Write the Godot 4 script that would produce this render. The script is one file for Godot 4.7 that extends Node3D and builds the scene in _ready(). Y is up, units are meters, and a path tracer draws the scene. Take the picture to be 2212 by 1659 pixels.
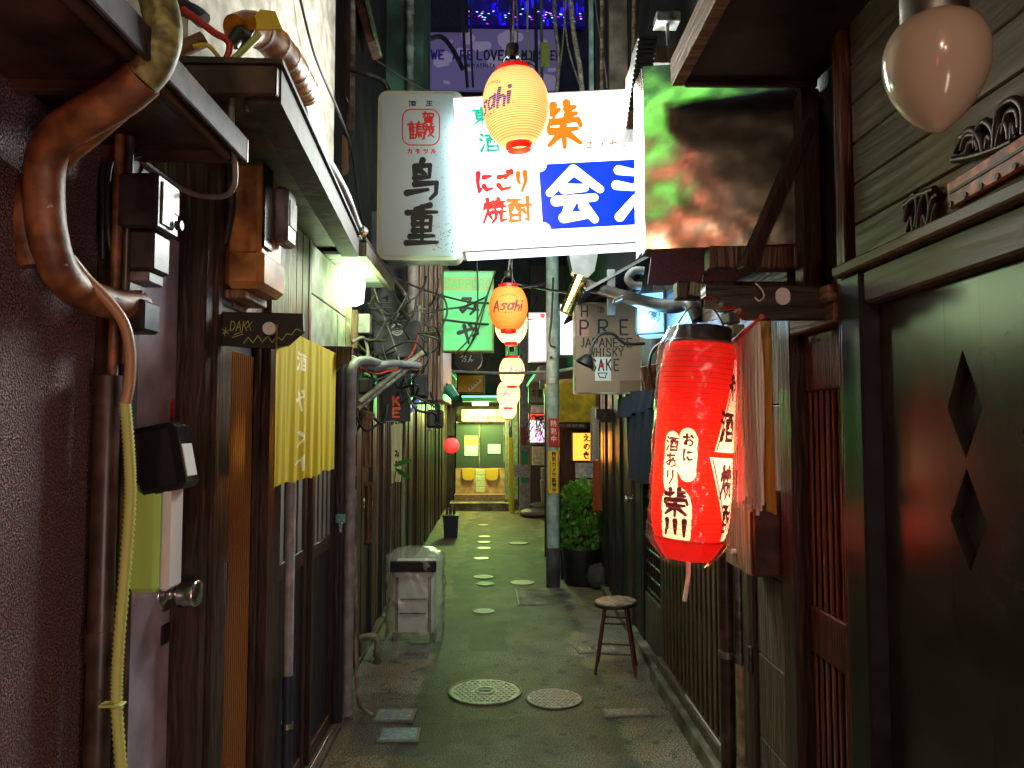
extends Node3D
# A narrow tavern alley at night: lanterns, box signs, timber fronts and cables.
# strokes of each character on a 100 x 100 square, y down
var G := {
	"鳥": [[50,2,42,16],[28,18,28,62],[28,18,72,14,70,44],[42,28,58,36],[28,46,70,44],[28,62,92,58,90,84,74,98],[4,84,66,75]],
	"重": [[74,3,28,12],[5,22,95,20],[24,34,24,66],[24,34,77,32,75,66],[24,50,76,49],[24,66,76,66],[14,81,86,79],[3,97,97,95],[50,8,50,96]],
	"栄": [[28,4,27,28],[10,20,28,23,42,14],[62,0,62,27],[62,14,82,10],[62,28,84,24],[8,48,14,38],[10,42,88,38,94,52],[50,40,50,98],[18,62,84,58],[46,64,12,92],[54,64,90,90]],
	"会": [[50,3,6,44],[50,3,95,42],[32,38,68,38],[16,60,84,57],[44,60,28,92],[28,92,74,88],[64,72,82,98]],
	"津": [[12,8,38,14],[6,36,34,42],[8,96,38,62],[52,22,90,22,90,50],[46,36,99,36],[52,50,90,50],[52,64,92,64],[44,80,99,80],[70,4,70,98]],
	"に": [[20,8,14,50,20,92,30,80],[50,28,88,24],[48,68,60,86,92,80]],
	"ご": [[26,26,72,20,60,34],[22,66,38,88,84,80],[78,2,84,14],[93,0,99,12]],
	"り": [[28,12,26,44,36,58],[70,8,72,50,46,96]],
	"焼": [[18,24,10,44],[38,22,34,40],[26,4,26,50,6,94],[28,56,40,80],[48,16,96,16],[70,4,70,30],[44,34,98,34],[58,26,56,44],[84,26,84,44],[44,54,98,54],[60,56,56,80,40,96],[78,56,78,90,99,84]],
	"酎": [[4,12,54,12],[10,32,10,94],[10,32,48,32],[48,32,48,94],[10,92,48,92],[22,14,20,52],[36,14,38,50],[12,70,46,70],[58,34,99,34],[82,4,82,92,70,86],[64,52,70,66]],
	"酒": [[10,8,22,18],[4,34,16,42],[6,94,24,60],[34,14,98,14],[40,34,40,96],[40,34,92,34],[92,34,92,96],[40,94,92,94],[56,16,54,56],[74,16,76,54],[42,72,90,72]],
	"王": [[12,12,88,12],[18,50,82,50],[4,90,96,90],[50,12,50,90]],
	"東": [[8,16,92,16],[22,30,78,30],[22,30,22,60],[78,30,78,60],[22,45,78,45],[22,60,78,60],[50,3,50,98],[46,62,8,92],[54,62,94,90]],
	"鶴": [[6,16,44,14],[24,4,10,44],[18,34,18,94],[18,34,44,34],[18,52,42,52],[18,70,42,70],[18,90,46,90],[32,26,32,90],[64,2,58,12],[54,14,54,60],[54,14,90,14],[90,14,90,42],[54,28,88,28],[54,42,90,42],[54,58,96,58],[96,58,94,92,84,96],[52,70,48,90],[64,72,66,86],[76,70,80,84]],
	"賀": [[6,14,44,14,40,40],[24,2,22,26,6,44],[56,12,90,12,90,38,56,38,56,12],[24,48,78,48],[24,48,24,84],[78,48,78,84],[24,60,78,60],[24,72,78,72],[24,84,78,84],[36,86,14,98],[64,86,88,98]],
	"茂": [[4,16,96,16],[32,4,32,26],[68,4,68,26],[8,38,92,38],[26,38,22,72,6,96],[50,26,60,70,90,96],[84,52,44,90],[76,24,86,32]],
	"カ": [[10,28,84,28,78,88,62,80],[44,6,40,50,12,94]],
	"モ": [[18,16,82,16],[8,48,92,48],[46,16,46,84,88,82]],
	"ツ": [[14,20,24,44],[42,14,50,40],[86,16,72,64,36,94]],
	"ル": [[28,14,28,50,8,90],[58,10,58,86,94,54]],
	"み": [[22,16,58,14,40,60,20,86,8,72,26,60,94,76],[80,42,76,74,56,98]],
	"や": [[4,48,60,28,86,30,88,52,66,62],[52,4,62,22],[28,12,48,98]],
	"菊": [[6,14,94,14],[34,3,34,24],[66,3,66,24],[30,28,10,54],[24,38,90,38,88,90,74,96],[32,60,76,60],[52,44,52,88],[34,46,42,56],[72,46,62,56],[50,62,30,82],[54,62,74,80]],
	"え": [[36,4,58,13],[18,36,74,34,16,94,50,66,62,90,96,88]],
	"の": [[52,16,34,78,14,62,24,28,60,14,88,40,80,74,56,92]],
	"き": [[18,26,80,18],[14,46,84,38],[42,4,68,66],[22,70,34,94,76,93]],
	"防": [[8,8,8,96],[8,8,32,8,18,36,34,56,12,66],[42,24,96,24],[66,6,68,24],[60,26,56,64,38,94],[58,46,88,46,86,88,70,92]],
	"犯": [[34,6,8,36],[12,10,32,40,30,86,16,92],[30,46,6,74],[50,14,84,14,82,50,66,48],[50,14,50,82,60,90,94,88,94,70]],
	"メ": [[80,8,60,54,14,92],[28,30,80,80]],
	"ラ": [[20,12,80,12],[10,36,88,36,76,68,36,94]],
	"監": [[8,8,8,52],[8,8,46,8],[8,22,44,22],[8,38,44,38],[8,52,48,52],[28,8,28,52],[62,4,52,30],[60,16,94,16],[66,30,84,40],[14,62,86,62],[14,62,14,92],[86,62,86,92],[38,62,38,92],[62,62,62,92],[2,94,98,94]],
	"視": [[20,4,28,14],[6,24,38,24,8,62],[24,44,24,96],[30,48,40,58],[52,8,90,8],[52,8,52,60],[90,8,90,60],[52,24,90,24],[52,42,90,42],[52,60,90,60],[62,62,56,82,40,96],[78,62,78,90,98,90]],
	"中": [[12,24,88,24,86,60,12,60,12,24],[50,4,50,98]],
	"お": [[8,26,60,24],[34,4,34,82,14,78,22,56,60,44,86,62,76,86,54,92],[72,14,90,30]],
	"ん": [[54,4,10,94,40,54,54,60,56,90,92,60]],
	"あ": [[14,20,80,16],[38,4,40,84],[66,36,24,84,10,66,40,44,84,52,84,80,56,94]],
	"川": [[16,10,16,50,4,94],[50,12,50,86],[86,8,86,96]],
	"イ": [[84,6,50,40,12,56],[56,36,56,96]],
	"エ": [[16,18,84,18],[50,18,50,82],[6,82,94,82]],
	"セ": [[6,44,88,30,68,54],[36,8,36,78,48,88,86,86]],
	"ン": [[14,18,36,32],[12,90,60,70,92,30]],
	"A": [[5,100,50,0,95,100],[22,66,78,66]],
	"D": [[12,0,12,100,60,96,90,62,90,38,60,4,12,0]],
	"E": [[90,0,12,0,12,100,90,100],[12,50,76,50]],
	"H": [[10,0,10,100],[90,0,90,100],[10,50,90,50]],
	"I": [[30,0,30,100]],
	"J": [[50,0,50,80,34,100,8,88]],
	"K": [[12,0,12,100],[90,0,12,55],[38,42,92,100]],
	"L": [[12,0,12,100,88,100]],
	"M": [[6,100,10,0,50,62,90,0,94,100]],
	"N": [[10,100,10,0,90,100,90,0]],
	"O": [[50,0,18,14,6,50,18,86,50,100,82,86,94,50,82,14,50,0]],
	"P": [[12,100,12,0,70,0,90,15,90,40,70,54,12,54]],
	"R": [[12,100,12,0,70,0,90,15,90,38,70,52,12,52],[46,52,92,100]],
	"S": [[88,14,60,0,25,4,12,24,30,44,70,54,90,76,70,98,30,98,8,82]],
	"T": [[4,0,96,0],[50,0,50,100]],
	"U": [[10,0,10,70,30,98,70,98,90,70,90,0]],
	"V": [[5,0,50,100,95,0]],
	"W": [[2,0,26,100,50,30,74,100,98,0]],
	"Y": [[5,0,50,50,95,0],[50,50,50,100]],
	"a": [[82,42,40,38,14,62,18,92,48,96,80,72],[88,36,80,98]],
	"s": [[86,42,44,38,28,54,66,66,70,86,40,98,8,92]],
	"h": [[26,0,12,100],[18,60,54,42,80,52,74,100]],
	"i": [[26,40,16,100],[34,8,35,16]],
}
# ---------------------------------------------------------------- helpers
const F := 1597.0                      # focal length in the pixels of a 2212 x 1659 view
var cam: Camera3D
var taken := {}
var M := {}
var T := {}
var NM := {}
var cache := {}
var rng := RandomNumberGenerator.new()

func lin(r: float, g: float, b: float) -> Color:
	return Color(r, g, b).linear_to_srgb()

func v(x: float, y: float, d: float) -> Vector3:      # d: metres down the alley
	return Vector3(x, y, -d)

func ray(px: float, py: float) -> Vector3:
	return cam.basis * Vector3((px - 1106.0) / F, -(py - 829.5) / F, -1.0)

func at(px: float, py: float, d: float) -> Vector3:   # the point at depth d that was surveyed at that pixel
	var r := ray(px, py)
	return cam.position + r * (d / -r.z)

func atx(px: float, py: float, x: float) -> Vector3:  # the same, on a wall plane
	var r := ray(px, py)
	return cam.position + r * ((x - cam.position.x) / r.x)

func numbered(called: String) -> String:
	var n: int = taken.get(called, 0)
	taken[called] = n + 1
	return called if n == 0 else "%s_%03d" % [called, n]

func thing(called: String, label: String, category: String, base := Vector3.ZERO, group := "") -> Node3D:
	var o := Node3D.new()
	o.name = numbered(called)
	add_child(o)
	o.position = base
	o.set_meta("label", label)
	o.set_meta("category", category)
	if group != "":
		o.set_meta("group", group)
	return o

func put(p: Node, called: String, mesh: Mesh, m: Material, x: Transform3D) -> MeshInstance3D:
	var o := MeshInstance3D.new()
	o.name = called
	o.mesh = mesh
	o.material_override = m
	p.add_child(o, true)
	o.global_transform = x
	return o

func structure(called: String, mesh: Mesh, m: Material, x: Transform3D) -> MeshInstance3D:
	var o := put(self, called, mesh, m, x)
	o.set_meta("kind", "structure")
	return o

class MB:
	var V := PackedVector3Array()
	var N := PackedVector3Array()
	var U := PackedVector2Array()
	var I := PackedInt32Array()
	func tri(a: Vector3, b: Vector3, c: Vector3, out: Vector3, ua := Vector2.ZERO, ub := Vector2.ZERO, uc := Vector2.ZERO) -> void:
		var n := (b - a).cross(c - a)
		if n.length_squared() < 1e-16:
			return
		n = n.normalized()
		var k := V.size()
		if n.dot(out) < 0.0:
			n = -n
			V.append_array([a, b, c]); U.append_array([ua, ub, uc])
		else:
			V.append_array([a, c, b]); U.append_array([ua, uc, ub])
		N.append_array([n, n, n])
		I.append_array([k, k + 1, k + 2])
	func quad(a: Vector3, b: Vector3, c: Vector3, d: Vector3, out: Vector3, uv := [Vector2.ZERO, Vector2.ZERO, Vector2.ZERO, Vector2.ZERO]) -> void:
		tri(a, b, c, out, uv[0], uv[1], uv[2])
		tri(a, c, d, out, uv[0], uv[2], uv[3])
	func grid(P: Array, wrap := false, flip := false) -> void:
		# rows of points; smooth normals; wrap: the last column repeats the first
		var R := P.size()
		var C: int = P[0].size()
		var k := V.size()
		for r in R:
			for c in C:
				var cl := c - 1 if c > 0 else (C - 2 if wrap else 0)
				var cr := c + 1 if c < C - 1 else (1 if wrap else C - 1)
				var dc: Vector3 = P[r][cr] - P[r][cl]
				var dr: Vector3 = P[mini(r + 1, R - 1)][c] - P[maxi(r - 1, 0)][c]
				var n := dc.cross(dr)
				if flip:
					n = -n
				V.append(P[r][c])
				N.append(n.normalized() if n.length_squared() > 1e-18 else Vector3.UP)
				U.append(Vector2(float(c) / (C - 1), float(r) / (R - 1)))
		for r in R - 1:
			for c in C - 1:
				var a := k + r * C + c
				if flip:
					I.append_array([a, a + 1, a + C, a + 1, a + C + 1, a + C])
				else:
					I.append_array([a, a + C, a + 1, a + 1, a + C, a + C + 1])
	func mesh(uv2 := PackedVector2Array()) -> ArrayMesh:
		var arr := []
		arr.resize(Mesh.ARRAY_MAX)
		arr[Mesh.ARRAY_VERTEX] = V
		arr[Mesh.ARRAY_NORMAL] = N
		arr[Mesh.ARRAY_TEX_UV] = U
		arr[Mesh.ARRAY_INDEX] = I
		if uv2.size() > 0:
			arr[Mesh.ARRAY_TEX_UV2] = uv2
		var am := ArrayMesh.new()
		am.add_surface_from_arrays(Mesh.PRIMITIVE_TRIANGLES, arr)
		return am

func box_mesh(s: Vector3, ch: float) -> ArrayMesh:
	var key := "b%.4f,%.4f,%.4f,%.4f" % [s.x, s.y, s.z, ch]
	if cache.has(key):
		return cache[key]
	var h := s / 2
	ch = minf(ch, minf(h.x, minf(h.y, h.z)) * 0.6)
	var mb := MB.new()
	var c := func(sx, sy, sz, axis) -> Vector3:
		var p := Vector3(h.x * sx, h.y * sy, h.z * sz)
		if axis != 0: p.x -= ch * sx
		if axis != 1: p.y -= ch * sy
		if axis != 2: p.z -= ch * sz
		return p
	for s1 in [-1, 1]:
		mb.quad(c.call(s1, -1, -1, 0), c.call(s1, 1, -1, 0), c.call(s1, 1, 1, 0), c.call(s1, -1, 1, 0), Vector3(s1, 0, 0), [Vector2(1, 1), Vector2(1, 0), Vector2(0, 0), Vector2(0, 1)] if s1 > 0 else [Vector2(0, 1), Vector2(0, 0), Vector2(1, 0), Vector2(1, 1)])
		mb.quad(c.call(-1, s1, -1, 1), c.call(1, s1, -1, 1), c.call(1, s1, 1, 1), c.call(-1, s1, 1, 1), Vector3(0, s1, 0))
		mb.quad(c.call(-1, -1, s1, 2), c.call(1, -1, s1, 2), c.call(1, 1, s1, 2), c.call(-1, 1, s1, 2), Vector3(0, 0, s1), [Vector2(0, 1), Vector2(1, 1), Vector2(1, 0), Vector2(0, 0)])
		for s2 in [-1, 1]:
			mb.quad(c.call(s1, s2, -1, 0), c.call(s1, s2, 1, 0), c.call(s1, s2, 1, 1), c.call(s1, s2, -1, 1), Vector3(s1, s2, 0))
			mb.quad(c.call(s1, -1, s2, 0), c.call(s1, 1, s2, 0), c.call(s1, 1, s2, 2), c.call(s1, -1, s2, 2), Vector3(s1, 0, s2))
			mb.quad(c.call(-1, s1, s2, 1), c.call(1, s1, s2, 1), c.call(1, s1, s2, 2), c.call(-1, s1, s2, 2), Vector3(0, s1, s2))
			for s3 in [-1, 1]:
				mb.tri(c.call(s1, s2, s3, 0), c.call(s1, s2, s3, 1), c.call(s1, s2, s3, 2), Vector3(s1, s2, s3))
	cache[key] = mb.mesh()
	return cache[key]

func bx(p: Node, called: String, x0: float, x1: float, y0: float, y1: float, d0: float, d1: float, m: Material, ch := 0.004) -> MeshInstance3D:
	return put(p, called, box_mesh(Vector3(absf(x1 - x0), absf(y1 - y0), absf(d1 - d0)), ch), m, Transform3D(Basis(), v((x0 + x1) / 2, (y0 + y1) / 2, (d0 + d1) / 2)))

func ob(p: Node, called: String, c: Vector3, s: Vector3, m: Material, b := Basis(), ch := 0.004) -> MeshInstance3D:
	return put(p, called, box_mesh(s, ch), m, Transform3D(b, c))

func beam(p: Node, called: String, a: Vector3, b: Vector3, w: float, h: float, m: Material, up := Vector3.UP) -> MeshInstance3D:
	var z := (b - a).normalized()
	var x := up.cross(z).normalized()
	return ob(p, called, (a + b) / 2, Vector3(w, h, (b - a).length()), m, Basis(x, z.cross(x), z))

func smooth_path(pts: Array, per := 6) -> Array:
	if pts.size() < 3:
		return pts
	var out := []
	for i in pts.size() - 1:
		var p0: Vector3 = pts[maxi(i - 1, 0)]
		var p1: Vector3 = pts[i]
		var p2: Vector3 = pts[i + 1]
		var p3: Vector3 = pts[mini(i + 2, pts.size() - 1)]
		for k in per:
			out.append(p1.cubic_interpolate(p2, p0, p3, float(k) / per))
	out.append(pts[-1])
	return out

func tube_mesh(pts: Array, r: float, sides := 8, rib := 0.0, r_end := -1.0) -> ArrayMesh:
	var mb := MB.new()
	var rows := []
	var o: Vector3 = pts[0]
	var side := Vector3.ZERO
	for i in pts.size():
		var t: Vector3 = (pts[mini(i + 1, pts.size() - 1)] - pts[maxi(i - 1, 0)]).normalized()
		if side == Vector3.ZERO:
			side = t.cross(Vector3.UP if absf(t.y) < 0.9 else Vector3.RIGHT).normalized()
		side = (side - t * side.dot(t)).normalized()
		var up := t.cross(side)
		var row := []
		var rr := r if r_end < 0.0 else lerpf(r, r_end, float(i) / (pts.size() - 1))
		if rib > 0.0 and i % 2 == 1:
			rr -= rib
		for k in sides + 1:
			var a := TAU * k / sides
			row.append(pts[i] - o + (side * cos(a) + up * sin(a)) * rr)
		rows.append(row)
	mb.grid(rows, true, false)
	for e in [0, rows.size() - 1]:
		var c: Vector3 = pts[e] - o
		var out: Vector3 = (pts[0] - pts[1]) if e == 0 else (pts[-1] - pts[-2])
		for k in sides:
			mb.tri(c, rows[e][k], rows[e][k + 1], out)
	return mb.mesh()

func tube(p: Node, called: String, pts: Array, r: float, m: Material, sides := 8, per := 6) -> MeshInstance3D:
	return put(p, called, tube_mesh(smooth_path(pts, per), r, sides), m, Transform3D(Basis(), pts[0]))

func cyl(p: Node, called: String, a: Vector3, b: Vector3, r: float, m: Material, sides := 14, r2 := -1.0) -> MeshInstance3D:
	return put(p, called, tube_mesh([a, b], r, sides, 0.0, r2), m, Transform3D(Basis(), a))

func lathe_mesh(profile: Array, sides := 28) -> ArrayMesh:  # profile: Vector2(radius, y)
	var mb := MB.new()
	var rows := []
	for q in profile:
		var row := []
		for k in sides + 1:
			var a := TAU * k / sides
			row.append(Vector3(sin(a) * q.x, q.y, cos(a) * q.x))
		rows.append(row)
	mb.grid(rows, true, profile[0].y > profile[-1].y)
	return mb.mesh()

func lathe(p: Node, called: String, profile: Array, m: Material, x: Transform3D, sides := 28) -> MeshInstance3D:
	return put(p, called, lathe_mesh(profile, sides), m, x)

func prism(p: Node, called: String, poly: Array, depth: float, m: Material, x: Transform3D) -> MeshInstance3D:
	# a polygon in the local xy plane, pushed out to +-depth/2
	var mb := MB.new()
	var pv := PackedVector2Array(poly)
	var idx := Geometry2D.triangulate_polygon(pv)
	var lo: Vector2 = pv[0]
	var hi: Vector2 = pv[0]
	for q in pv:
		lo = lo.min(q); hi = hi.max(q)
	var uv := func(q: Vector2) -> Vector2: return Vector2((q.x - lo.x) / (hi.x - lo.x), (hi.y - q.y) / (hi.y - lo.y))
	for s in [-1.0, 1.0]:
		for i in range(0, idx.size(), 3):
			var a := pv[idx[i]]; var b := pv[idx[i + 1]]; var c := pv[idx[i + 2]]
			mb.tri(Vector3(a.x, a.y, s * depth / 2), Vector3(b.x, b.y, s * depth / 2), Vector3(c.x, c.y, s * depth / 2), Vector3(0, 0, s), uv.call(a), uv.call(b), uv.call(c))
	var sign_ := -1.0 if Geometry2D.is_polygon_clockwise(pv) else 1.0
	for i in pv.size():
		var a := pv[i]; var b := pv[(i + 1) % pv.size()]
		var out := Vector3(b.y - a.y, a.x - b.x, 0) * sign_
		var h := Vector3(0, 0, depth / 2)
		var A := Vector3(a.x, a.y, 0); var B := Vector3(b.x, b.y, 0)
		mb.quad(A - h, B - h, B + h, A + h, out)
	return put(p, called, mb.mesh(), m, x)

func cloth(p: Node, called: String, a: Vector3, b: Vector3, drop: float, folds: float, amp: float, m: Material, seed_ := 1.0, flare := 0.0, n := 40, rows_n := 18) -> MeshInstance3D:
	# hung between a and b, falling by drop, with folds that deepen towards the hem; 2 mm thick
	var along := (b - a)
	var nrm := along.cross(Vector3.UP).normalized()
	var o := (a + b) / 2
	var mb := MB.new()
	for side in 2:
		var rows := []
		for r in rows_n + 1:
			var t := float(r) / rows_n
			var row := []
			for c in n + 1:
				var u := float(c) / n
				var ph := u * folds * TAU + seed_ * 2.3
				var w := sin(ph) + 0.45 * sin(ph * 2.17 + seed_ + t * 1.3) + 0.3 * sin(ph * 0.43 - t * 2.0 + seed_)
				var off := nrm * (w * amp * (0.35 + 0.65 * t)) + Vector3.DOWN * (drop * t + 0.006 * sin(ph * 0.5) * t)
				row.append(a + along * (0.5 + (u - 0.5) * (1.0 + flare * t)) + off - o + nrm * (0.001 if side == 0 else -0.001))
			rows.append(row)
		mb.grid(rows, false, side == 0)
	return put(p, called, mb.mesh(), m, Transform3D(Basis(), o))

func sheet_face(p: Node, called: String, c: Vector3, w: float, h: float, m: Material, b := Basis(), thick := 0.006) -> MeshInstance3D:
	return ob(p, called, c, Vector3(w, h, thick), m, b, 0.0005)

func omni(p: Node, c: Vector3, e: float, col: Color, size := 0.05) -> void:
	var l := OmniLight3D.new()
	l.name = "lamp_light"
	p.add_child(l, true)
	l.global_position = c
	l.light_energy = e
	l.light_color = col
	l.light_size = size
	l.omni_range = 20.0
	l.omni_attenuation = 2.0
	l.shadow_enabled = true

func area(p: Node, c: Vector3, b: Basis, s: Vector2, e: float, col: Color) -> void:
	var l := AreaLight3D.new()
	l.name = "panel_light"
	p.add_child(l, true)
	l.global_transform = Transform3D(b, c)
	l.area_size = s
	l.light_energy = e
	l.light_color = col
	l.area_range = 20.0
	l.area_attenuation = 2.0
	l.shadow_enabled = true

# ---------------------------------------------------------------- surfaces
func noise_image(freq: float, seed_: int, octaves := 4, n := 256, type := FastNoiseLite.TYPE_SIMPLEX_SMOOTH) -> Image:
	var f := FastNoiseLite.new()
	f.seed = seed_
	f.noise_type = type
	f.frequency = freq
	f.fractal_octaves = octaves
	return f.get_seamless_image(n, n, false, false, 0.15)

func grain(key: String, lo: float, hi: float, img: Image, tint := Vector3.ONE, relief := 4.0) -> void:
	img.convert(Image.FORMAT_RGBA8)
	var bump: Image = img.duplicate()
	var w := img.get_width()
	var h := img.get_height()
	for y in h:
		for x in w:
			var g := img.get_pixel(x, y).r
			g = clampf((g - 0.2) / 0.6, 0.0, 1.0)
			var k := lerpf(lo, hi, g)
			img.set_pixel(x, y, Color(k * lerpf(tint.x, 1.0, g), k * lerpf(tint.y, 1.0, g), k * lerpf(tint.z, 1.0, g)))
	img.generate_mipmaps()
	T[key] = ImageTexture.create_from_image(img)
	bump.bump_map_to_normal_map(relief)
	NM[key] = ImageTexture.create_from_image(bump)

func stretch(img: Image, fx: int, fy: int) -> Image:   # squeeze a tile so that its grain runs one way
	img.convert(Image.FORMAT_RGBA8)
	var n := img.get_width()
	var out := Image.create(n, n, false, Image.FORMAT_RGBA8)
	for y in n:
		for x in n:
			out.set_pixel(x, y, img.get_pixel((x * fx) % n, (y / fy) % n))
	return out

func make_grains() -> void:
	grain("wood", 0.6, 1.0, stretch_tile(true), Vector3(0.95, 0.9, 0.85), 5.0)
	grain("woodh", 0.6, 1.0, stretch_tile(false), Vector3(0.95, 0.9, 0.85), 5.0)
	grain("grime", 0.5, 1.0, noise_image(0.012, 7, 5), Vector3(1.0, 0.95, 0.88), 3.0)
	grain("speck", 0.3, 1.0, noise_image(0.11, 11, 3), Vector3.ONE, 9.0)
	grain("soft", 0.78, 1.0, noise_image(0.02, 21, 5), Vector3(1.0, 0.97, 0.94), 2.0)
	var sh := stretch_tile(false)
	grain("softh", 0.72, 1.0, sh, Vector3(0.97, 0.94, 0.9), 3.0)
	grain("rough", 0.5, 1.0, noise_image(0.05, 15, 4), Vector3.ONE, 8.0)

func stretch_tile(upright: bool) -> Image:
	# long fibres: noise sampled ten times finer across the grain than along it, tiling both ways
	var n := 256
	var f := FastNoiseLite.new()
	f.seed = 5
	f.frequency = 1.0
	f.fractal_octaves = 4
	var out := Image.create(n, n, false, Image.FORMAT_RGBA8)
	for y in n:
		for x in n:
			var a := TAU * x / n
			var b := TAU * y / n
			var q := f.get_noise_3d(cos(a) * 3.4 + cos(b) * 0.25, sin(a) * 3.4 + sin(b) * 0.25, sin(b + 1.0) * 0.2)
			var g := clampf(0.5 + q * 0.6, 0.0, 1.0)
			if upright:
				out.set_pixel(x, y, Color(g, g, g))
			else:
				out.set_pixel(y, x, Color(g, g, g))
	return out

func mat(key: String, c: Color, rough := 0.7, metal := 0.0, tex := "", scale := 1.0, bump := 0.0) -> StandardMaterial3D:
	if M.has(key):
		return M[key]
	var m := StandardMaterial3D.new()
	m.albedo_color = c
	m.roughness = rough
	m.metallic = metal
	if tex != "":
		m.albedo_texture = T[tex]
		m.uv1_triplanar = true
		m.uv1_world_triplanar = true
		m.uv1_scale = Vector3.ONE * scale
		if bump > 0.0:
			m.normal_enabled = true
			m.normal_texture = NM[tex]
			m.normal_scale = bump
	M[key] = m
	return m

func print_mat(key: String, img: Image, rough := 0.6, glow := 0.0) -> StandardMaterial3D:
	var m := StandardMaterial3D.new()
	img.generate_mipmaps()
	var t := ImageTexture.create_from_image(img)
	m.albedo_texture = t
	m.roughness = rough
	if glow > 0.0:
		m.emission_enabled = true
		m.emission_operator = BaseMaterial3D.EMISSION_OP_MULTIPLY
		m.emission = Color.WHITE
		m.emission_texture = t
		m.emission_energy_multiplier = glow
	M[key] = m
	return m

func glow_mat(key: String, c: Color, e: float, rough := 0.5) -> StandardMaterial3D:
	var m := StandardMaterial3D.new()
	m.albedo_color = Color(0.8, 0.8, 0.8)
	m.roughness = rough
	m.emission_enabled = true
	m.emission = c
	m.emission_energy_multiplier = e
	M[key] = m
	return m

# ---------------------------------------------------------------- lettering
func canvas(w: int, h: int, c: Color) -> Image:
	var i := Image.create(w, h, false, Image.FORMAT_RGBA8)
	i.fill(c)
	return i

func seg(img: Image, a: Vector2, b: Vector2, ra: float, rb: float, c: Color) -> void:
	var n := (b - a).orthogonal().normalized()
	var q := [a + n * ra, b + n * rb, b - n * rb, a - n * ra]
	var W := img.get_width()
	var H := img.get_height()
	for y in range(maxi(0, int(minf(a.y - ra, b.y - rb))), mini(H - 1, int(maxf(a.y + ra, b.y + rb)) + 1) + 1):
		var yy := y + 0.5
		var lo := 1e9
		var hi := -1e9
		for e in [[a, ra], [b, rb]]:
			var dy: float = yy - e[0].y
			if absf(dy) <= e[1]:
				var w := sqrt(e[1] * e[1] - dy * dy)
				lo = minf(lo, e[0].x - w); hi = maxf(hi, e[0].x + w)
		for k in 4:
			var p: Vector2 = q[k]
			var s: Vector2 = q[(k + 1) % 4]
			if (p.y - yy) * (s.y - yy) <= 0.0 and absf(p.y - s.y) > 1e-6:
				var x := lerpf(p.x, s.x, (yy - p.y) / (s.y - p.y))
				lo = minf(lo, x); hi = maxf(hi, x)
		var x0 := maxi(0, int(round(lo)))
		var x1 := mini(W, int(round(hi)))
		if x1 > x0:
			img.fill_rect(Rect2i(x0, y, x1 - x0, 1), c)

func glyph(img: Image, ch: String, x: float, y: float, w: float, h: float, t: float, c: Color, shear := 0.0, brush := 0.3) -> void:
	for s in G[ch]:
		var n: int = s.size() / 2
		for i in n - 1:
			var a := Vector2(s[2 * i], s[2 * i + 1])
			var b := Vector2(s[2 * i + 2], s[2 * i + 3])
			a = Vector2(x + (a.x + shear * (100 - a.y)) * w / 100, y + a.y * h / 100)
			b = Vector2(x + (b.x + shear * (100 - b.y)) * w / 100, y + b.y * h / 100)
			seg(img, a, b, t * (1.0 + (brush if i == 0 else -brush * i / n)), t * (1.0 - brush * (i + 1) / (n - 1)), c)

func word(img: Image, text: String, x: float, y: float, w: float, h: float, gap: float, t: float, c: Color, shear := 0.0, brush := 0.1) -> void:
	for ch in text:
		if ch != " ":
			glyph(img, ch, x, y, w, h, t, c, shear, brush)
		x += (w + gap) if ch not in "IJi" else (w * 0.62 + gap)

func column(img: Image, text: String, x: float, y: float, s: float, gap: float, t: float, c: Color) -> void:
	for ch in text:
		glyph(img, ch, x, y, s, s, t, c)
		y += s + gap

func specks(img: Image, n: int, r: float, c: Color, area_ := Rect2(0, 0, 1, 1)) -> void:
	for i in n:
		var p := Vector2(area_.position.x + rng.randf() * area_.size.x, area_.position.y + rng.randf() * area_.size.y) * Vector2(img.get_size())
		var rr := r * (0.3 + rng.randf())
		seg(img, p, p + Vector2(rr * 0.5, 0.3), rr, rr * 0.7, c)
func _ready() -> void:
	rng.seed = 20
	cam = Camera3D.new()
	cam.name = "camera"
	add_child(cam)
	cam.position = Vector3(0, 1.55, 0)
	cam.rotation_degrees = Vector3(3.24, -1.11, 0)
	cam.fov = 54.9
	cam.near = 0.05
	cam.far = 400.0
	cam.current = true
	var we := WorldEnvironment.new()
	we.name = "environment"
	var e := Environment.new()
	e.background_mode = Environment.BG_SKY
	var sky := Sky.new()
	var sm := ProceduralSkyMaterial.new()
	sm.sky_top_color = Color(0.10, 0.11, 0.17)
	sm.sky_horizon_color = Color(0.20, 0.20, 0.27)
	sm.ground_bottom_color = Color(0.02, 0.02, 0.03)
	sm.ground_horizon_color = Color(0.12, 0.12, 0.16)
	sky.sky_material = sm
	e.sky = sky
	e.background_energy_multiplier = 3.2
	e.tonemap_mode = Environment.TONE_MAPPER_LINEAR
	e.tonemap_exposure = 2.5
	e.sdfgi_enabled = true
	e.ssao_enabled = true
	e.ssil_enabled = true
	we.environment = e
	add_child(we)
	var sun := DirectionalLight3D.new()      # the faint glow of the city above the roofs
	sun.name = "night_sky_glow"
	sun.rotation_degrees = Vector3(-70, 25, 0)
	sun.light_energy = 0.012
	sun.light_angular_distance = 20.0
	sun.light_color = Color(0.75, 0.8, 1.0)
	sun.shadow_enabled = true
	add_child(sun)
	make_grains()
	make_materials()
	ground()
	left_row()
	right_row()
	far_end()
	signs()
	lanterns()
	left_fittings()
	right_fittings()
	overhead()
	street_things()

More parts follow.
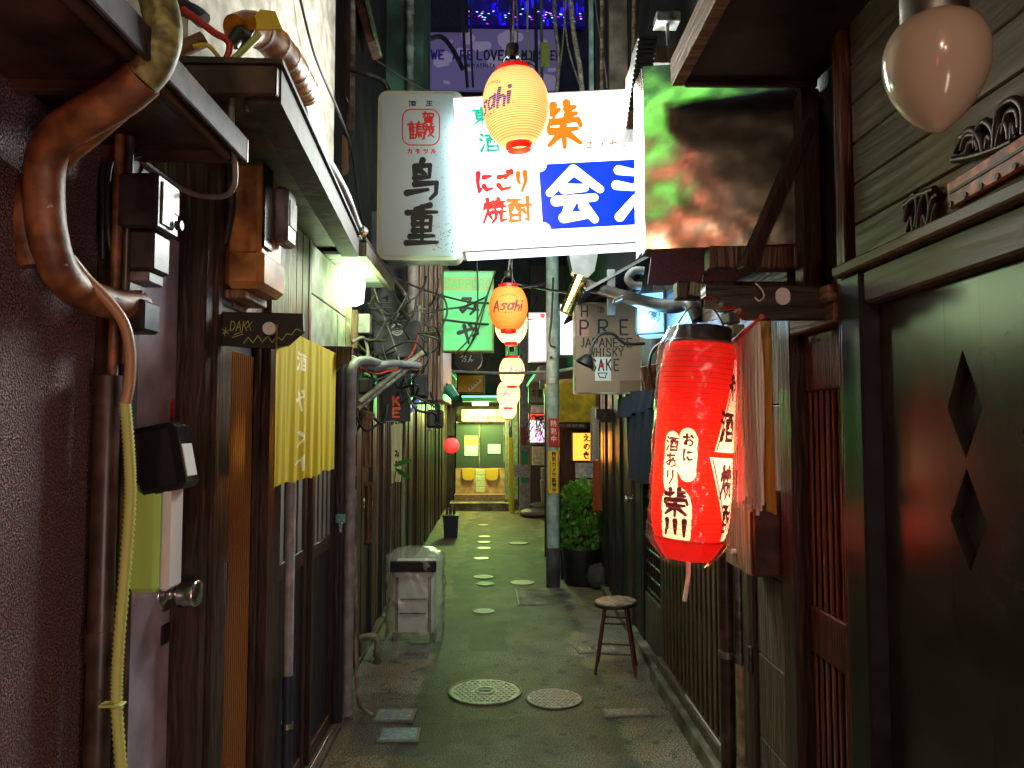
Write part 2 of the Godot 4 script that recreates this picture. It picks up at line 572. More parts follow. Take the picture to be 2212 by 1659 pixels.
func make_materials() -> void:
	mat("stucco", lin(0.33, 0.175, 0.18), 0.45, 0.0, "speck", 5.0, 1.0)
	mat("dark", lin(0.02, 0.017, 0.015), 0.6, 0.0, "grime", 1.0, 0.3)
	mat("brown", lin(0.085, 0.042, 0.03), 0.42, 0.0, "grime", 1.3, 0.35)
	mat("dkwood", lin(0.065, 0.035, 0.025), 0.38, 0.0, "wood", 2.6, 0.25)
	mat("dkwoodh", lin(0.055, 0.032, 0.022), 0.38, 0.0, "woodh", 2.6, 0.5)
	mat("redwood", lin(0.15, 0.06, 0.035), 0.4, 0.0, "wood", 3.0, 0.5)
	mat("amber", lin(0.24, 0.095, 0.03), 0.26)
	mat("tan", lin(0.33, 0.19, 0.10), 0.6, 0.0, "wood", 2.4, 0.5)
	mat("tanh", lin(0.33, 0.19, 0.10), 0.6, 0.0, "woodh", 2.4, 0.5)
	mat("olivewood", lin(0.14, 0.10, 0.055), 0.55, 0.0, "wood", 2.4, 0.5)
	mat("greywood", lin(0.16, 0.13, 0.10), 0.6, 0.0, "wood", 2.0, 0.6)
	mat("siding", lin(0.115, 0.08, 0.05), 0.5, 0.0, "softh", 1.2, 0.3)
	mat("lacquer", lin(0.035, 0.028, 0.024), 0.24, 0.0, "soft", 1.0, 0.06)
	mat("black", lin(0.014, 0.013, 0.014), 0.45, 0.0, "grime", 2.0, 0.2)
	mat("navywood", lin(0.02, 0.022, 0.03), 0.45, 0.0, "wood", 2.0, 0.4)
	mat("greydoor", lin(0.44, 0.38, 0.45), 0.25, 0.1, "soft", 0.8, 0.05)
	mat("plaster", lin(0.62, 0.58, 0.5), 0.9, 0.0, "soft", 1.6, 0.5)
	mat("greywall", lin(0.12, 0.12, 0.125), 0.8, 0.0, "grime", 0.9, 0.3)
	mat("palegreen", lin(0.40, 0.44, 0.33), 0.8, 0.0, "soft", 1.2, 0.3)
	mat("soffit", lin(0.34, 0.42, 0.39), 0.7, 0.0, "woodh", 1.5, 0.6)
	mat("greenwall", lin(0.06, 0.13, 0.09), 0.7, 0.0, "grime", 0.6, 0.2)
	mat("tancladding", lin(0.24, 0.19, 0.155), 0.7, 0.0, "grime", 0.8, 0.2)
	mat("pvc", lin(0.38, 0.38, 0.40), 0.5, 0.0, "soft", 2.0, 0.1)
	mat("cream", lin(0.48, 0.42, 0.30), 0.55, 0.0, "grime", 2.0, 0.2)
	mat("darkpipe", lin(0.07, 0.045, 0.03), 0.35, 0.0, "grime", 2.5, 0.2)
	mat("bluepipe", lin(0.02, 0.03, 0.045), 0.4)
	mat("wrap", lin(0.33, 0.13, 0.045), 0.5, 0.0, "grime", 4.0, 0.8)
	mat("mosswrap", lin(0.30, 0.28, 0.08), 0.6, 0.0, "grime", 9.0, 1.0)
	mat("hose", lin(0.42, 0.46, 0.11), 0.5)  # the green light on the yellow ribbed hose is mixed in here
	mat("rubber", lin(0.02, 0.018, 0.017), 0.45)
	mat("greycable", lin(0.16, 0.14, 0.12), 0.55)
	mat("palecable", lin(0.42, 0.38, 0.32), 0.6, 0.0, "grime", 8.0, 0.4)
	mat("redcable", lin(0.42, 0.03, 0.015), 0.45)
	mat("yellowcable", lin(0.55, 0.42, 0.03), 0.45)
	mat("sleeve", lin(0.66, 0.25, 0.006), 0.36, 0.0, "grime", 5.0, 0.9)
	mat("tape", lin(0.36, 0.33, 0.32), 0.4, 0.3)
	mat("steel", lin(0.55, 0.54, 0.52), 0.22, 1.0)
	mat("dullsteel", lin(0.32, 0.32, 0.31), 0.45, 0.9, "grime", 3.0, 0.3)
	mat("gold", lin(0.75, 0.48, 0.12), 0.2, 1.0)
	mat("panelmetal", lin(0.50, 0.44, 0.35), 0.2, 1.0, "soft", 1.3, 0.05)
	mat("meter", lin(0.05, 0.042, 0.042), 0.4, 0.0, "grime", 2.0, 0.2)
	mat("metergrey", lin(0.22, 0.21, 0.21), 0.4, 0.0, "grime", 2.0, 0.1)
	mat("orangelitbox", lin(0.62, 0.29, 0.08), 0.42, 0.0, "grime", 1.2, 0.1)  # a beige box; the orange light on it is mixed into this colour
	mat("blackgloss", lin(0.012, 0.012, 0.014), 0.12)
	mat("whiteplastic", lin(0.62, 0.60, 0.57), 0.4)
	mat("greenlitplastic", lin(0.42, 0.62, 0.12), 0.4)  # lime carries the green light on the letter box body
	mat("redsticker", lin(0.65, 0.05, 0.03), 0.5, 0.0, "grime", 9.0)
	mat("red", lin(0.45, 0.012, 0.01), 0.35)
	mat("redcloth", lin(0.30, 0.03, 0.04), 0.8, 0.0, "rough", 4.0, 0.4)
	mat("yellowcloth", lin(0.52, 0.42, 0.006), 0.85)
	mat("navycloth", lin(0.022, 0.028, 0.05), 0.85, 0.0, "rough", 8.0, 0.3)
	mat("orangecloth", lin(0.60, 0.10, 0.02), 0.8, 0.0, "rough", 8.0, 0.3)
	mat("ochrecloth", lin(0.60, 0.30, 0.04), 0.85)
	mat("whitecloth", lin(0.62, 0.56, 0.50), 0.85, 0.0, "rough", 8.0, 0.3)
	mat("string", lin(0.80, 0.70, 0.62), 0.85)
	mat("paper", lin(0.62, 0.62, 0.58), 0.8, 0.0, "soft", 3.0)
	mat("asphalt", lin(0.21, 0.215, 0.15), 0.72, 0.0, "speck", 1.6, 0.9)
	mat("concrete", lin(0.30, 0.30, 0.22), 0.8, 0.0, "grime", 0.9, 0.5)
	mat("darkpatch", lin(0.13, 0.13, 0.09), 0.65, 0.0, "speck", 2.2, 0.9)
	mat("iron", lin(0.20, 0.20, 0.16), 0.5, 0.2, "soft", 6.0, 0.2)
	mat("ironlight", lin(0.42, 0.41, 0.33), 0.48, 0.2, "soft", 5.0, 0.2)
	mat("brass", lin(0.62, 0.60, 0.48), 0.42, 0.5)
	mat("bluelid", lin(0.26, 0.40, 0.43), 0.5, 0.0, "soft", 5.0, 0.2)
	mat("bin", lin(0.02, 0.03, 0.06), 0.4)
	mat("leaf", lin(0.05, 0.17, 0.02), 0.35)
	mat("polegreen", lin(0.38, 0.54, 0.49), 0.5, 0.0, "soft", 1.5, 0.1)
	mat("yellowawning", lin(0.8, 0.6, 0.02), 0.7, 0.0, "soft", 1.5, 0.2)
	mat("bag", lin(0.75, 0.71, 0.6), 0.7, 0.0, "rough", 5.0, 0.5)
	mat("seat", lin(0.30, 0.24, 0.17), 0.5, 0.0, "grime", 5.0, 0.2)
	mat("stoolred", lin(0.10, 0.02, 0.018), 0.35)
	mat("carved", lin(0.05, 0.032, 0.022), 0.3, 0.0, "grime", 6.0, 0.6)
	var g := mat("pane", lin(0.05, 0.055, 0.05), 0.08)
	g.metallic_specular = 0.6
	var gl := mat("clear", Color(0.9, 0.92, 0.9, 0.16), 0.12)
	gl.transparency = BaseMaterial3D.TRANSPARENCY_ALPHA
	var pl := mat("plasticwrap", Color(0.9, 0.9, 0.82, 0.20), 0.16)
	pl.transparency = BaseMaterial3D.TRANSPARENCY_ALPHA
	var bagm := mat("clearbag", Color(0.8, 0.75, 0.75, 0.035), 0.14)
	bagm.transparency = BaseMaterial3D.TRANSPARENCY_ALPHA
	for k in ["yellowcloth", "whitecloth", "ochrecloth", "orangecloth", "leaf", "red", "string"]:
		M[k].backlight_enabled = true
		M[k].backlight = Color(0.5, 0.5, 0.5)
	M.red.backlight = Color(0.5, 0.02, 0.01)
	M.leaf.backlight = Color(0.22, 0.5, 0.06)
	M.yellowcloth.backlight = Color(0.5, 0.43, 0.02)
	M.ochrecloth.backlight = Color(0.5, 0.25, 0.03)
	M.string.backlight = Color(0.4, 0.34, 0.29)

# ---------------------------------------------------------------- ground
func flat_mesh(poly: Array) -> ArrayMesh:     # a level polygon of (x, d) points
	var mb := MB.new()
	var pv := PackedVector2Array(poly)
	var idx := Geometry2D.triangulate_polygon(pv)
	for i in range(0, idx.size(), 3):
		var q := []
		for k in 3:
			q.append(Vector3(pv[idx[i + k]].x, 0, -pv[idx[i + k]].y))
		mb.tri(q[0], q[1], q[2], Vector3.UP)
	return mb.mesh()

func blob(cx: float, cd: float, rx: float, rd: float, n: int, jag: float) -> Array:
	var out := []
	for i in n:
		var a := TAU * i / n
		var k := 1.0 + rng.randf_range(-jag, jag)
		out.append(Vector2(cx + cos(a) * rx * k, cd + sin(a) * rd * k))
	return out

func ground() -> void:
	structure("ground", flat_mesh([Vector2(-150, -60), Vector2(150, -60), Vector2(150, 250), Vector2(-150, 250)]), M.concrete, Transform3D(Basis(), Vector3(0, -0.02, 0)))
	# the alley paving: a gently uneven sheet; fine grit on UV, patches and stains of the surface on UV2
	var mb := MB.new()
	var f := FastNoiseLite.new()
	f.seed = 3
	f.frequency = 0.9
	var rows := []
	for r in 161:
		var row := []
		for c in 41:
			var x := -1.35 + 2.9 * c / 40.0
			var d := -4.0 + 19.0 * r / 160.0
			row.append(v(x, 0.007 * f.get_noise_2d(x * 2.0, d) - 0.004 + 0.014 * pow(absf(x) / 1.2, 4.0), d))
		rows.append(row)
	mb.grid(rows)
	var uv2 := mb.U.duplicate()
	for i in mb.U.size():
		mb.U[i] = Vector2(mb.V[i].x, mb.V[i].z) * 3.3
	var am := mb.mesh(uv2)
	var road := structure("alley_paving", am, paving_mat(), Transform3D())
	for s in [[-0.55, 4.0, 1.3, 0.12], [0.35, 4.45, 0.7, 0.35], [-0.5, 5.25, 1.2, -0.1], [0.45, 5.2, 0.5, -0.5], [-0.74, 3.45, 0.45, 1.2], [0.1, 6.6, 0.8, 0.1], [0.55, 3.6, 0.4, 0.8], [-0.7, 6.4, 0.9, 0.05]]:
		var strip := MB.new()
		var x: float = s[0]
		var d: float = s[1]
		var w0 := 0.001
		for i in 16:
			var turn: float = s[3] + rng.randf_range(-0.75, 0.75)
			var x2: float = x + s[2] / 16.0 * cos(turn)
			var d2: float = d + s[2] / 16.0 * sin(turn)
			var w1 := rng.randf_range(0.003, 0.009) if i < 15 else 0.001
			strip.quad(v(x, 0, d), v(x2, 0, d2), v(x2, 0, d2 + w1), v(x, 0, d + w0), Vector3.UP)
			x = x2; d = d2; w0 = w1
		put(road, "crack", strip.mesh(), M.rubber, Transform3D(Basis(), Vector3(0, 0.009, 0)))

func paving_mat() -> StandardMaterial3D:
	# patched surfacing: cement skims along both walls, old asphalt in the middle, square repairs, drips and stains
	var W := 384
	var H := 2048
	var big := FastNoiseLite.new()
	big.seed = 31; big.frequency = 0.55; big.fractal_octaves = 4
	var fine := FastNoiseLite.new()
	fine.seed = 32; fine.frequency = 3.4; fine.fractal_octaves = 4
	var im := Image.create(W, H, false, Image.FORMAT_RGBA8)
	var rep := []
	for k in 22:
		rep.append([rng.randf_range(-0.9, 0.8), rng.randf_range(3.0, 14.0), rng.randf_range(0.25, 0.8), rng.randf_range(0.25, 0.9), rng.randf_range(0.78, 1.12)])
	for y in H:
		var d := -4.0 + 19.0 * y / (H - 1.0)
		for x in W:
			var px := -1.35 + 2.9 * x / (W - 1.0)
			var n := big.get_noise_2d(px * 2.0, d)
			var q := fine.get_noise_2d(px, d)
			var edge := absf(px - 0.08) + 0.16 * n + 0.04 * q
			var skim := smoothstep(0.50, 0.56, edge)
			var g := lerpf(0.60 + 0.20 * n, 0.86 + 0.16 * n, skim) + 0.16 * q
			var brown := clampf(0.6 * big.get_noise_2d(px * 3.0 + 40.0, d * 1.4) + 0.3 * q, 0.0, 0.3)
			for r in rep:
				if absf(px - r[0] + 0.02 * q) < r[2] * 0.5 and absf(d - r[1] + 0.03 * q) < r[3] * 0.5:
					g *= r[4]
			var spot := fine.get_noise_2d(px * 2.2 + 9.0, d * 2.2 - 7.0)
			if spot > 0.42:
				g *= 0.72
			g = clampf(g, 0.2, 1.0)
			im.set_pixel(x, y, Color(g, g * (1.0 - 0.25 * brown), g * (1.0 - 0.8 * brown)))
	im.generate_mipmaps()
	var m := mat("paving", lin(0.66, 0.60, 0.43), 0.6)
	m.albedo_texture = T["speck"]
	m.normal_enabled = true
	m.normal_texture = NM["speck"]
	m.normal_scale = 0.4
	m.detail_enabled = true
	m.detail_blend_mode = BaseMaterial3D.BLEND_MODE_MUL
	m.detail_uv_layer = BaseMaterial3D.DETAIL_UV_2
	m.detail_albedo = ImageTexture.create_from_image(im)
	return m

# ---------------------------------------------------------------- left row
func planks(p: Node, called: String, x0: float, x1: float, y0: float, y1: float, d0: float, d1: float, w: float, keys: Array, jut := 0.004) -> void:
	var d := d0
	while d < d1 - 0.01:
		var ww := minf(w * rng.randf_range(0.75, 1.3), d1 - d)
		var j := rng.randf_range(0, jut) * signf(x1 - x0)
		bx(p, called, x0, x1 + j, y0, y1, d + 0.002, d + ww - 0.002, M[keys[rng.randi() % keys.size()]], 0.003)
		d += ww

func loft(p: Node, called: String, A: Array, B: Array, m: Material) -> MeshInstance3D:   # two matching outlines joined, with end caps
	var mb := MB.new()
	var o: Vector3 = A[0]
	var mid := Vector3.ZERO
	for q in A + B:
		mid += (q - o) / (2.0 * A.size())
	for i in A.size():
		var j := (i + 1) % A.size()
		var c: Vector3 = (A[i] + A[j] + B[i] + B[j]) / 4.0 - o
		mb.quad(A[i] - o, A[j] - o, B[j] - o, B[i] - o, c - mid)
	for i in range(1, A.size() - 1):
		mb.tri(A[0] - o, A[i] - o, A[i + 1] - o, A[0] - B[0])
		mb.tri(B[0] - o, B[i] - o, B[i + 1] - o, B[0] - A[0])
	return put(p, called, mb.mesh(), m, Transform3D(Basis(), o))

func knob(p: Node, c: Vector3, dir: Vector3, s := 1.0) -> void:
	var b := Basis(Quaternion(Vector3.UP, dir))
	var prof := []
	for q in [[0.0, 0.062], [0.022, 0.062], [0.027, 0.056], [0.027, 0.03], [0.022, 0.024], [0.012, 0.02], [0.012, 0.008], [0.032, 0.004], [0.034, 0.0]]:
		prof.append(Vector2(q[0] * s, q[1] * s))
	lathe(p, "handle", prof, M.steel, Transform3D(b, c), 20)

func left_row() -> void:
	# nearest: plum stucco front with a grey metal door under a glossy canopy
	var b := thing("tavern_building", "plum stucco tavern front with grey metal door under a glossy brown canopy", "building", v(-1.5, 0, 1.0))
	bx(b, "wall", -3.2, -1.04, 0, 7, -4, 2.25, M.dark)
	bx(b, "stucco_panel", -1.04, -1.0, 0, 2.262, -4, 1.85, M.stucco)
	beam(b, "metal_trim", atx(165, 1675, -0.992), atx(196, 1622, -0.992), 0.006, 0.012, M.steel)
	bx(b, "skirting", -1.0, -0.985, 0, 0.12, -4, 1.85, M.dark)
	bx(b, "door_jamb", -1.04, -0.93, 0, 2.262, 1.851, 1.93, M.brown)
	var dr := bx(b, "door", -1.0, -0.95, 0.02, 2.1, 1.932, 2.2, M.greydoor)
	knob(dr, v(-0.95, 1.07, 2.17), Vector3.RIGHT, 1.5)
	bx(dr, "lock_plate", -0.95, -0.945, 0.93, 0.985, 2.14, 2.19, M.black)
	bx(dr, "sticker", -0.95, -0.9485, 1.545, 1.63, 2.165, 2.187, M.redsticker, 0.0003).set_meta("label", "narrow red sticker on grey door")
	bx(b, "lintel", -1.04, -0.94, 2.102, 2.262, 1.932, 2.2, M.brown)
	bx(b, "return_wall", -1.04, -0.868, 0, 2.5, 2.202, 2.26, M.dkwood)
	bx(b, "corner_post", -0.90, -0.855, 0, 2.5, 2.262, 2.30, M.dkwood)
	var aw := bx(b, "canopy", -1.04, -0.668, 2.264, 2.29, -1.5, 1.9, M.brown)
	bx(aw, "fascia", -0.667, -0.653, 2.235, 2.30, -1.5, 1.9, mat("fascia", lin(0.06, 0.038, 0.032), 0.7, 0.0, "grime", 3.0, 0.3), 0.003)
	cyl(aw, "lip", v(-0.70, 2.25, -1.5), v(-0.70, 2.25, 1.885), 0.015, M.brown)
	bx(aw, "end_plate", -1.04, -0.653, 2.235, 2.30, 1.901, 1.913, M.brown, 0.003)
	for d in [0.6, 1.05, 1.5]:
		bx(aw, "rib", -1.03, -0.72, 2.240, 2.264, d, d + 0.03, M.brown, 0.003)
	# second: dark timber front with ribbed sliding door, glazed doors, deep eave and plaster storey
	b = thing("eatery_building", "dark timber eatery front with ribbed amber door below a pale plaster storey", "building", v(-1.5, 0, 3.2))
	bx(b, "wall", -3.2, -0.921, 0, 7, 2.261, 4.3, M.dark)
	var rd := bx(b, "sliding_door", -0.905, -0.892, 0.03, 1.84, 2.302, 2.738, M.black)
	bx(rd, "stile", -0.89, -0.868, 0.03, 1.84, 2.304, 2.42, M.dkwood)
	bx(rd, "stile", -0.89, -0.868, 0.03, 1.84, 2.70, 2.737, M.dkwood)
	bx(rd, "pull", -0.868, -0.862, 0.92, 1.12, 2.405, 2.417, M.steel, 0.002)
	for i in 14:
		var d := 2.424 + i * 0.0197
		bx(rd, "rib", -0.891, -0.885, 0.05, 1.80, d, d + 0.0085, M.amber, 0.002)
	bx(b, "door_header", -0.915, -0.862, 1.842, 1.93, 2.302, 2.738, M.dkwoodh)
	bx(b, "pillar", -0.92, -0.84, 0, 2.405, 2.74, 2.91, M.dkwood, 0.006)
	planks(b, "plank", -0.92, -0.866, 1.932, 2.405, 2.302, 2.738, 0.09, ["redwood", "dkwood", "tan"])
	planks(b, "plank", -0.92, -0.862, 1.902, 2.405, 2.912, 3.40, 0.1, ["dkwood", "dkwood", "redwood"])
	for k in 2:
		var d0: float = [2.93, 3.42][k]
		var d1: float = [3.40, 3.88][k]
		var x: float = [-0.862, -0.845][k]
		var lf := bx(b, "glazed_door", x - 0.03, x - 0.014, 0.03, 1.80, d0 + 0.02, d1 - 0.02, M.navywood)
		bx(lf, "stile", x - 0.035, x, 0.03, 1.82, d0, d0 + 0.05, M.dkwood)
		bx(lf, "stile", x - 0.035, x, 0.03, 1.82, d1 - 0.05, d1, M.dkwood)
		for y in [0.03, 0.93, 1.76]:
			bx(lf, "rail", x - 0.034, x - 0.002, y, y + 0.07, d0 + 0.051, d1 - 0.051, M.dkwood)
		bx(lf, "rail", x - 0.034, x - 0.004, 1.36, 1.385, d0 + 0.051, d1 - 0.051, M.dkwood)
		for j in 4:
			var w := (d1 - d0 - 0.102) / 4
			var g0 := d0 + 0.051 + w * j
			bx(lf, "pane", x - 0.0138, x - 0.011, 1.0, 1.36, g0 + 0.004, g0 + w - 0.004, mat("frosted", lin(0.2, 0.21, 0.18), 0.3), 0.0005)
			bx(lf, "pane", x - 0.0138, x - 0.011, 1.385, 1.76, g0 + 0.004, g0 + w - 0.004, M.frosted, 0.0005)
			if j > 0:
				bx(lf, "muntin", x - 0.0136, x - 0.004, 1.0, 1.76, g0 - 0.006, g0 + 0.006, M.greywood, 0.002)
	bx(b, "door_track", -0.90, -0.80, 0.0, 0.03, 2.92, 3.9, M.greywood)
	cyl(b, "track_rail", v(-0.83, 0.032, 2.93), v(-0.83, 0.032, 3.88), 0.004, M.steel)
	bx(b, "end_post", -0.92, -0.815, 0, 1.90, 3.885, 4.0, M.navywood, 0.006)
	bx(b, "door_header", -0.92, -0.832, 1.83, 1.90, 2.912, 3.884, M.dkwoodh)
	for k in 2:
		bx(b, "pale_board", -0.92, -0.868, 1.93 + k * 0.24, 2.165 + k * 0.24, 3.402, 4.0, M.palegreen)
		bx(b, "pale_board", -0.92, -0.868, 1.93 + k * 0.24, 2.165 + k * 0.24, 4.002, 4.29, M.palegreen)
	bx(b, "pale_frame", -0.867, -0.84, 1.93, 2.40, 4.20, 4.24, M.cream)
	bx(b, "wood_wall", -0.92, -0.87, 0, 1.925, 4.002, 4.29, M.greywood)
	for k in 4:
		bx(b, "soffit_board", -0.92, -0.69, 2.415, 2.43, 3.70 + k * 0.23, 3.925 + k * 0.23, M.soffit)
	bx(b, "soffit_edge", -0.70, -0.655, 2.40, 2.47, 3.68, 4.66, M.greywood)
	bx(b, "eave_roof", -1.2, -0.66, 2.475, 2.50, 3.68, 4.66, M.dark)
	bx(b, "upper_wall", -1.3, -0.86, 2.47, 7, 2.0, 3.82, M.plaster, 0.01)
	# the deep eave: outer beam veers a little away from the alley
	var A := [v(-0.546, 2.36, 1.83), v(-0.63, 2.36, 1.83), v(-0.63, 2.448, 1.83), v(-0.546, 2.448, 1.83)]
	var B := [v(-0.668, 2.36, 3.52), v(-0.75, 2.36, 3.52), v(-0.75, 2.448, 3.52), v(-0.668, 2.448, 3.52)]
	loft(b, "eave_beam", A, B, M.fascia)
	loft(b, "eave_soffit", [v(-0.632, 2.41, 1.83), v(-0.921, 2.41, 1.83), v(-0.921, 2.43, 1.83), v(-0.632, 2.43, 1.83)], [v(-0.752, 2.41, 3.52), v(-0.921, 2.41, 3.52), v(-0.921, 2.43, 3.52), v(-0.752, 2.43, 3.52)], M.brown)
	loft(b, "eave_cap", [v(-0.535, 2.45, 1.80), v(-0.859, 2.45, 1.80), v(-0.859, 2.468, 1.80), v(-0.535, 2.462, 1.80)], [v(-0.658, 2.45, 3.56), v(-0.859, 2.45, 3.56), v(-0.859, 2.468, 3.56), v(-0.658, 2.462, 3.56)], M.fascia)
	bx(b, "eave_end", -0.80, -0.55, 2.37, 2.446, 1.80, 1.826, M.brown)
	# third: a run of narrow timber fronts
	b = thing("narrow_tavern_building", "run of narrow timber tavern fronts with grey bay above, past the pale lamp", "building", v(-1.6, 0, 5.6))
	bx(b, "wall", -3.2, -1.0, 0, 7, 4.301, 7.2, M.dark)
	planks(b, "board", -1.0, -0.905, 0.04, 2.02, 4.302, 5.0, 0.07, ["greywood", "tan", "dkwood", "redwood"], 0.02)
	planks(b, "board", -1.0, -0.945, 0.04, 2.02, 5.5, 7.19, 0.085, ["dkwood", "redwood", "navywood", "greywood", "dkwood"], 0.03)
	for k in 2:
		var d0: float = [5.005, 5.25][k]
		var lf := bx(b, "door", -1.0, -0.945, 0.03, 1.9, d0, d0 + 0.24, M[["navywood", "dkwood"][k]])
		knob(lf, v(-0.945, 1.0, d0 + 0.03), Vector3.RIGHT, 1.0)
		bx(lf, "rail", -0.945, -0.93, 1.3, 1.36, d0 + 0.01, d0 + 0.23, M.greywood)
	bx(b, "door_header", -1.0, -0.92, 1.902, 2.02, 5.005, 5.495, M.dkwoodh)
	bx(b, "footing", -1.0, -0.89, 0, 0.038, 4.302, 7.19, M.concrete)
	bx(b, "bay_wall", -1.6, -0.62, 2.05, 3.25, 5.8, 7.1, M.greywall)
	for k in 5:
		bx(b, "bay_batten", -0.618 + k * 0.036, -0.586 + k * 0.036, 1.75, 2.95, 5.80 + 0.006 * (k % 2), 5.9, M[["tan", "greywood", "tan", "redwood", "tan"][k]])
	bx(b, "bay_side", -0.619, -0.44, 1.75, 2.95, 5.902, 7.0, M.dkwood)
	bx(b, "bay_soffit", -1.0, -0.62, 2.02, 2.048, 5.5, 5.798, M.dkwood)
	bx(b, "upper_band", -1.6, -0.665, 3.40, 4.13, 6.5, 7.1, M.palegreen)
	bx(b, "upper_wall", -1.6, -0.665, 4.132, 8.2, 6.46, 7.1, M.greenwall)
	bx(b, "brown_panel", -1.1, -0.90, 3.5, 7.0, 4.31, 4.4, M.dkwood)
	# fourth: dark fronts to the end of the alley
	b = thing("dark_timber_building", "row of dark timber fronts beyond the green sign, left side to the alley end", "building", v(-1.8, 0, 10.0))
	bx(b, "wall", -3.2, -1.06, 0, 6, 7.201, 14.0, M.dark)
	planks(b, "board", -1.06, -0.99, 0.03, 2.2, 7.21, 13.9, 0.16, ["dkwood", "navywood", "black", "dkwood"], 0.05)
	bx(b, "eave", -1.06, -0.62, 2.25, 2.32, 7.3, 13.8, M.dkwoodh)
	bx(b, "beam", -1.06, -0.80, 1.86, 1.98, 8.0, 8.1, M.dkwood)
	bx(b, "beam", -1.06, -0.78, 1.86, 1.98, 10.2, 10.3, M.redwood)

# ---------------------------------------------------------------- right row
func right_row() -> void:
	var b := thing("bar_building", "bar front with a dark lacquered diamond-window door and horizontal board siding", "building", v(1.6, 0, 1.0))
	bx(b, "wall", 1.03, 3.2, 0, 7, -4, 1.99, M.dark)
	for k in 7:
		bx(b, "siding_board", 0.972, 1.03, 1.985 + k * 0.112, 2.095 + k * 0.112, -4, 1.97, M.siding, 0.004)
	bx(b, "jamb", 0.935, 1.03, 0, 1.95, 1.878, 1.985, M.black, 0.006)
	bx(b, "jamb", 0.935, 1.03, 0, 1.95, 0.98, 1.08, M.black, 0.006)
	bx(b, "lintel", 0.945, 1.03, 1.865, 1.95, 1.081, 1.877, M.siding, 0.006)
	bx(b, "lintel_trim", 0.915, 1.03, 1.952, 1.983, 0.95, 1.99, M.siding, 0.005)
	bx(b, "side_wall", 0.97, 1.03, 0, 1.95, -4, 0.979, M.dkwood)
	# door leaf pieced round two diamond openings
	var dr := bx(b, "door", 1.02, 1.028, 0.02, 1.864, 1.082, 1.876, M.black)
	var dz0 := 1.482
	var dz1 := 1.602
	bx(dr, "door_panel", 0.985, 1.018, 0.02, 1.864, 1.082, dz0, M.lacquer, 0.0005)
	bx(dr, "door_panel", 0.985, 1.018, 0.02, 1.864, dz1, 1.876, M.lacquer, 0.0005)
	var mid := (dz0 + dz1) / 2
	var xf := Transform3D(Basis(Vector3(0, 0, -1), Vector3.UP, Vector3(1, 0, 0)), v(1.0015, 0, 0))   # local x = depth
	for side in 2:
		var e: float = [dz0, dz1][side]
		var poly := [Vector2(e, 0.02), Vector2(mid, 0.02)]
		for q in [[1.245, 1.350, 1.462], [1.482, 1.588, 1.712]]:
			poly += [Vector2(mid, q[0]), Vector2(e, q[1]), Vector2(mid, q[2])]
		poly += [Vector2(mid, 1.864), Vector2(e, 1.864)]
		# the point where a diamond touches the strip's edge splits the strip
		var parts_ := [[Vector2(e, 0.02), Vector2(mid, 0.02), Vector2(mid, 1.245), Vector2(e, 1.350)], [Vector2(e, 1.350), Vector2(mid, 1.462), Vector2(mid, 1.482), Vector2(e, 1.588)], [Vector2(e, 1.588), Vector2(mid, 1.712), Vector2(mid, 1.864), Vector2(e, 1.864)]]
		for pp in parts_:
			prism(dr, "door_panel", pp, 0.033, M.lacquer, xf)
	for y in [1.3535, 1.597]:
		bx(dr, "pane", 1.013, 1.0165, y - 0.13, y + 0.13, dz0, dz1, M.pane, 0.0005)
	var eave := bx(b, "eave", 0.60, 1.03, 2.66, 2.70, -2.0, 2.3, M.dark)
	bx(eave, "edge_board", 0.555, 0.598, 2.64, 2.73, -2.0, 2.31, M.tanh)
	bx(eave, "end_board", 0.60, 1.03, 2.64, 2.73, 2.301, 2.32, M.dkwoodh)
	# the red lantern's tavern
	b = thing("tavern_building", "timber tavern front with lattice sliding door beside the tall red lantern", "building", v(1.6, 0, 3.2))
	bx(b, "wall", 1.06, 3.2, 0, 7, 1.991, 4.6, M.dark)
	bx(b, "post", 0.955, 1.06, 0, 2.66, 1.992, 2.045, M.redwood)
	var ld := bx(b, "lattice_door", 1.035, 1.045, 0.03, 1.84, 2.047, 2.365, M.black)
	bx(ld, "top_panel", 0.99, 1.03, 1.66, 1.84, 2.048, 2.364, M.redwood)
	bx(ld, "middle_rail", 0.99, 1.03, 0.84, 0.985, 2.048, 2.364, M.redwood)
	bx(ld, "bottom_rail", 0.99, 1.03, 0.03, 0.20, 2.048, 2.364, M.redwood)
	for k in 8:
		var d := 2.055 + k * 0.0415
		bx(ld, "slat", 0.998, 1.006, 0.985, 1.66, d, d + 0.013, mat("slatwood", lin(0.30, 0.135, 0.08), 0.4, 0.0, "wood", 3.0, 0.2), 0.002)
		bx(ld, "slat", 0.998, 1.006, 0.20, 0.84, d, d + 0.013, M.slatwood, 0.002)
	bx(b, "post", 0.945, 1.06, 0, 1.92, 2.367, 2.47, M.dkwood)
	bx(b, "header", 0.945, 1.06, 1.842, 1.90, 2.047, 2.365, M.tanh)
	bx(b, "header_trim", 0.93, 1.06, 1.902, 1.95, 2.047, 2.366, M.tanh)
	for k in 6:
		bx(b, "wall_board", 0.975, 1.06, 0.10 + k * 0.305, 0.402 + k * 0.305, 2.472, 2.80, M[["greywood", "olivewood", "greywood", "greywood", "greywood", "greywood"][k]], 0.003)
	bx(b, "upper_boards", 0.985, 1.06, 1.932, 2.64, 2.472, 4.59, M.dkwoodh)
	bx(b, "footing", 0.93, 1.06, 0, 0.098, 2.0, 4.59, M.concrete, 0.01)
	bx(b, "door_edge", 0.96, 1.06, 0.1, 1.93, 2.802, 2.86, M.dkwood)
	bx(b, "hinge", 0.945, 0.96, 0.62, 0.72, 2.815, 2.835, M.dullsteel)
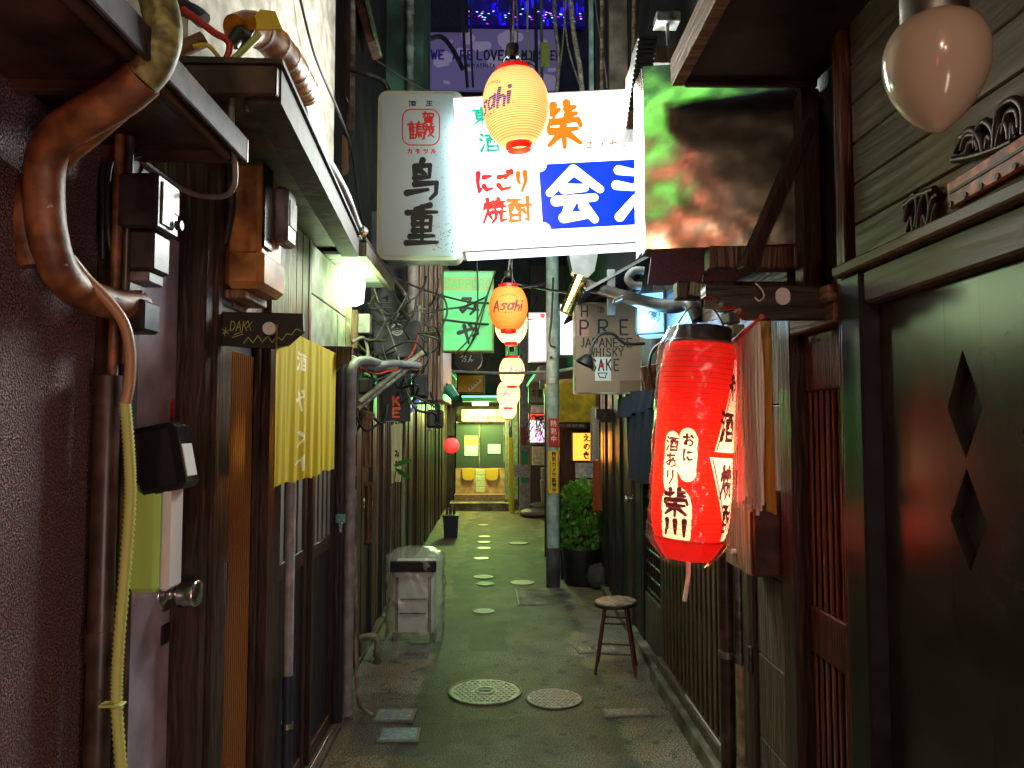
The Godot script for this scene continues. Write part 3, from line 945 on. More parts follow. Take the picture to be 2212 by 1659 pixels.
	bx(b, "slat_backing", 1.02, 1.06, 0.1, 1.93, 2.862, 4.59, M.olivewood)
	var d := 3.30
	while d < 4.5:
		bx(b, "slat", 0.985, 1.018, 0.16, 1.92, d, d + 0.045, M.olivewood, 0.003)
		d += 0.082
	bx(b, "sill", 0.96, 1.06, 0.10, 0.155, 2.95, 4.55, M.greywood)
	cyl(b, "track_rail", v(0.975, 0.158, 3.25), v(0.975, 0.158, 3.9), 0.004, M.brass)
	bx(b, "white_strip", 0.97, 1.018, 0.16, 1.2, 3.20, 3.235, M.whiteplastic)
	# canopy box clad in polished sheet metal, red under
	var cb := bx(b, "canopy_box", 0.525, 1.055, 2.165, 2.64, 2.52, 2.66, M.dark)
	var pm := MB.new()
	var rows := []
	var f := FastNoiseLite.new()
	f.seed = 9
	f.frequency = 2.3
	for r in 29:
		var row := []
		for c in 29:
			var x := 0.505 + 0.54 * c / 28.0
			var y := 2.80 - 0.645 * r / 28.0
			row.append(v(x, y, 2.40 + 0.18 * (1.045 - x) + 0.0045 * f.get_noise_2d(x * 1.2, y * 2.0) + 0.0005 * f.get_noise_2d(x * 5.0, y * 6.0 + 3.0)))
		rows.append(row)
	pm.grid(rows, false, true)
	put(cb, "sheet_metal", pm.mesh(), M.panelmetal, Transform3D())
	pm = MB.new()
	rows = []
	for r in 29:
		var row := []
		for c in 20:
			var dd := 2.495 + 0.165 * c / 19.0
			var y := 2.80 - 0.645 * r / 28.0
			row.append(v(0.503 + 0.006 * f.get_noise_2d(dd * 2.4, y * 2.2 + 7.0), y, dd))
		rows.append(row)
	pm.grid(rows, false, false)
	put(cb, "sheet_metal", pm.mesh(), M.panelmetal, Transform3D())
	loft(cb, "red_underside", [v(0.53, 2.163, 2.50), v(1.0, 2.163, 2.42), v(1.0, 2.15, 2.42), v(0.53, 2.15, 2.50)], [v(0.64, 2.163, 3.12), v(1.0, 2.163, 3.12), v(1.0, 2.15, 3.12), v(0.64, 2.15, 3.12)], M.redcloth)
	bx(b, "canopy_post", 0.99, 1.055, 1.95, 2.66, 2.35, 2.42, M.dkwood)
	beam(b, "brace", at(1610, 585, 2.30), at(1748, 262, 2.34), 0.05, 0.04, M.dkwood)
	bx(b, "under_beam", 0.70, 1.05, 2.07, 2.145, 2.40, 2.47, M.redwood)
	bx(b, "under_beam", 0.62, 1.05, 1.99, 2.05, 2.52, 2.58, M.dkwood)
	# stacked ribs of the tile edge beside the white sign
	for k in 20:
		var t := k / 19.0
		var q := at(lerpf(1392, 1366, t), lerpf(100, 290, t), 3.2)
		ob(b, "tile", q, Vector3(0.085, 0.0175, 0.16), M[["black", "dark"][k % 2]] if k < 16 else M.tan, Basis(Vector3(0, 0, 1), 0.04), 0.003)
	bx(b, "gutter_end", 0.62, 0.86, 3.16, 3.24, 3.18, 3.5, M.olivewood)
	# dark front with lattice panel, then the corrugated roof
	b = thing("shuttered_bar_building", "dark shuttered bar front behind the wooden stool under a corrugated roof", "building", v(1.8, 0, 5.8))
	bx(b, "wall", 1.09, 3.2, 0, 7, 4.601, 7.3, M.dark)
	planks(b, "board", 1.09, 1.03, 0.06, 1.95, 5.3, 7.2, 0.15, ["navywood", "dkwood", "navywood", "black"], 0.03)
	var dl := bx(b, "lattice_panel", 1.06, 1.085, 0.06, 1.9, 4.62, 5.28, M.black)
	bx(dl, "stile", 1.02, 1.058, 0.06, 1.9, 4.62, 4.68, M.navywood)
	bx(dl, "stile", 1.02, 1.058, 0.06, 1.9, 5.22, 5.28, M.navywood)
	for k in 8:
		bx(dl, "bar", 1.04, 1.058, 0.42 + k * 0.09, 0.436 + k * 0.09, 4.681, 5.219, M.dkwood, 0.002)
	for k in 6:
		bx(dl, "bar", 1.045, 1.0575, 0.4, 1.1, 4.76 + k * 0.08, 4.775 + k * 0.08, M.dkwood, 0.002)
	bx(dl, "bottom_panel", 1.03, 1.058, 0.06, 0.40, 4.681, 5.219, M.greywood)
	bx(b, "footing", 0.97, 1.09, 0, 0.058, 4.601, 7.2, M.concrete)
	knob(b, v(1.02, 1.0, 5.6), Vector3.LEFT, 1.0)
	bx(b, "eave", 0.75, 1.09, 1.98, 2.03, 5.6, 7.2, M.dkwoodh)
	var roof := MB.new()
	rows = []
	for r in 41:
		var row := []
		for c in 8:
			var t := c / 7.0
			var dd := 4.65 + 1.6 * r / 40.0
			row.append(v(lerpf(0.56, 1.25, t), lerpf(2.42, 2.80, t) + 0.018 * sin(dd * TAU / 0.13), dd))
		rows.append(row)
	roof.grid(rows)
	put(b, "corrugated_roof", roof.mesh(), M.greywall, Transform3D())
	for k in 5:
		bx(b, "cladding_panel", 0.93 + k * 0.16, 1.085 + k * 0.16, 3.3, 8.0, 6.0, 6.1, M.tancladding, 0.003)
	bx(b, "green_strip", 0.80, 0.84, 3.2, 8.0, 6.3, 6.36, M.polegreen)
	bx(b, "dark_strip", 0.842, 0.925, 3.2, 8.0, 6.1, 6.2, M.navywood)
	bx(b, "roof_bracket", 0.70, 0.75, 2.25, 2.55, 4.66, 4.70, M.greywall)
	# farther right
	b = thing("lit_window_building", "timber front with hanging strips past the green pole, right side", "building", v(1.9, 0, 10.0))
	bx(b, "wall", 1.25, 3.4, 0, 5.5, 7.301, 13.9, M.dark)
	planks(b, "board", 1.25, 1.17, 0.03, 2.2, 7.9, 13.8, 0.22, ["dkwood", "black", "navywood"], 0.06)
	bx(b, "front_wall", 0.70, 1.24, 0, 0.6, 8.9, 9.0, M.dkwood)
	for k in 4:
		bx(b, "front_post", [0.70, 0.95, 1.16, 0.56][k], [0.74, 0.99, 1.2, 0.60][k], 0.0, 2.2, 8.85, 8.898, M.dkwood)
	bx(b, "front_beam", 0.50, 1.24, 2.0, 2.1, 8.80, 8.848, M.dkwoodh)
	bx(b, "front_backing", 0.60, 1.24, 0.601, 2.0, 9.05, 9.1, M.redwood)
	bx(b, "eave", 0.5, 1.25, 2.22, 2.28, 8.9, 13.5, M.dkwoodh)
# ---------------------------------------------------------------- far end
func fx(px: float, d: float) -> float:
	return at(px, 920, d).x

func fy(py: float, d: float) -> float:
	return at(1075, py, d).y

func far_end() -> void:
	var D := 14.1
	var b := thing("restaurant_building", "green and yellow lit restaurant front closing the end of the alley", "building", v(-0.3, 0, D + 1.0))
	var wm := mat("restwall", lin(0.30, 0.42, 0.30), 0.7, 0.0, "soft", 0.8, 0.1)
	bx(b, "wall", -3, 3.2, 1.95, 5.0, D + 0.05, D + 3, M.dark)
	bx(b, "side_wall", -3, fx(983, D), 0, 1.948, D + 0.05, D + 1, M.dark)
	bx(b, "side_wall", fx(1092, D), 3.2, 0, 1.948, D + 0.05, D + 1, M.dark)
	bx(b, "back_wall", -0.9, 0.3, 0, 1.948, D + 0.6, D + 0.7, wm)
	bx(b, "step", fx(975, D), fx(1100, D), 0, 0.14, D - 0.5, D + 0.04, M.concrete)
	bx(b, "step", fx(983, D), fx(1092, D), 0, 0.27, D - 0.2, D + 0.59, mat("steptile", lin(0.35, 0.2, 0.14), 0.6, 0.0, "soft", 2.0, 0.1))
	var panelm := mat("frontpanel", lin(0.55, 0.36, 0.18), 0.5, 0.0, "soft", 1.2, 0.1)
	bx(b, "front_panel", fx(984, D), fx(1091, D), 0.271, 0.75, D + 0.02, D + 0.06, panelm)
	for k in 2:
		var px: float = [1012, 1063][k]
		prism(b, "counter_apron", [Vector2(-0.12, 0.2), Vector2(0.12, 0.2), Vector2(0.11, 0.03), Vector2(0.06, -0.02), Vector2(-0.06, -0.02), Vector2(-0.11, 0.03)], 0.03, mat("apron", lin(0.65, 0.42, 0.03), 0.5), Transform3D(Basis(), v(fx(px, D), 0.54, D + 0.0)))
	for k in 4:
		bx(b, "tile", fx(1028, D), fx(1047, D), 0.29 + k * 0.11, 0.39 + k * 0.11, D + 0.005, D + 0.018, mat("greentile", lin(0.5, 0.6, 0.35), 0.35))
	for k in 2:
		var x0 := fx([985, 1038][k], D)
		var x1 := fx([1035, 1088][k], D)
		var dr := bx(b, "door", x0, x1, 0.752, 1.60, D + 0.02, D + 0.05, mat("greenglass", lin(0.045, 0.075, 0.055), 0.15))
		bx(dr, "frame", x0, x1, 1.60, 1.63, D + 0.015, D + 0.055, M.cream)
		bx(dr, "frame", x1, x1 + 0.018, 0.752, 1.63, D + 0.015, D + 0.055, M.cream)
		if k == 0:
			bx(dr, "notice", x0 + 0.16, x0 + 0.42, 1.18, 1.36, D + 0.012, D + 0.018, mat("limepaper", lin(0.5, 0.7, 0.12), 0.7), 0.0005)
			bx(dr, "notice", x0 + 0.16, x0 + 0.42, 0.98, 1.178, D + 0.012, D + 0.018, mat("bluepaper", lin(0.35, 0.62, 0.62), 0.7), 0.0005)
		else:
			bx(dr, "notice", x0 + 0.14, x0 + 0.38, 1.02, 1.20, D + 0.012, D + 0.018, M.bluepaper, 0.0005)
	var im := canvas(256, 64, Color(1.0, 0.86, 0.42))
	for k in 7:
		glyph(im, ["の", "き", "お", "酒", "み", "や", "酎"][k], 60 + k * 28, 34, 22, 24, 2.0, Color(0.6, 0.2, 0.05))
	bx(b, "sign_board", fx(998, D), fx(1090, D), 1.64, 1.86, D - 0.06, D + 0.04, print_mat("restsign", im, 0.5, 0.7), 0.002)
	bx(b, "canopy", fx(1000, D), fx(1092, D), 2.0, 2.06, D - 0.5, D + 0.04, mat("canopygreen", lin(0.1, 0.5, 0.22), 0.5))
	var lm := bx(b, "ceiling_lamp", fx(1022, D), fx(1055, D), 1.93, 1.98, D - 0.45, D - 0.25, glow_mat("ceilinglamp", Color(1.0, 0.95, 0.75), 5.0))
	area(lm, v(fx(1038, D), 1.92, D - 0.35), Basis(Vector3.RIGHT, -PI / 2), Vector2(0.3, 0.18), 2.6, Color(0.95, 1.0, 0.55))
	var gl := bx(b, "green_tube_lamp", fx(1000, D), fx(1090, D), 2.075, 2.10, D - 0.5, D - 0.46, glow_mat("greentube", Color(0.25, 1.0, 0.5), 2.0))
	area(gl, v(fx(1045, D), 2.09, D - 0.53), Basis(Vector3.UP, PI).rotated(Vector3.RIGHT, -0.6), Vector2(0.8, 0.05), 3.0, Color(0.3, 1.0, 0.5))
	var po := thing("pillar", "mint green painted pillar beside the lit restaurant doors", "pillar", v(0.26, 0, 13.9))
	bx(po, "shaft", fx(1092, 13.9), fx(1118, 13.9), 0, 3.2, 13.8, 13.95, mat("mint", lin(0.45, 0.68, 0.5), 0.5, 0.0, "soft", 2.0, 0.2))
	bx(po, "plinth", fx(1090, 13.9), fx(1120, 13.9), 0.0, 0.2, 13.77, 13.798, M.concrete)
	po = thing("marker_pole", "thin yellow pole standing in front of mint pillar", "pole", v(0.26, 0, 13.3))
	cyl(po, "lower_sleeve", at(1105, 1095, 13.3) * Vector3(1, 0, 1), at(1103, 945, 13.3), 0.045, mat("poleyellow", lin(0.6, 0.48, 0.05), 0.5))
	cyl(po, "shaft", at(1103, 945, 13.3), at(1102, 880, 13.3), 0.03, M.dullsteel)
	po = thing("steel_post", "grey square post with red and green stickers at the alley end", "post", at(1132, 1090, 12.9) * Vector3(1, 0, 1))
	bx(po, "shaft", fx(1122, 12.9), fx(1144, 12.9), 0, 3.4, 12.85, 13.0, M.pvc)
	bx(po, "sticker", fx(1126, 12.84), fx(1138, 12.84), fy(962, 12.84), fy(922, 12.84), 12.842, 12.849, M.redsticker, 0.001)
	bx(po, "sticker", fx(1127, 12.84), fx(1140, 12.84), fy(1042, 12.84), fy(975, 12.84), 12.842, 12.849, mat("greensticker", lin(0.03, 0.35, 0.1), 0.5), 0.001)
	bx(po, "notice", fx(1111, 12.83), fx(1145, 12.83), fy(1031, 12.83), fy(1004, 12.83), 12.832, 12.84, M.paper, 0.001)
	b = thing("back_street_building", "brown back-street wall with pale panels right of the grey post", "building", v(1.2, 0, 13.6))
	bx(b, "wall", fx(1146, 13.5), 3.4, 0, 4.5, 13.5, 14.0, M.dkwood)
	bx(b, "pale_panel", fx(1147, 13.48), 1.35, fy(960, 13.48), fy(875, 13.48), 13.47, 13.498, M.pvc)
	bx(b, "pale_panel", fx(1149, 13.48), 1.35, fy(1005, 13.48), fy(965, 13.48), 13.47, 13.498, M.paper)
	# the city behind
	b = thing("office_building", "dark office block rising beyond the alley with printed hoarding and blue screen", "building", v(0, 0, 24))
	bx(b, "wall", -14, 14, 0, 22, 20.5, 30, mat("city", lin(0.035, 0.03, 0.045), 0.6, 0.0, "grime", 0.3, 0.1))
	for r in 6:
		for c in 9:
			bx(b, "window", -3.0 + c * 0.72, -2.45 + c * 0.72, 4.2 + r * 1.02, 4.95 + r * 1.02, 20.44, 20.49, M.pane, 0.01)
	im = canvas(700, 330, Color(0.52, 0.47, 0.66))
	for k in 26:
		var p := Vector2(rng.randf() * 700, rng.randf() * 330)
		var r := rng.randf_range(8, 34)
		seg(im, p, p + Vector2(rng.randf_range(10, 60), rng.randf_range(-8, 8)), r, r * 0.8, Color(0.74, 0.68, 0.78))
	word(im, "WE ARE", 30, 118, 30, 46, 8, 4.5, Color(0.16, 0.1, 0.5))
	word(im, "LOVELY", 270, 116, 30, 50, 8, 4.5, Color(0.09, 0.08, 0.14))
	word(im, "MONSTERS", 510, 116, 24, 46, 6, 4.5, Color(0.09, 0.08, 0.14))
	word(im, "MIYASHITA WONDER", 220, 188, 13, 20, 5, 1.8, Color(0.1, 0.09, 0.14))
	var q0 := at(920, 65, 20.4)
	var q1 := at(1205, 200, 20.4)
	bx(b, "hoarding", q0.x, q1.x, q1.y, q0.y, 20.3, 20.42, print_mat("hoarding", im, 0.7, 0.08), 0.004)
	im = canvas(256, 128, Color(0.02, 0.0, 0.2))
	for k in 150:
		var p := Vector2(rng.randf() * 256, rng.randf() * 128)
		seg(im, p, p + Vector2(0, rng.randf_range(2, 40)), rng.randf_range(1, 4), 1.0, [Color(0.05, 0.0, 0.75), Color(0.12, 0.05, 0.9), Color(0.0, 0.02, 0.12), Color(0.0, 0.02, 0.3)][k % 4])
	for k in 90:
		var p := Vector2(rng.randf() * 256, (8.0 if k % 2 else 100.0) + rng.randfn(0, 8))
		seg(im, p, p + Vector2(3, 0), 1.3, 1.0, [Color(0.6, 0.9, 1.0), Color(0.8, 0.8, 1.0), Color(0.9, 0.2, 0.9)][k % 3])
	var r0 := at(1010, -40, 20.4)
	var r1 := at(1262, 63, 20.4)
	bx(b, "led_screen", r0.x, r1.x, r1.y, r0.y, 20.25, 20.4, print_mat("ledscreen", im, 0.4, 0.8), 0.004)
	pass
	ob(b, "speaker_box", at(968, 36, 20.2), Vector3(1.15, 0.8, 0.3), M.black)

# ---------------------------------------------------------------- signs
func rounded(w: float, h: float, r: float) -> Array:
	var out := []
	for k in 4:
		var c := Vector2([1, -1, -1, 1][k] * (w / 2 - r), [1, 1, -1, -1][k] * (h / 2 - r))
		for i in 6:
			var a := PI / 2 * (k + i / 5.0)
			out.append(c + Vector2(cos(a), sin(a)) * r)
	return out

func box_sign(called: String, label: String, px: float, py: float, d: float, wpx: float, hpx: float, depth: float, face: Material, frame: Material, basis := Basis(), rim := 0.018, category := "sign") -> Node3D:
	var c := at(px, py, d)
	var s := d / F
	var w := wpx * s
	var h := hpx * s
	var o := thing(called, label, category, c - Vector3(0, h / 2, 0))
	ob(o, "case", c - basis.z * (depth / 2 + 0.004), Vector3(w, h, depth), frame, basis, 0.006)
	ob(o, "face", c, Vector3(w - rim * 2, h - rim * 2, 0.006), face, basis, 0.001)
	if rim > 0.0:
		for k in 2:
			ob(o, "rim", c + basis.x * (w / 2 - rim / 2) * (1 if k == 0 else -1) + basis.z * 0.002, Vector3(rim, h, 0.012), frame, basis, 0.002)
			ob(o, "rim", c + basis.y * (h / 2 - rim / 2) * (1 if k == 0 else -1) + basis.z * 0.002, Vector3(w - 2 * rim, rim, 0.012), frame, basis, 0.002)
	return o

func signs() -> void:
	# grey-white tavern sign, rounded corners
	var im := canvas(400, 810, Color(0.62, 0.69, 0.73))
	var ink := Color(0.03, 0.035, 0.045)
	var rd := Color(0.72, 0.05, 0.06)
	specks(im, 60, 5.0, Color(0.62, 0.65, 0.62), Rect2(0.3, 0.0, 0.65, 0.12))
	specks(im, 160, 2.2, Color(0.45, 0.48, 0.46), Rect2(0.7, 0.2, 0.28, 0.75))
	specks(im, 60, 2.6, Color(0.36, 0.38, 0.37), Rect2(0.66, 0.8, 0.32, 0.18))
	glyph(im, "酒", 140, 34, 36, 26, 2.5, Color(0.1, 0.16, 0.36))
	glyph(im, "王", 228, 34, 36, 26, 2.5, Color(0.1, 0.16, 0.36))
	var ring := rounded(190, 180, 46)
	for k in ring.size():
		var a: Vector2 = ring[k]
		var b: Vector2 = ring[(k + 1) % ring.size()]
		seg(im, Vector2(202, 168) + a, Vector2(202, 168) + b, 3.0, 3.0, rd)
	glyph(im, "鶴", 132, 140, 92, 92, 5.0, rd)
	glyph(im, "賀", 208, 92, 64, 60, 4.5, rd)
	glyph(im, "茂", 212, 154, 62, 66, 4.5, rd)
	word(im, "カモツル", 134, 276, 26, 26, 14, 2.6, rd)
	glyph(im, "鳥", 126, 330, 172, 200, 13.0, ink)
	glyph(im, "重", 128, 552, 166, 200, 12.0, ink)
	var c := at(908, 378, 4.3)
	var o := thing("box_sign", "grey-white rounded tavern sign with large black characters beside the glowing sign", "sign", c - Vector3(0, 0.5, 0))
	prism(o, "case", rounded(0.50, 1.01, 0.055), 0.15, M.pvc, Transform3D(Basis(), c - Vector3(0, 0, 0.085)))
	prism(o, "rim", rounded(0.505, 1.015, 0.058), 0.03, mat("rimgreen", lin(0.42, 0.48, 0.42), 0.4), Transform3D(Basis(), c - Vector3(0, 0, 0.012)))
	prism(o, "face", rounded(0.462, 0.972, 0.04), 0.012, print_mat("torishige", im, 0.6), Transform3D(Basis(), c + Vector3(0, 0, 0.004)))
	tube(o, "bracket", [c + Vector3(-0.2, 0.5, -0.1), c + Vector3(-0.25, 0.62, -0.1), c + Vector3(-0.5, 0.7, -0.1)], 0.015, M.dullsteel)
	# the glowing white sign
	im = canvas(1000, 804, Color(1, 1, 1))
	var org := Color(0.95, 0.30, 0.05)
	glyph(im, "東", 88, 52, 100, 100, 6, Color(0.0, 0.45, 0.36))
	glyph(im, "酒", 120, 190, 100, 100, 7, Color(0.0, 0.45, 0.36))
	glyph(im, "栄", 452, 52, 205, 240, 17, org)
	for k in 4:
		glyph(im, ["エ", "イ", "セ", "ン"][k], 668 + k * 60, 262, 42, 42, 3.5, Color(0.5, 0.28, 0.1))
	glyph(im, "に", 84, 392, 92, 116, 11, Color(0.85, 0.03, 0.12))
	glyph(im, "ご", 182, 400, 96, 106, 11, Color(0.85, 0.10, 0.05))
	glyph(im, "り", 282, 400, 84, 112, 11, Color(0.88, 0.28, 0.04))
	glyph(im, "焼", 108, 536, 126, 136, 9, Color(0.85, 0.06, 0.10))
	glyph(im, "酎", 242, 536, 126, 136, 9, Color(0.88, 0.30, 0.10))
	im.fill_rect(Rect2i(415, 372, 585, 345), Color(0.0, 0.14, 0.62))
	for q in [Vector2(415, 372), Vector2(415, 717)]:
		seg(im, q, q + Vector2(1, 0.5), 40, 40, Color.WHITE)
	glyph(im, "会", 446, 402, 290, 280, 24, Color.WHITE, 0.0, 0.15)
	glyph(im, "津", 790, 402, 290, 280, 22, Color.WHITE, 0.0, 0.15)
	im.fill_rect(Rect2i(0, 742, 1000, 3), Color(0.75, 0.78, 0.85))
	var ws := print_mat("whitesign", im, 0.4, 1.4)
	var bs := Basis(Vector3(0, 0, 1), deg_to_rad(3.5))
	o = box_sign("glowing_sign", "large glowing white box sign with orange, red and blue lettering across the alley", 1200, 366, 4.0, 434, 346, 0.2, ws, M.whiteplastic, bs, 0.006)
	c = at(1200, 366, 4.0)
	area(o, c + Vector3(0, 0, 0.02), bs * Basis(Vector3.UP, PI), Vector2(1.06, 0.85), 4.3, Color(0.96, 1.0, 0.97))
	area(o, c + Vector3(0, 0, -0.23), bs, Vector2(1.06, 0.85), 2.0, Color(0.9, 1.0, 0.95))
	ob(o, "back_face", c - Vector3(0, 0, 0.212), Vector3(1.06, 0.84, 0.006), ws, bs * Basis(Vector3.UP, PI), 0.001)
	ob(o, "under_face", c - bs.y * 0.435 - Vector3(0, 0, 0.105), Vector3(1.04, 0.004, 0.18), glow_mat("underglow", Color(0.85, 0.92, 1.0), 1.0), bs, 0.0005)
	for k in 2:
		cyl(o, "hanger", c + bs.y * 0.43 + bs.x * (0.3 if k == 0 else 0.48) - Vector3(0, 0, 0.1), c + Vector3(0.3 if k == 0 else 0.5, 3.2, -0.1), 0.012, M.palecable, 8)
	# green sign
	im = canvas(330, 512, Color(0.36, 0.80, 0.46))
	im.fill_rect(Rect2i(0, 30, 330, 92), Color(0.50, 0.62, 0.32))
	word(im, "SAPPORO", 14, 48, 36, 54, 9, 4.0, Color(0.28, 0.66, 0.36))
	glyph(im, "み", 104, 156, 142, 124, 10.5, Color(0.01, 0.06, 0.05))
	glyph(im, "や", 100, 338, 152, 132, 11, Color(0.01, 0.06, 0.05))
	box_sign("green_sign", "green box sign with two black characters hanging left of the lanterns", 1010, 672, 6.0, 114, 176, 0.16, print_mat("greensign", im, 0.5, 0.2), mat("signyellow", lin(0.2, 0.28, 0.04), 0.5), Basis(), 0.012)
	# hand-lettered whisky board
	im = canvas(440, 600, Color(0.53, 0.42, 0.33))
	var bk := Color(0.08, 0.08, 0.09)
	im.fill_rect(Rect2i(10, 110, 80, 110), Color(0.68, 0.46, 0.40))
	word(im, "H", 36, 14, 50, 70, 0, 5, bk)
	glyph(im, "酒", 150, 14, 46, 44, 2.6, Color(0.45, 0.1, 0.08))
	glyph(im, "P", 24, 112, 66, 98, 6.5, bk, 0, 0.05)
	glyph(im, "R", 150, 108, 74, 100, 6.5, bk, 0, 0.05)
	glyph(im, "E", 300, 108, 62, 98, 6.5, bk, 0, 0.05)
	word(im, "JAPANESE", 34, 234, 40, 58, 7, 4.5, bk)
	word(im, "WHISKY", 96, 302, 34, 52, 8, 4.0, bk)
	im.fill_rect(Rect2i(130, 362, 110, 160), Color(0.75, 0.74, 0.72))
	word(im, "SAKE", 102, 378, 38, 74, 14, 5.0, bk)
	im.fill_rect(Rect2i(164, 404, 28, 28), Color(0.65, 0.06, 0.06))
	for s in [[150, 470, 214, 470], [152, 470, 162, 500], [162, 500, 200, 502], [200, 502, 212, 470]]:
		seg(im, Vector2(s[0], s[1]), Vector2(s[2], s[3]), 3.5, 3.0, bk)
	im.fill_rect(Rect2i(300, 520, 140, 80), Color(0.42, 0.30, 0.20))
	o = box_sign("whisky_board", "tan hand-lettered board advertising whisky and sake under the corrugated roof", 1313, 752, 5.2, 148, 200, 0.08, print_mat("whisky", im, 0.7), M.cream, Basis(), 0.012, "signboard")
	# gooseneck lamp in front of it
	var gn := thing("gooseneck_lamp", "black gooseneck lamp arching over the hand-lettered board", "lamp", at(1390, 742, 5.0))
	tube(gn, "arm", [at(1392, 742, 5.05), at(1350, 742, 5.0), at(1325, 722, 4.97), at(1298, 722, 4.95), at(1281, 742, 4.95), at(1275, 766, 4.95)], 0.011, M.rubber)
	lathe(gn, "shade", [Vector2(0.012, 0.03), Vector2(0.03, 0.02), Vector2(0.05, -0.01), Vector2(0.068, -0.045)], M.black, Transform3D(Basis(Vector3(0, 0, 1), -0.45), at(1269, 775, 4.95)), 18)
	# blue box lantern
	im = canvas(160, 200, Color(0.50, 0.82, 1.0))
	for k in 14:
		seg(im, Vector2(-100 + k * 26, 0), Vector2(20 + k * 26, 200), 1.2, 1.2, Color(0.30, 0.60, 0.82))
		seg(im, Vector2(20 + k * 26, 0), Vector2(-100 + k * 26, 200), 1.2, 1.2, Color(0.30, 0.60, 0.82))
	glyph(im, "菊", 62, 52, 78, 96, 5, Color(0.02, 0.05, 0.12))
	var bm := print_mat("bluelamp", im, 0.5, 0.55)
	c = at(1414, 680, 4.4)
	var by := Basis(Vector3.UP, -0.5)
	o = thing("box_lantern", "small blue-white box lantern with one black character beside the red lantern", "lantern", c - Vector3(0, 0.13, 0))
	ob(o, "shade", c, Vector3(0.17, 0.24, 0.17), bm, by, 0.003)
	for k in 4:
		ob(o, "frame_post", c + by * Vector3([1, 1, -1, -1][k] * 0.084, 0, [1, -1, -1, 1][k] * 0.084), Vector3(0.013, 0.256, 0.013), M.rubber, by, 0.002)
		for y in [-0.122, 0.122]:
			ob(o, "frame_bar", c + by * Vector3([1, 0, -1, 0][k] * 0.084, y, [0, 1, 0, -1][k] * 0.084), Vector3(0.012 if k % 2 == 0 else 0.155, 0.012, 0.155 if k % 2 == 0 else 0.012), M.rubber, by, 0.002)
	ob(o, "base_glow_panel", c - Vector3(0, 0.131, 0), Vector3(0.15, 0.006, 0.15), glow_mat("bluebase", Color(0.6, 0.85, 1.0), 0.5), by, 0.001)
	omni(o, c + Vector3(-0.14, -0.05, 0.14), 0.10, Color(0.55, 0.82, 1.0), 0.08)
	cyl(o, "hanger", c + Vector3(0, 0.125, 0), v(c.x, 2.5, -c.z), 0.006, M.rubber, 6)
	# lit signs in the middle distance
	im = canvas(96, 270, Color(1, 1, 1))
	im.fill_rect(Rect2i(0, 0, 96, 24), Color(0.8, 0.8, 0.8))
	glyph(im, "酒", 60, 3, 30, 24, 2.5, Color(0.8, 0.0, 0.05))
	column(im, "やき", 38, 60, 30, 10, 1.5, Color(0.6, 0.7, 0.72))
	o = box_sign("lit_sign", "tall white lit sign with red mark left of the green pole", 1161, 728, 9.5, 40, 108, 0.14, print_mat("litwhite", im, 0.4, 1.1), M.whiteplastic, Basis(), 0.01)
	area(o, at(1161, 728, 9.46), Basis(Vector3.UP, PI), Vector2(0.2, 0.6), 0.3, Color(0.85, 1.0, 1.0))
	o = box_sign("lit_sign", "blue-white lit sign in a dark frame right of the green pole", 1226, 712, 7.9, 40, 118, 0.14, glow_mat("litblue", Color(0.72, 0.93, 1.0), 0.9), M.rubber, Basis(), 0.02)
	area(o, at(1226, 712, 7.86), Basis(Vector3.UP, PI), Vector2(0.17, 0.5), 0.3, Color(0.75, 0.95, 1.0))
	im = canvas(140, 110, Color(0.62, 0.58, 0.48))
	glyph(im, "お", 20, 30, 44, 48, 4, Color(0.04, 0.04, 0.04))
	glyph(im, "酒", 74, 30, 48, 48, 3.5, Color(0.04, 0.04, 0.04))
	box_sign("small_sign", "cream sign with two black characters behind the green pole", 1160, 850, 12.0, 36, 44, 0.1, print_mat("creamsign", im, 0.6), M.black, Basis(), 0.02)
	im = canvas(128, 160, Color(0.98, 0.92, 0.95))
	im.fill_rect(Rect2i(0, 0, 128, 34), Color(0.9, 0.2, 0.1))
	specks(im, 14, 9.0, Color(0.9, 0.25, 0.65))
	box_sign("pink_sign", "pink and white lit sign low at the alley end", 1161, 925, 12.2, 38, 66, 0.12, print_mat("pinksign", im, 0.4, 0.7), M.rubber, Basis(), 0.02)
	im = canvas(200, 150, Color(0.10, 0.13, 0.12))
	glyph(im, "お", 40, 50, 50, 46, 3.2, Color(0.8, 0.85, 0.8))
	glyph(im, "ん", 96, 50, 46, 46, 3.2, Color(0.8, 0.85, 0.8))
	o = thing("round_sign", "dark round sign with white script under the green sign", "sign", at(1012, 800, 8.0))
	prism(o, "face", rounded(0.29, 0.25, 0.12), 0.05, print_mat("roundsign", im, 0.5), Transform3D(Basis(), at(1012, 776, 8.0)))
	prism(o, "rim", rounded(0.305, 0.265, 0.128), 0.03, M.pvc, Transform3D(Basis(), at(1012, 776, 8.02)))
	im = canvas(256, 180, Color(0.60, 0.46, 0.03))
	for t in 26:
		seg(im, Vector2(120 + t * 4, 150 - t * 3.6), Vector2(124 + t * 4, 146 - t * 3.6), 17, 17, Color(0.7, 0.66, 0.55))
	for k in 4:
		glyph(im, ["お", "み", "や", "き"][k], 118 + k * 26, 126 - k * 24, 20, 20, 2.2, Color(0.1, 0.06, 0.02))
	box_sign("yellow_sign", "mustard yellow sign with slanted white strip above the far doors", 1017, 829, 8.5, 60, 42, 0.1, print_mat("mustard", im, 0.6, 0.06), M.black, Basis(), 0.015)
	im = canvas(128, 230, Color(0.02, 0.02, 0.024))
	for k in 4:
		glyph(im, ["S", "A", "K", "E"][k], 46, 12 + k * 54, 36, 40, 5.5, Color(0.75, 0.26, 0.12) if k > 1 else Color(0.16, 0.12, 0.11))
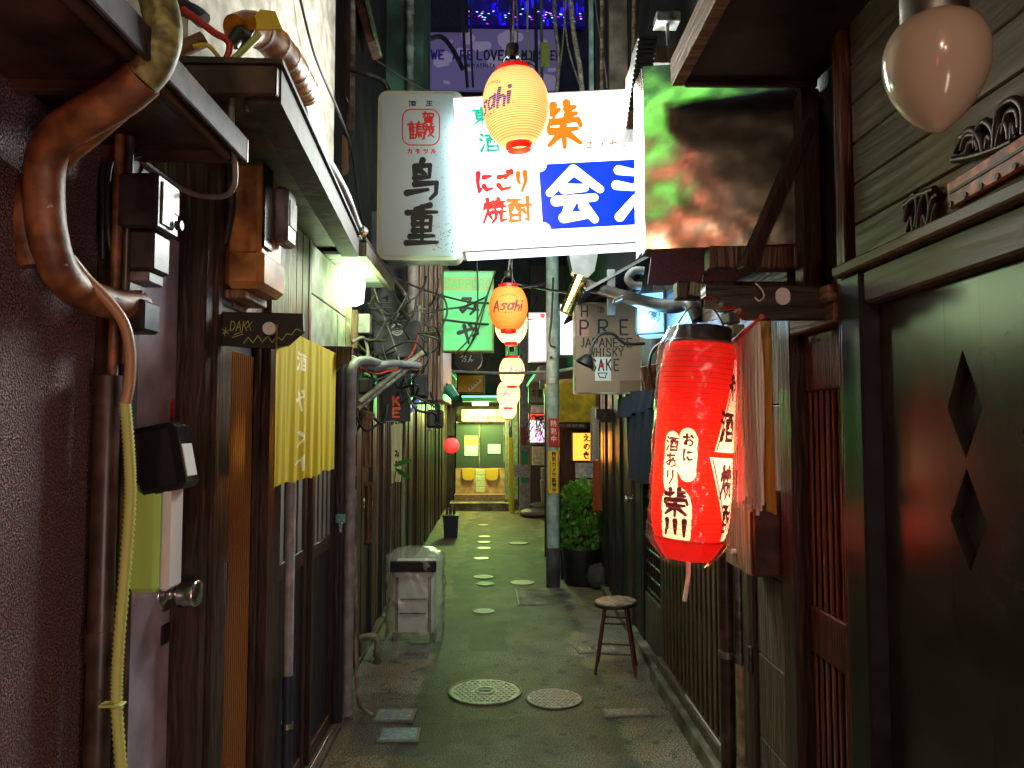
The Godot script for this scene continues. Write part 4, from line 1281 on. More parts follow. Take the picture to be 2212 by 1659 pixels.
	box_sign("sake_sign", "black vertical sign with orange letters among cables on the left", 856, 855, 5.4, 62, 110, 0.12, print_mat("sakesign", im, 0.5), M.rubber, Basis(Vector3.UP, 0.15), 0.006)
	# small warm sign past the planter
	im = canvas(160, 180, Color(1.0, 0.66, 0.22))
	column(im, "えのき", 66, 8, 48, 9, 4.5, Color(0.15, 0.05, 0.01))
	o = box_sign("warm_sign", "amber lit sign with black script above the ivy planter", 1264, 965, 8.0, 56, 62, 0.08, print_mat("enoki", im, 0.6, 0.8), M.dkwood, Basis(), 0.008)
	area(o, at(1264, 965, 7.95), Basis(Vector3.UP, PI), Vector2(0.26, 0.28), 0.28, Color(1.0, 0.6, 0.2))
	for k in 2:
		var nt := thing("notice", ["upper paper notice pinned under the amber sign", "lower paper notice pinned under the amber sign"][k], "notice", at(1262, 1030 + k * 34, 7.98))
		ob(nt, "sheet", at(1262, 1016 + k * 36, 7.98), Vector3(0.19, 0.16, 0.003), M.paper, Basis(Vector3(0, 0, 1), [0.02, -0.015][k]), 0.0005)
	# lit signs behind the camera, mirrored in the polished sheet metal
	o = thing("green_street_sign", "green lit box sign hung high behind the photographer", "sign", v(0.0, 4.1, -2.3))
	ob(o, "case", v(-0.05, 4.6, -2.3), Vector3(1.0, 0.9, 0.14), M.rubber)
	ob(o, "lit_face", v(-0.05, 4.6, -2.22), Vector3(0.96, 0.86, 0.008), glow_mat("streetgreen", Color(0.30, 1.0, 0.32), 0.22), Basis(), 0.001)
	area(o, v(-0.05, 4.6, -2.20), Basis(), Vector2(0.96, 0.86), 0.45, Color(0.5, 1.0, 0.42))
	cyl(o, "bracket", v(-1.04, 4.8, -2.3), v(-0.55, 4.8, -2.3), 0.02, M.rubber)
	o = thing("orange_street_sign", "orange lit box sign hung behind the photographer under the green one", "sign", v(0.1, 3.2, -2.4))
	ob(o, "case", v(0.1, 3.45, -2.4), Vector3(0.8, 0.42, 0.14), M.rubber)
	ob(o, "lit_face", v(0.1, 3.45, -2.32), Vector3(0.76, 0.38, 0.008), glow_mat("streetorange", Color(1.0, 0.14, 0.03), 0.32), Basis(), 0.001)
	area(o, v(0.1, 3.45, -2.30), Basis(), Vector2(0.76, 0.38), 0.16, Color(1.0, 0.3, 0.1))
	cyl(o, "bracket", v(0.5, 3.55, -2.4), v(1.04, 3.55, -2.4), 0.02, M.rubber)
	# a shop's standing lamp sign beside the photographer: its light lies low on the stucco, hose and letter box
	o = thing("standing_lamp_sign", "pinkish-white standing lamp sign on the paving beside the photographer", "sign", v(0.8, 0, -0.45))
	ob(o, "case", v(0.86, 0.85, -0.45), Vector3(0.12, 1.0, 0.5), M.rubber)
	ob(o, "lit_face", v(0.795, 0.85, -0.45), Vector3(0.008, 0.96, 0.46), glow_mat("standglow", Color(1.0, 0.84, 0.82), 0.5), Basis(), 0.001)
	bx(o, "foot", 0.8, 0.92, 0.0, 0.35, -0.6, -0.3, M.rubber)
	area(o, v(0.785, 0.85, -0.45), Basis(Vector3.UP, PI / 2 - 0.45), Vector2(0.46, 0.96), 1.5, Color(1.0, 0.86, 0.82))
# ---------------------------------------------------------------- lanterns
func paper_mat(key: String, im: Image, glow: float) -> StandardMaterial3D:
	var m := print_mat(key, im, 0.7, glow)
	m.backlight_enabled = true
	m.backlight = Color(0.9, 0.9, 0.9)
	return m

func lanterns() -> void:
	var im := canvas(1024, 420, Color(1.0, 0.85, 0.66))
	for u in [256, 768]:
		var blue := Color(0.03, 0.16, 0.62)
		var x: float = u - 142
		for k in 5:
			glyph(im, ["A", "s", "a", "h", "i"][k], x, 150 if k in [0, 3] else 142, 58 if k != 4 else 38, 104, 9.0, blue, 0.22, 0.25)
			x += 60 if k != 0 else 66
		for k in 11:
			var a := (k - 5) * 0.12
			seg(im, Vector2(u + sin(a) * 120, 220 - cos(a) * 128), Vector2(u + sin(a) * 132, 220 - cos(a) * 142), 3.5, 2.5, Color(0.35, 0.22, 0.12))
		seg(im, Vector2(u - 30, 128), Vector2(u + 30, 128), 2.0, 2.0, Color(0.45, 0.3, 0.2))
		word(im, "エセイ", u - 36, 262, 18, 16, 6, 2.0, Color(0.35, 0.22, 0.12))
	for k in 34:
		im.fill_rect(Rect2i(0, 5 + k * 12, 1024, 4), Color(0.80, 0.60, 0.36))
	var pm := paper_mat("lanternpaper", im, 0.04)
	pm.albedo_color = Color(1.0, 0.90, 0.76)
	pm.backlight = Color(0.62, 0.62, 0.62)
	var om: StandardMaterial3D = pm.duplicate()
	om.albedo_color = Color(1.0, 0.72, 0.44)  # orange tint stands in for the weaker light of the second lantern
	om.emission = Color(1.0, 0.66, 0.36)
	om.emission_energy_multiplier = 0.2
	var hm: StandardMaterial3D = pm.duplicate()
	hm.emission = Color(1.0, 1.0, 1.0)
	hm.backlight = Color(0.9, 0.9, 0.9)
	hm.emission_energy_multiplier = 0.85
	var R := 0.15
	var H := 0.318
	var prof := []
	for i in 69:
		var t := i / 68.0
		var e := absf(t - 0.46) / 0.54
		prof.append(Vector2(R * sqrt(maxf(0.0, 1.0 - pow(e * 0.87, 2.0))) + (0.0012 if i % 2 else -0.0012), H / 2 - t * H))
	var body := lathe_mesh(prof, 40)
	var cap := lathe_mesh([Vector2(0.0, 0.022), Vector2(0.073, 0.022), Vector2(0.078, 0.018), Vector2(0.078, -0.014), Vector2(0.07, -0.018)], 32)
	var ring := lathe_mesh([Vector2(0.056, 0.016), Vector2(0.060, 0.014), Vector2(0.060, -0.014), Vector2(0.052, -0.016)], 32)
	var spots := [[1115, 238, 148, -0.95, 0.08, "big cream paper lantern in front of the glowing sign, nearest of the string", 0.5], [1098, 668, 85, 0.0, 0.0, "paper lantern tinted orange for its weak light, blue lettering in front, second along the alley", 0.16], [1104, 702, 72, 1.45, 0.0, "glowing paper lantern hidden half behind the second one", 1.4], [1106, 804, 55, 0.55, 0.0, "bright white round paper lantern below the second and third", 1.6], [1098, 853, 50, -0.6, 0.0, "white paper lantern fifth along the string", 1.5], [1097, 884, 37, 0.3, 0.0, "smallest glowing paper lantern, last before the far doors", 1.5]]
	for q in [[0.05, 2.75, -0.9], [0.0, 2.8, -2.6]]:      # the string goes on behind the camera
		spots.append([q[0], q[1], -q[2], 0.3, 0.0, "paper lantern of the same string just behind the photographer" if q[2] > -1.5 else "paper lantern of the same string farther behind the photographer", 4.5])
	var ups := []
	for s in spots:
		var d: float = 2 * R * F / s[2] if s[2] > 10 else 3.0
		var c := at(s[0], s[1], d) if s[2] > 10 else Vector3(s[0], s[1], s[2])
		var o := thing("paper_lantern", s[5], "lantern", c - Vector3(0, H / 2 + 0.03, 0), "paper lanterns strung along the alley")
		var tilt := Basis(Vector3(0, 0, 1), s[4]) * Basis(Vector3(1, 0, 0), 0.0)
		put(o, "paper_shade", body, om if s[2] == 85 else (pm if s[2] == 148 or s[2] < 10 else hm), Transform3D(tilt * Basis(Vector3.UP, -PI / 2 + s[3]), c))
		put(o, "top_cap", cap, M.red, Transform3D(tilt, c + tilt.y * (H / 2 + 0.012)))
		put(o, "bottom_ring", ring, M.red, Transform3D(tilt, c - tilt.y * (H / 2 + 0.010)))
		var top := c + tilt.y * (H / 2 + 0.034)
		tube(o, "wire_bail", [top + Vector3(-0.06, -0.01, 0), top + Vector3(-0.035, 0.05, 0), top + Vector3(0, 0.075, 0), top + Vector3(0.035, 0.05, 0), top + Vector3(0.06, -0.01, 0)], 0.003, M.dullsteel, 6)
		var bulb := lathe(o, "bulb", [Vector2(0.0, 0.05), Vector2(0.02, 0.045), Vector2(0.02, 0.02), Vector2(0.032, -0.01), Vector2(0.024, -0.035), Vector2(0.0, -0.045)], glow_mat("bulb", Color(1.0, 0.85, 0.6), 6.0) if not M.has("bulb") else M.bulb, Transform3D(tilt, c - tilt.y * (0.10 if s[2] == 148 else 0.07)), 14)
		omni(bulb, c - tilt.y * (0.105 if s[2] == 148 else 0.075), s[6] * 0.062, Color(1.0, 0.80, 0.58) if s[2] == 148 or s[2] == 85 else Color(1.0, 0.92, 0.8), 0.03)
		lathe(o, "bulb_socket", [Vector2(0.0, 0.05), Vector2(0.03, 0.045), Vector2(0.03, 0.0), Vector2(0.018, -0.01)], M.rubber, Transform3D(Basis(), top + Vector3(0, 0.06, 0)), 12)
		var up := 1.3 if d < 4 else 0.42
		tube(o, "cord", [top + Vector3(0, 0.1, 0), top + Vector3(0.012, 0.1 + up * 0.4, 0), top + Vector3(-0.008, 0.1 + up * 0.75, 0), top + Vector3(0.004, 0.1 + up, 0)], 0.005, M.palecable, 6)
		ups.append(top + Vector3(0.004, 0.1 + up, 0))
	var w := thing("lantern_wire", "thin black wire carrying the string of paper lanterns down the alley", "cable", ups[0])
	tube(w, "strand", [ups[0] + Vector3(0.1, 0.3, 2.0), ups[0], (ups[0] + ups[1]) / 2 - Vector3(0, 0.12, 0), ups[1], ups[2], ups[3], ups[4], ups[5], v(0.3, 2.4, 13.9)], 0.006, M.rubber, 6)
	# tall red lantern in its plastic bag
	im = canvas(1024, 760, Color(0.80, 0.10, 0.05))
	for k in 38:
		im.fill_rect(Rect2i(0, k * 20, 1024, 3), Color(0.42, 0.02, 0.015))
	var wht := Color(1.0, 0.93, 0.88)
	var nv := Color(0.10, 0.03, 0.10)
	# three columns of outlined characters on the face towards the alley, wedges on its right
	for q in [[560, 352, 32, 240], [630, 336, 34, 190], [592, 560, 64, 200]]:
		for t in 10:
			seg(im, Vector2(q[0] + rng.randf_range(-5, 5), q[1] + q[2] + q[3] * t / 14.0), Vector2(q[0] + rng.randf_range(-5, 5), q[1] + q[2] + q[3] * (t + 1) / 14.0), q[2], q[2], wht)
	column(im, "酒あり", 532, 372, 56, 8, 4.0, nv)
	column(im, "おに", 606, 360, 48, 8, 4.0, nv)
	glyph(im, "栄", 534, 570, 112, 104, 8.0, nv)
	glyph(im, "川", 538, 684, 108, 62, 9.0, nv)
	for y in range(60, 420):
		var t := (y - 60) / 360.0
		im.fill_rect(Rect2i(int(842 - t * 104), y, int(30 + t * 110), 1), wht)
	for y in range(440, 760):
		var t := (y - 440) / 320.0
		im.fill_rect(Rect2i(int(718 + t * 110), y, int(150 - t * 60), 1), wht)
	seg(im, Vector2(848, 70), Vector2(750, 410), 3, 3, nv)
	seg(im, Vector2(732, 450), Vector2(830, 740), 3, 3, nv)
	glyph(im, "酒", 762, 260, 88, 120, 7, nv)
	glyph(im, "や", 806, 120, 54, 100, 7, nv)
	glyph(im, "焼", 770, 470, 90, 130, 7, nv)
	glyph(im, "酎", 800, 610, 76, 120, 6, nv)
	for k in 38:
		im.fill_rect(Rect2i(500, k * 20, 420, 1), Color(0.7, 0.3, 0.25))
	pm = paper_mat("redpaper", im, 0.08)
	var c := at(1500, 950, 2.5)
	var tl := Basis(Vector3(0, 0, 1), -0.072)
	var o := thing("red_lantern", "tall red paper lantern in a clear plastic bag with white-edged characters", "lantern", c - Vector3(0, 0.42, 0))
	prof = []
	for i in 77:
		var t := i / 76.0
		var e := absf(t - 0.5) * 2
		prof.append(Vector2(0.128 - 0.018 * pow(e, 8.0) + 0.004 * t + (0.001 if i % 2 else -0.001), 0.325 - t * 0.65))
	put(o, "paper_shade", lathe_mesh(prof, 48), pm, Transform3D(tl * Basis(Vector3.UP, 2.02), c))
	put(o, "top_cap", lathe_mesh([Vector2(0.0, 0.045), Vector2(0.098, 0.045), Vector2(0.103, 0.04), Vector2(0.103, 0.0), Vector2(0.11, -0.006)], 36), M.rubber, Transform3D(tl, c + tl.y * 0.338))
	put(o, "bottom_ring", lathe_mesh([Vector2(0.116, 0.01), Vector2(0.118, 0.0), Vector2(0.10, -0.03), Vector2(0.078, -0.062), Vector2(0.07, -0.064)], 36), M.red, Transform3D(tl, c - tl.y * 0.335))
	# bag: creased clear film that gathers below
	var rows := []
	for r in 40:
		var t := r / 39.0
		var y := 0.385 - t * 0.80
		var rad := 0.139
		if t < 0.09:
			rad = lerpf(0.102, 0.139, t / 0.09)
		elif t > 0.90:
			rad = lerpf(0.142, 0.072, (t - 0.90) / 0.10)
		var row := []
		for k in 65:
			var a := TAU * (k % 64) / 64
			var cr := 0.0025 * sin(a * 9 + r * 0.9) + 0.002 * sin(a * 17 - r * 1.7) + (0.006 * sin(a * 13 + 1.0) if (t < 0.12 or t > 0.88) else 0.0)
			row.append(Vector3(sin(a), 0, cos(a)) * (rad + cr) + Vector3(0, y, 0))
		rows.append(row)
	var mb := MB.new()
	mb.grid(rows, true, true)
	put(o, "plastic_bag", mb.mesh(), M.clearbag, Transform3D(tl, c))
	var rb := lathe(o, "bulb", [Vector2(0.0, 0.06), Vector2(0.02, 0.05), Vector2(0.035, 0.0), Vector2(0.02, -0.045), Vector2(0.0, -0.05)], glow_mat("redbulb", Color(1.0, 0.8, 0.6), 6.0), Transform3D(tl, c - tl.y * 0.10), 14)
	omni(rb, c - tl.y * 0.11, 0.19, Color(1.0, 0.72, 0.5), 0.03)
	tube(o, "tassel", [c - tl.y * 0.40, c - tl.y * 0.45 + Vector3(0.006, 0, 0), c - tl.y * 0.54 - Vector3(0.002, 0, 0)], 0.008, M.string)
	tube(o, "wire_bail", [c + tl.y * 0.35 - tl.x * 0.1, c + tl.y * 0.44 - tl.x * 0.05, c + tl.y * 0.46, c + tl.y * 0.44 + tl.x * 0.05, c + tl.y * 0.35 + tl.x * 0.1], 0.003, M.dullsteel, 6)
	cyl(o, "hook", c + tl.y * 0.45, c + tl.y * 0.45 + Vector3(0.01, 0.12, 0), 0.005, M.rubber, 8)
	# small red lantern far left
	c = at(975, 962, 9.0)
	o = thing("small_red_lantern", "small round plain red lantern hanging by dark timber on the left", "lantern", c - Vector3(0, 0.1, 0))
	var sp := []
	for i in 13:
		var a := PI * i / 12
		sp.append(Vector2(0.096 * sin(a), 0.098 * cos(a)))
	lathe(o, "paper_shade", sp, glow_mat("smallred", Color(1.0, 0.03, 0.015), 0.5), Transform3D(Basis(), c), 24)
	cyl(o, "top_cap", c + Vector3(0, 0.09, 0), c + Vector3(0, 0.115, 0), 0.04, M.rubber)
	omni(o, c, 0.02, Color(1.0, 0.1, 0.05), 0.05)
	tube(o, "cord", [c + Vector3(0, 0.11, 0), c + Vector3(-0.01, 0.25, 0), c + Vector3(-0.005, 0.55, 0)], 0.005, M.tan)
	# red lantern behind the camera, mirrored in the sheet metal and the lacquered door
	c = v(-0.55, 1.75, -1.1)
	o = thing("red_lantern", "tall red paper lantern hung behind the photographer", "lantern", c - Vector3(0, 0.3, 0))
	lathe(o, "paper_shade", [Vector2(0.1, 0.24), Vector2(0.135, 0.2), Vector2(0.14, 0.0), Vector2(0.135, -0.2), Vector2(0.1, -0.24)], glow_mat("backred", Color(1.0, 0.12, 0.03), 1.6), Transform3D(Basis(), c), 28)
	cyl(o, "top_cap", c + Vector3(0, 0.24, 0), c + Vector3(0, 0.28, 0), 0.1, M.rubber)
	omni(o, c, 0.10, Color(1.0, 0.22, 0.08), 0.1)
	cyl(o, "cord", c + Vector3(0, 0.28, 0), v(c.x, 2.262, -c.z), 0.004, M.rubber, 6)
	# wall lamp under the pale eave
	c = at(750, 622, 4.15)
	o = thing("wall_lamp", "bright white bulkhead lamp under the pale boarded eave on the left", "lamp", c - Vector3(0, 0.11, 0))
	prism(o, "glass_shade", [Vector2(-0.085, 0.085), Vector2(-0.03, 0.10), Vector2(0.06, 0.095), Vector2(0.085, 0.03), Vector2(0.075, -0.09), Vector2(-0.02, -0.10), Vector2(-0.07, -0.03)], 0.13, glow_mat("walllamp", Color(0.93, 1.0, 0.9), 2.2), Transform3D(Basis(Vector3.UP, 0.5), c))
	ob(o, "bracket", c + Vector3(0, 0.10, -0.02), Vector3(0.16, 0.02, 0.14), M.dullsteel, Basis(Vector3.UP, 0.5))
	cyl(o, "stem", c + Vector3(-0.02, 0.1, -0.02), v(c.x - 0.02, 2.416, -c.z + 0.02), 0.014, M.rubber)
	omni(o, c + Vector3(0.03, 0, 0), 0.34, Color(0.85, 1.0, 0.72), 0.09)
	# unlit drop-shaped lamp near the camera
	c = at(2022, 150, 1.3)
	o = thing("drop_lamp", "unlit cream drop-shaped glass lamp under the eave, nearest on the right", "lamp", c - Vector3(0, 0.12, 0))
	var glass := mat("opal", lin(0.46, 0.38, 0.27), 0.14)
	glass.subsurf_scatter_enabled = true
	glass.subsurf_scatter_strength = 0.2
	prof = []
	for q in [[0.052, 0.092], [0.072, 0.075], [0.086, 0.045], [0.0885, 0.015], [0.083, -0.02], [0.068, -0.055], [0.047, -0.085], [0.026, -0.104], [0.010, -0.116], [0.0, -0.119]]:
		prof.append(Vector2(q[0], q[1]))
	var fine := []
	for i in prof.size() - 1:
		for k in 4:
			fine.append(prof[i].cubic_interpolate(prof[i + 1], prof[maxi(i - 1, 0)], prof[mini(i + 2, prof.size() - 1)], k / 4.0))
	fine.append(prof[-1])
	lathe(o, "glass_globe", fine, glass, Transform3D(Basis(), c), 48)
	lathe(o, "collar", [Vector2(0.0, 0.17), Vector2(0.05, 0.168), Vector2(0.056, 0.16), Vector2(0.056, 0.09), Vector2(0.05, 0.086)], M.dullsteel, Transform3D(Basis(), c), 36)
	cyl(o, "stem", c + Vector3(0, 0.168, 0), Vector3(c.x, 2.66, c.z), 0.012, M.rubber)

# ---------------------------------------------------------------- left fittings
func left_fittings() -> void:
	# lagged pipe bundle
	var o := thing("pipe_bundle", "thick brown taped pipe bundle looping round the canopy edge", "pipe", v(-0.92, 1.9, 1.6))
	tube(o, "mossy_bend", [at(322, -60, 1.42), at(346, 20, 1.40), at(352, 80, 1.40), at(335, 135, 1.40), at(305, 172, 1.40)], 0.035, M.mosswrap, 14)
	tube(o, "lagged_pipe", [at(310, 168, 1.40), at(262, 208, 1.41), at(190, 250, 1.43), at(130, 290, 1.47), at(100, 345, 1.50), at(96, 430, 1.52), at(104, 510, 1.54), at(128, 585, 1.58), at(175, 632, 1.66), at(240, 655, 1.76), at(300, 660, 1.86)], 0.038, M.wrap, 14)
	tube(o, "lagged_pipe", [at(275, 210, 1.46), at(200, 275, 1.48), at(135, 330, 1.52), at(75, 400, 1.55), at(58, 480, 1.55), at(75, 575, 1.56)], 0.030, M.wrap, 12)
	for q in [[150, 275, 1.45], [100, 345, 1.5], [97, 460, 1.53], [128, 585, 1.58], [240, 655, 1.76]]:
		var c := at(q[0], q[1], q[2])
		ob(o, "cable_tie", c + Vector3(0.02, 0, 0.02), Vector3(0.03, 0.005, 0.03), M.palecable, Basis(Vector3(0, 0, 1), 0.5))
	o = thing("conduit", "smooth tan conduit running into a ribbed yellow hose", "pipe", v(-0.87, 0, 1.72))
	tube(o, "bend", [at(150, 556, 1.60), at(185, 600, 1.64), at(235, 652, 1.68), at(268, 700, 1.70), at(281, 760, 1.71), at(279, 830, 1.71), at(270, 872, 1.71)], 0.0125, mat("tanpipe", lin(0.36, 0.2, 0.09), 0.4), 12)
	var hp := smooth_path([at(270, 870, 1.71), at(279, 980, 1.71), at(281, 1080, 1.71), at(270, 1230, 1.72), at(256, 1400, 1.72), at(252, 1520, 1.72), at(262, 1680, 1.72), at(262, 1800, 1.72)], 26)
	put(o, "ribbed_hose", tube_mesh(hp, 0.014, 12, 0.0035), M.hose, Transform3D(Basis(), hp[0]))
	tube(o, "hose_tail", [hp[-1], v(hp[-1].x, 0.3, 1.72), v(hp[-1].x, 0.02, 1.72)], 0.0125, M.hose)
	ob(o, "cable_tie", at(243, 1522, 1.71), Vector3(0.05, 0.006, 0.03), M.hose)
	o = thing("downpipe", "dark brown drainpipe standing beside the ribbed yellow hose", "pipe", v(-0.93, 0, 1.79))
	cyl(o, "shaft", v(-0.935, 0, 1.79), v(-0.935, 1.62, 1.79), 0.028, M.darkpipe, 20)
	for y in [1.0, 1.6]:
		cyl(o, "collar", v(-0.935, y, 1.79), v(-0.935, y + 0.07, 1.79), 0.032, M.darkpipe, 20)
	cyl(o, "upper_conduit", v(-0.925, 1.62, 1.79), v(-0.925, 2.26, 1.79), 0.012, M.wrap, 10)
	cyl(o, "upper_conduit", v(-0.905, 1.7, 1.80), v(-0.905, 2.26, 1.80), 0.010, M.darkpipe, 10)
	# meter under the canopy
	o = thing("electric_meter", "dark electricity meter box with small glass window under the canopy", "meter", v(-0.88, 1.90, 1.83))
	bx(o, "case", -0.93, -0.825, 2.03, 2.165, 1.78, 1.90, M.meter, 0.006)
	bx(o, "window", -0.8248, -0.820, 2.045, 2.15, 1.80, 1.86, M.frosted, 0.001)
	bx(o, "face_plate", -0.8249, -0.822, 2.09, 2.155, 1.862, 1.895, M.metergrey, 0.001)
	bx(o, "terminal_cover", -0.92, -0.84, 1.93, 2.028, 1.80, 1.89, M.meter, 0.006)
	bx(o, "terminal_box", -0.90, -0.85, 1.90, 1.928, 1.80, 1.88, M.metergrey, 0.004)
	cyl(o, "reset_knob", v(-0.82, 2.06, 1.875), v(-0.805, 2.06, 1.875), 0.012, M.rubber)
	o = thing("junction_box", "small dark junction box with cables on the grey door jamb", "junction box", v(-0.9, 1.78, 1.86))
	bx(o, "case", -0.929, -0.86, 1.78, 1.86, 1.80, 1.89, M.meter, 0.008)
	cyl(o, "gland", v(-0.895, 1.86, 1.84), v(-0.895, 1.885, 1.84), 0.014, M.rubber)
	# beige meter cabinet, the orange light on it painted into its colour
	o = thing("meter_cabinet", "beige meter cabinet with orange light put into its colour above the green bracket board", "cabinet", v(-0.81, 1.98, 2.44))
	bx(o, "case", -0.866, -0.752, 2.06, 2.395, 2.33, 2.56, M.orangelitbox, 0.016)
	bx(o, "lower_tray", -0.866, -0.742, 1.985, 2.115, 2.322, 2.575, M.orangelitbox, 0.02)
	bx(o, "glass_front", -0.751, -0.742, 2.12, 2.392, 2.335, 2.42, M.blackgloss, 0.004)
	bx(o, "meter_face", -0.751, -0.70, 2.16, 2.35, 2.44, 2.55, M.metergrey, 0.012)
	bx(o, "meter_label", -0.699, -0.696, 2.22, 2.31, 2.46, 2.54, M.paper, 0.001)
	bx(o, "mounting_board", -0.866, -0.80, 1.955, 1.983, 2.34, 2.56, M.tan)
	tube(o, "lead_in", [v(-0.86, 2.49, 2.33), v(-0.85, 2.35, 2.315), v(-0.84, 2.24, 2.312), v(-0.86, 2.12, 2.315)], 0.014, M.rubber)
	# letter box with black lid
	o = thing("letter_box", "letter box with green light put into its lime body, white front and black lid", "letter box", v(-0.90, 1.12, 1.90))
	bx(o, "body", -0.949, -0.862, 1.125, 1.41, 1.915, 2.005, M.greenlitplastic, 0.014)
	bx(o, "front_cover", -0.861, -0.836, 1.13, 1.40, 1.917, 2.003, M.whiteplastic, 0.010)
	ob(o, "lid", v(-0.872, 1.465, 1.96), Vector3(0.125, 0.175, 0.115), M.blackgloss, Basis(Vector3(0, 0, 1), 0.20), 0.016)
	ob(o, "label_window", v(-0.8155, 1.462, 1.96) + Vector3(0.008, 0.0, 0), Vector3(0.004, 0.085, 0.06), M.whiteplastic, Basis(Vector3(0, 0, 1), 0.20), 0.001)
	# bracket board, pole and yellow curtain
	var im := canvas(440, 160, Color(0.055, 0.075, 0.045))
	var ch := Color(0.62, 0.68, 0.36)
	word(im, "DAK", 54, 42, 28, 40, 4, 2.2, ch, 0.2)
	for q in [[16, 76, 48, 96], [34, 70, 30, 104], [18, 98, 50, 80], [150, 40, 166, 82], [146, 70, 172, 44], [78, 100, 120, 88], [70, 112, 124, 98]]:
		seg(im, Vector2(q[0], q[1]), Vector2(q[2], q[3]), 2.0, 1.6, ch)
	var last := Vector2(128, 138)
	for k in 12:
		var nx := Vector2(128 + 25 * (k + 1), [112, 136, 104, 132, 106, 134, 108, 124, 96, 100, 74, 84][k])
		seg(im, last, nx, 2.0, 2.0, ch)
		last = nx
	o = thing("bracket_board", "dark green scribbled bracket board holding the yellow curtain pole", "bracket", v(-0.862, 1.79, 2.31))
	prism(o, "board", [Vector2(-0.866, 1.80), Vector2(-0.70, 1.79), Vector2(-0.655, 1.80), Vector2(-0.605, 1.845), Vector2(-0.608, 1.90), Vector2(-0.866, 1.905)], 0.022, print_mat("dakboard", im, 0.5), Transform3D(Basis(), v(0, 0, 2.312)))
	var o2 := thing("bracket_board", "plain dark bracket board at the far end of the yellow curtain", "bracket", v(-0.84, 1.77, 3.14))
	prism(o2, "board", [Vector2(-0.845, 1.78), Vector2(-0.70, 1.775), Vector2(-0.62, 1.83), Vector2(-0.615, 1.885), Vector2(-0.845, 1.89)], 0.022, M.dkwood, Transform3D(Basis(), v(0, 0, 3.14)))
	o = thing("curtain_pole", "bamboo pole with a white end cap carrying the yellow curtain", "pole", v(-0.70, 1.845, 2.7))
	cyl(o, "pole", v(-0.70, 1.848, 2.28), v(-0.70, 1.842, 3.17), 0.014, M.tan)
	cyl(o, "end_cap", v(-0.70, 1.848, 2.262), v(-0.70, 1.848, 2.28), 0.020, M.whiteplastic)
	cyl(o, "end_cap", v(-0.70, 1.842, 3.17), v(-0.70, 1.842, 3.19), 0.024, M.whiteplastic)
	im = canvas(256, 420, Color(0.76, 0.69, 0.0))
	column(im, "酒", 116, 46, 54, 20, 3.6, Color(0.92, 0.9, 0.72))
	glyph(im, "や", 112, 160, 56, 60, 4.0, Color(0.92, 0.9, 0.72))
	glyph(im, "メ", 118, 262, 54, 66, 4.0, Color(0.92, 0.9, 0.72))
	glyph(im, "イ", 112, 338, 54, 60, 4.0, Color(0.92, 0.9, 0.72))
	var ym := print_mat("norenprint", im, 0.85)
	ym.backlight_enabled = true
	ym.backlight = Color(0.5, 0.5, 0.5)
	o = thing("shop_curtain", "yellow split shop curtain with white brushed characters", "curtain", v(-0.70, 1.36, 2.7))
	cloth(o, "panel", v(-0.683, 1.862, 2.27), v(-0.683, 1.858, 2.84), 0.495, 5.0, 0.007, ym, 1.0, 0.03, 70, 24)
	cloth(o, "panel", v(-0.683, 1.858, 2.85), v(-0.683, 1.856, 3.12), 0.485, 2.0, 0.005, M.yellowcloth, 3.0, -0.22, 34, 24)
	# pipes by the glazed doors
	o = thing("drainpipe", "slim grey pipe with dark blue foot beside the pillar", "pipe", v(-0.815, 0, 2.96))
	cyl(o, "shaft", v(-0.815, 0.55, 2.955), v(-0.815, 1.8, 2.955), 0.018, M.pvc)
	cyl(o, "foot", v(-0.815, 0, 2.955), v(-0.815, 0.56, 2.955), 0.0195, M.bluepipe)
	cyl(o, "coupling", v(-0.815, 0.50, 2.955), v(-0.815, 0.58, 2.955), 0.023, M.bluepipe)
	cyl(o, "pipe_band", v(-0.815, 0.38, 2.955), v(-0.815, 0.40, 2.955), 0.024, M.steel)
	o = thing("drainpipe", "pale grey pipe with joints on the corner post past the glazed doors", "pipe", v(-0.80, 0, 4.02))
	cyl(o, "shaft", v(-0.795, 0.02, 4.03), v(-0.795, 1.80, 4.03), 0.026, M.pvc, 18)
	for y in [0.75, 1.28, 1.5]:
		cyl(o, "joint", v(-0.795, y, 4.03), v(-0.795, y + 0.05, 4.03), 0.030, M.pvc, 18)
	tube(o, "elbow", [v(-0.795, 1.78, 4.03), v(-0.79, 1.88, 4.06), v(-0.75, 1.92, 4.2), v(-0.72, 1.93, 4.6)], 0.026, M.pvc, 14)
	o = thing("padlock", "steel padlock with turquoise tag on the glazed door edge", "padlock", v(-0.81, 1.0, 3.90))
	ob(o, "tag", at(736, 1120, 3.87), Vector3(0.05, 0.045, 0.004), mat("tag", lin(0.1, 0.42, 0.38), 0.5))
	ob(o, "body", at(736, 1140, 3.865), Vector3(0.022, 0.05, 0.012), M.steel)
	tube(o, "shackle", [at(733, 1130, 3.865), at(734, 1118, 3.865), at(738, 1118, 3.865), at(739, 1130, 3.865)], 0.003, M.steel, 6)
	o = thing("tap_pipe", "bent cream water pipe sticking up at the foot of the left wall", "pipe", v(-0.80, 0, 5.0))
	tube(o, "bend", [v(-0.90, 0.16, 4.95), v(-0.82, 0.17, 4.95), v(-0.785, 0.14, 4.95), v(-0.785, 0.0, 4.95)], 0.024, M.cream, 12)
	cyl(o, "collar", v(-0.785, 0.05, 4.95), v(-0.785, 0.09, 4.95), 0.029, M.cream)
	o = thing("cable_tail", "grey-green cables trailing to the ground at the corner post", "cable", v(-0.76, 0, 4.05))
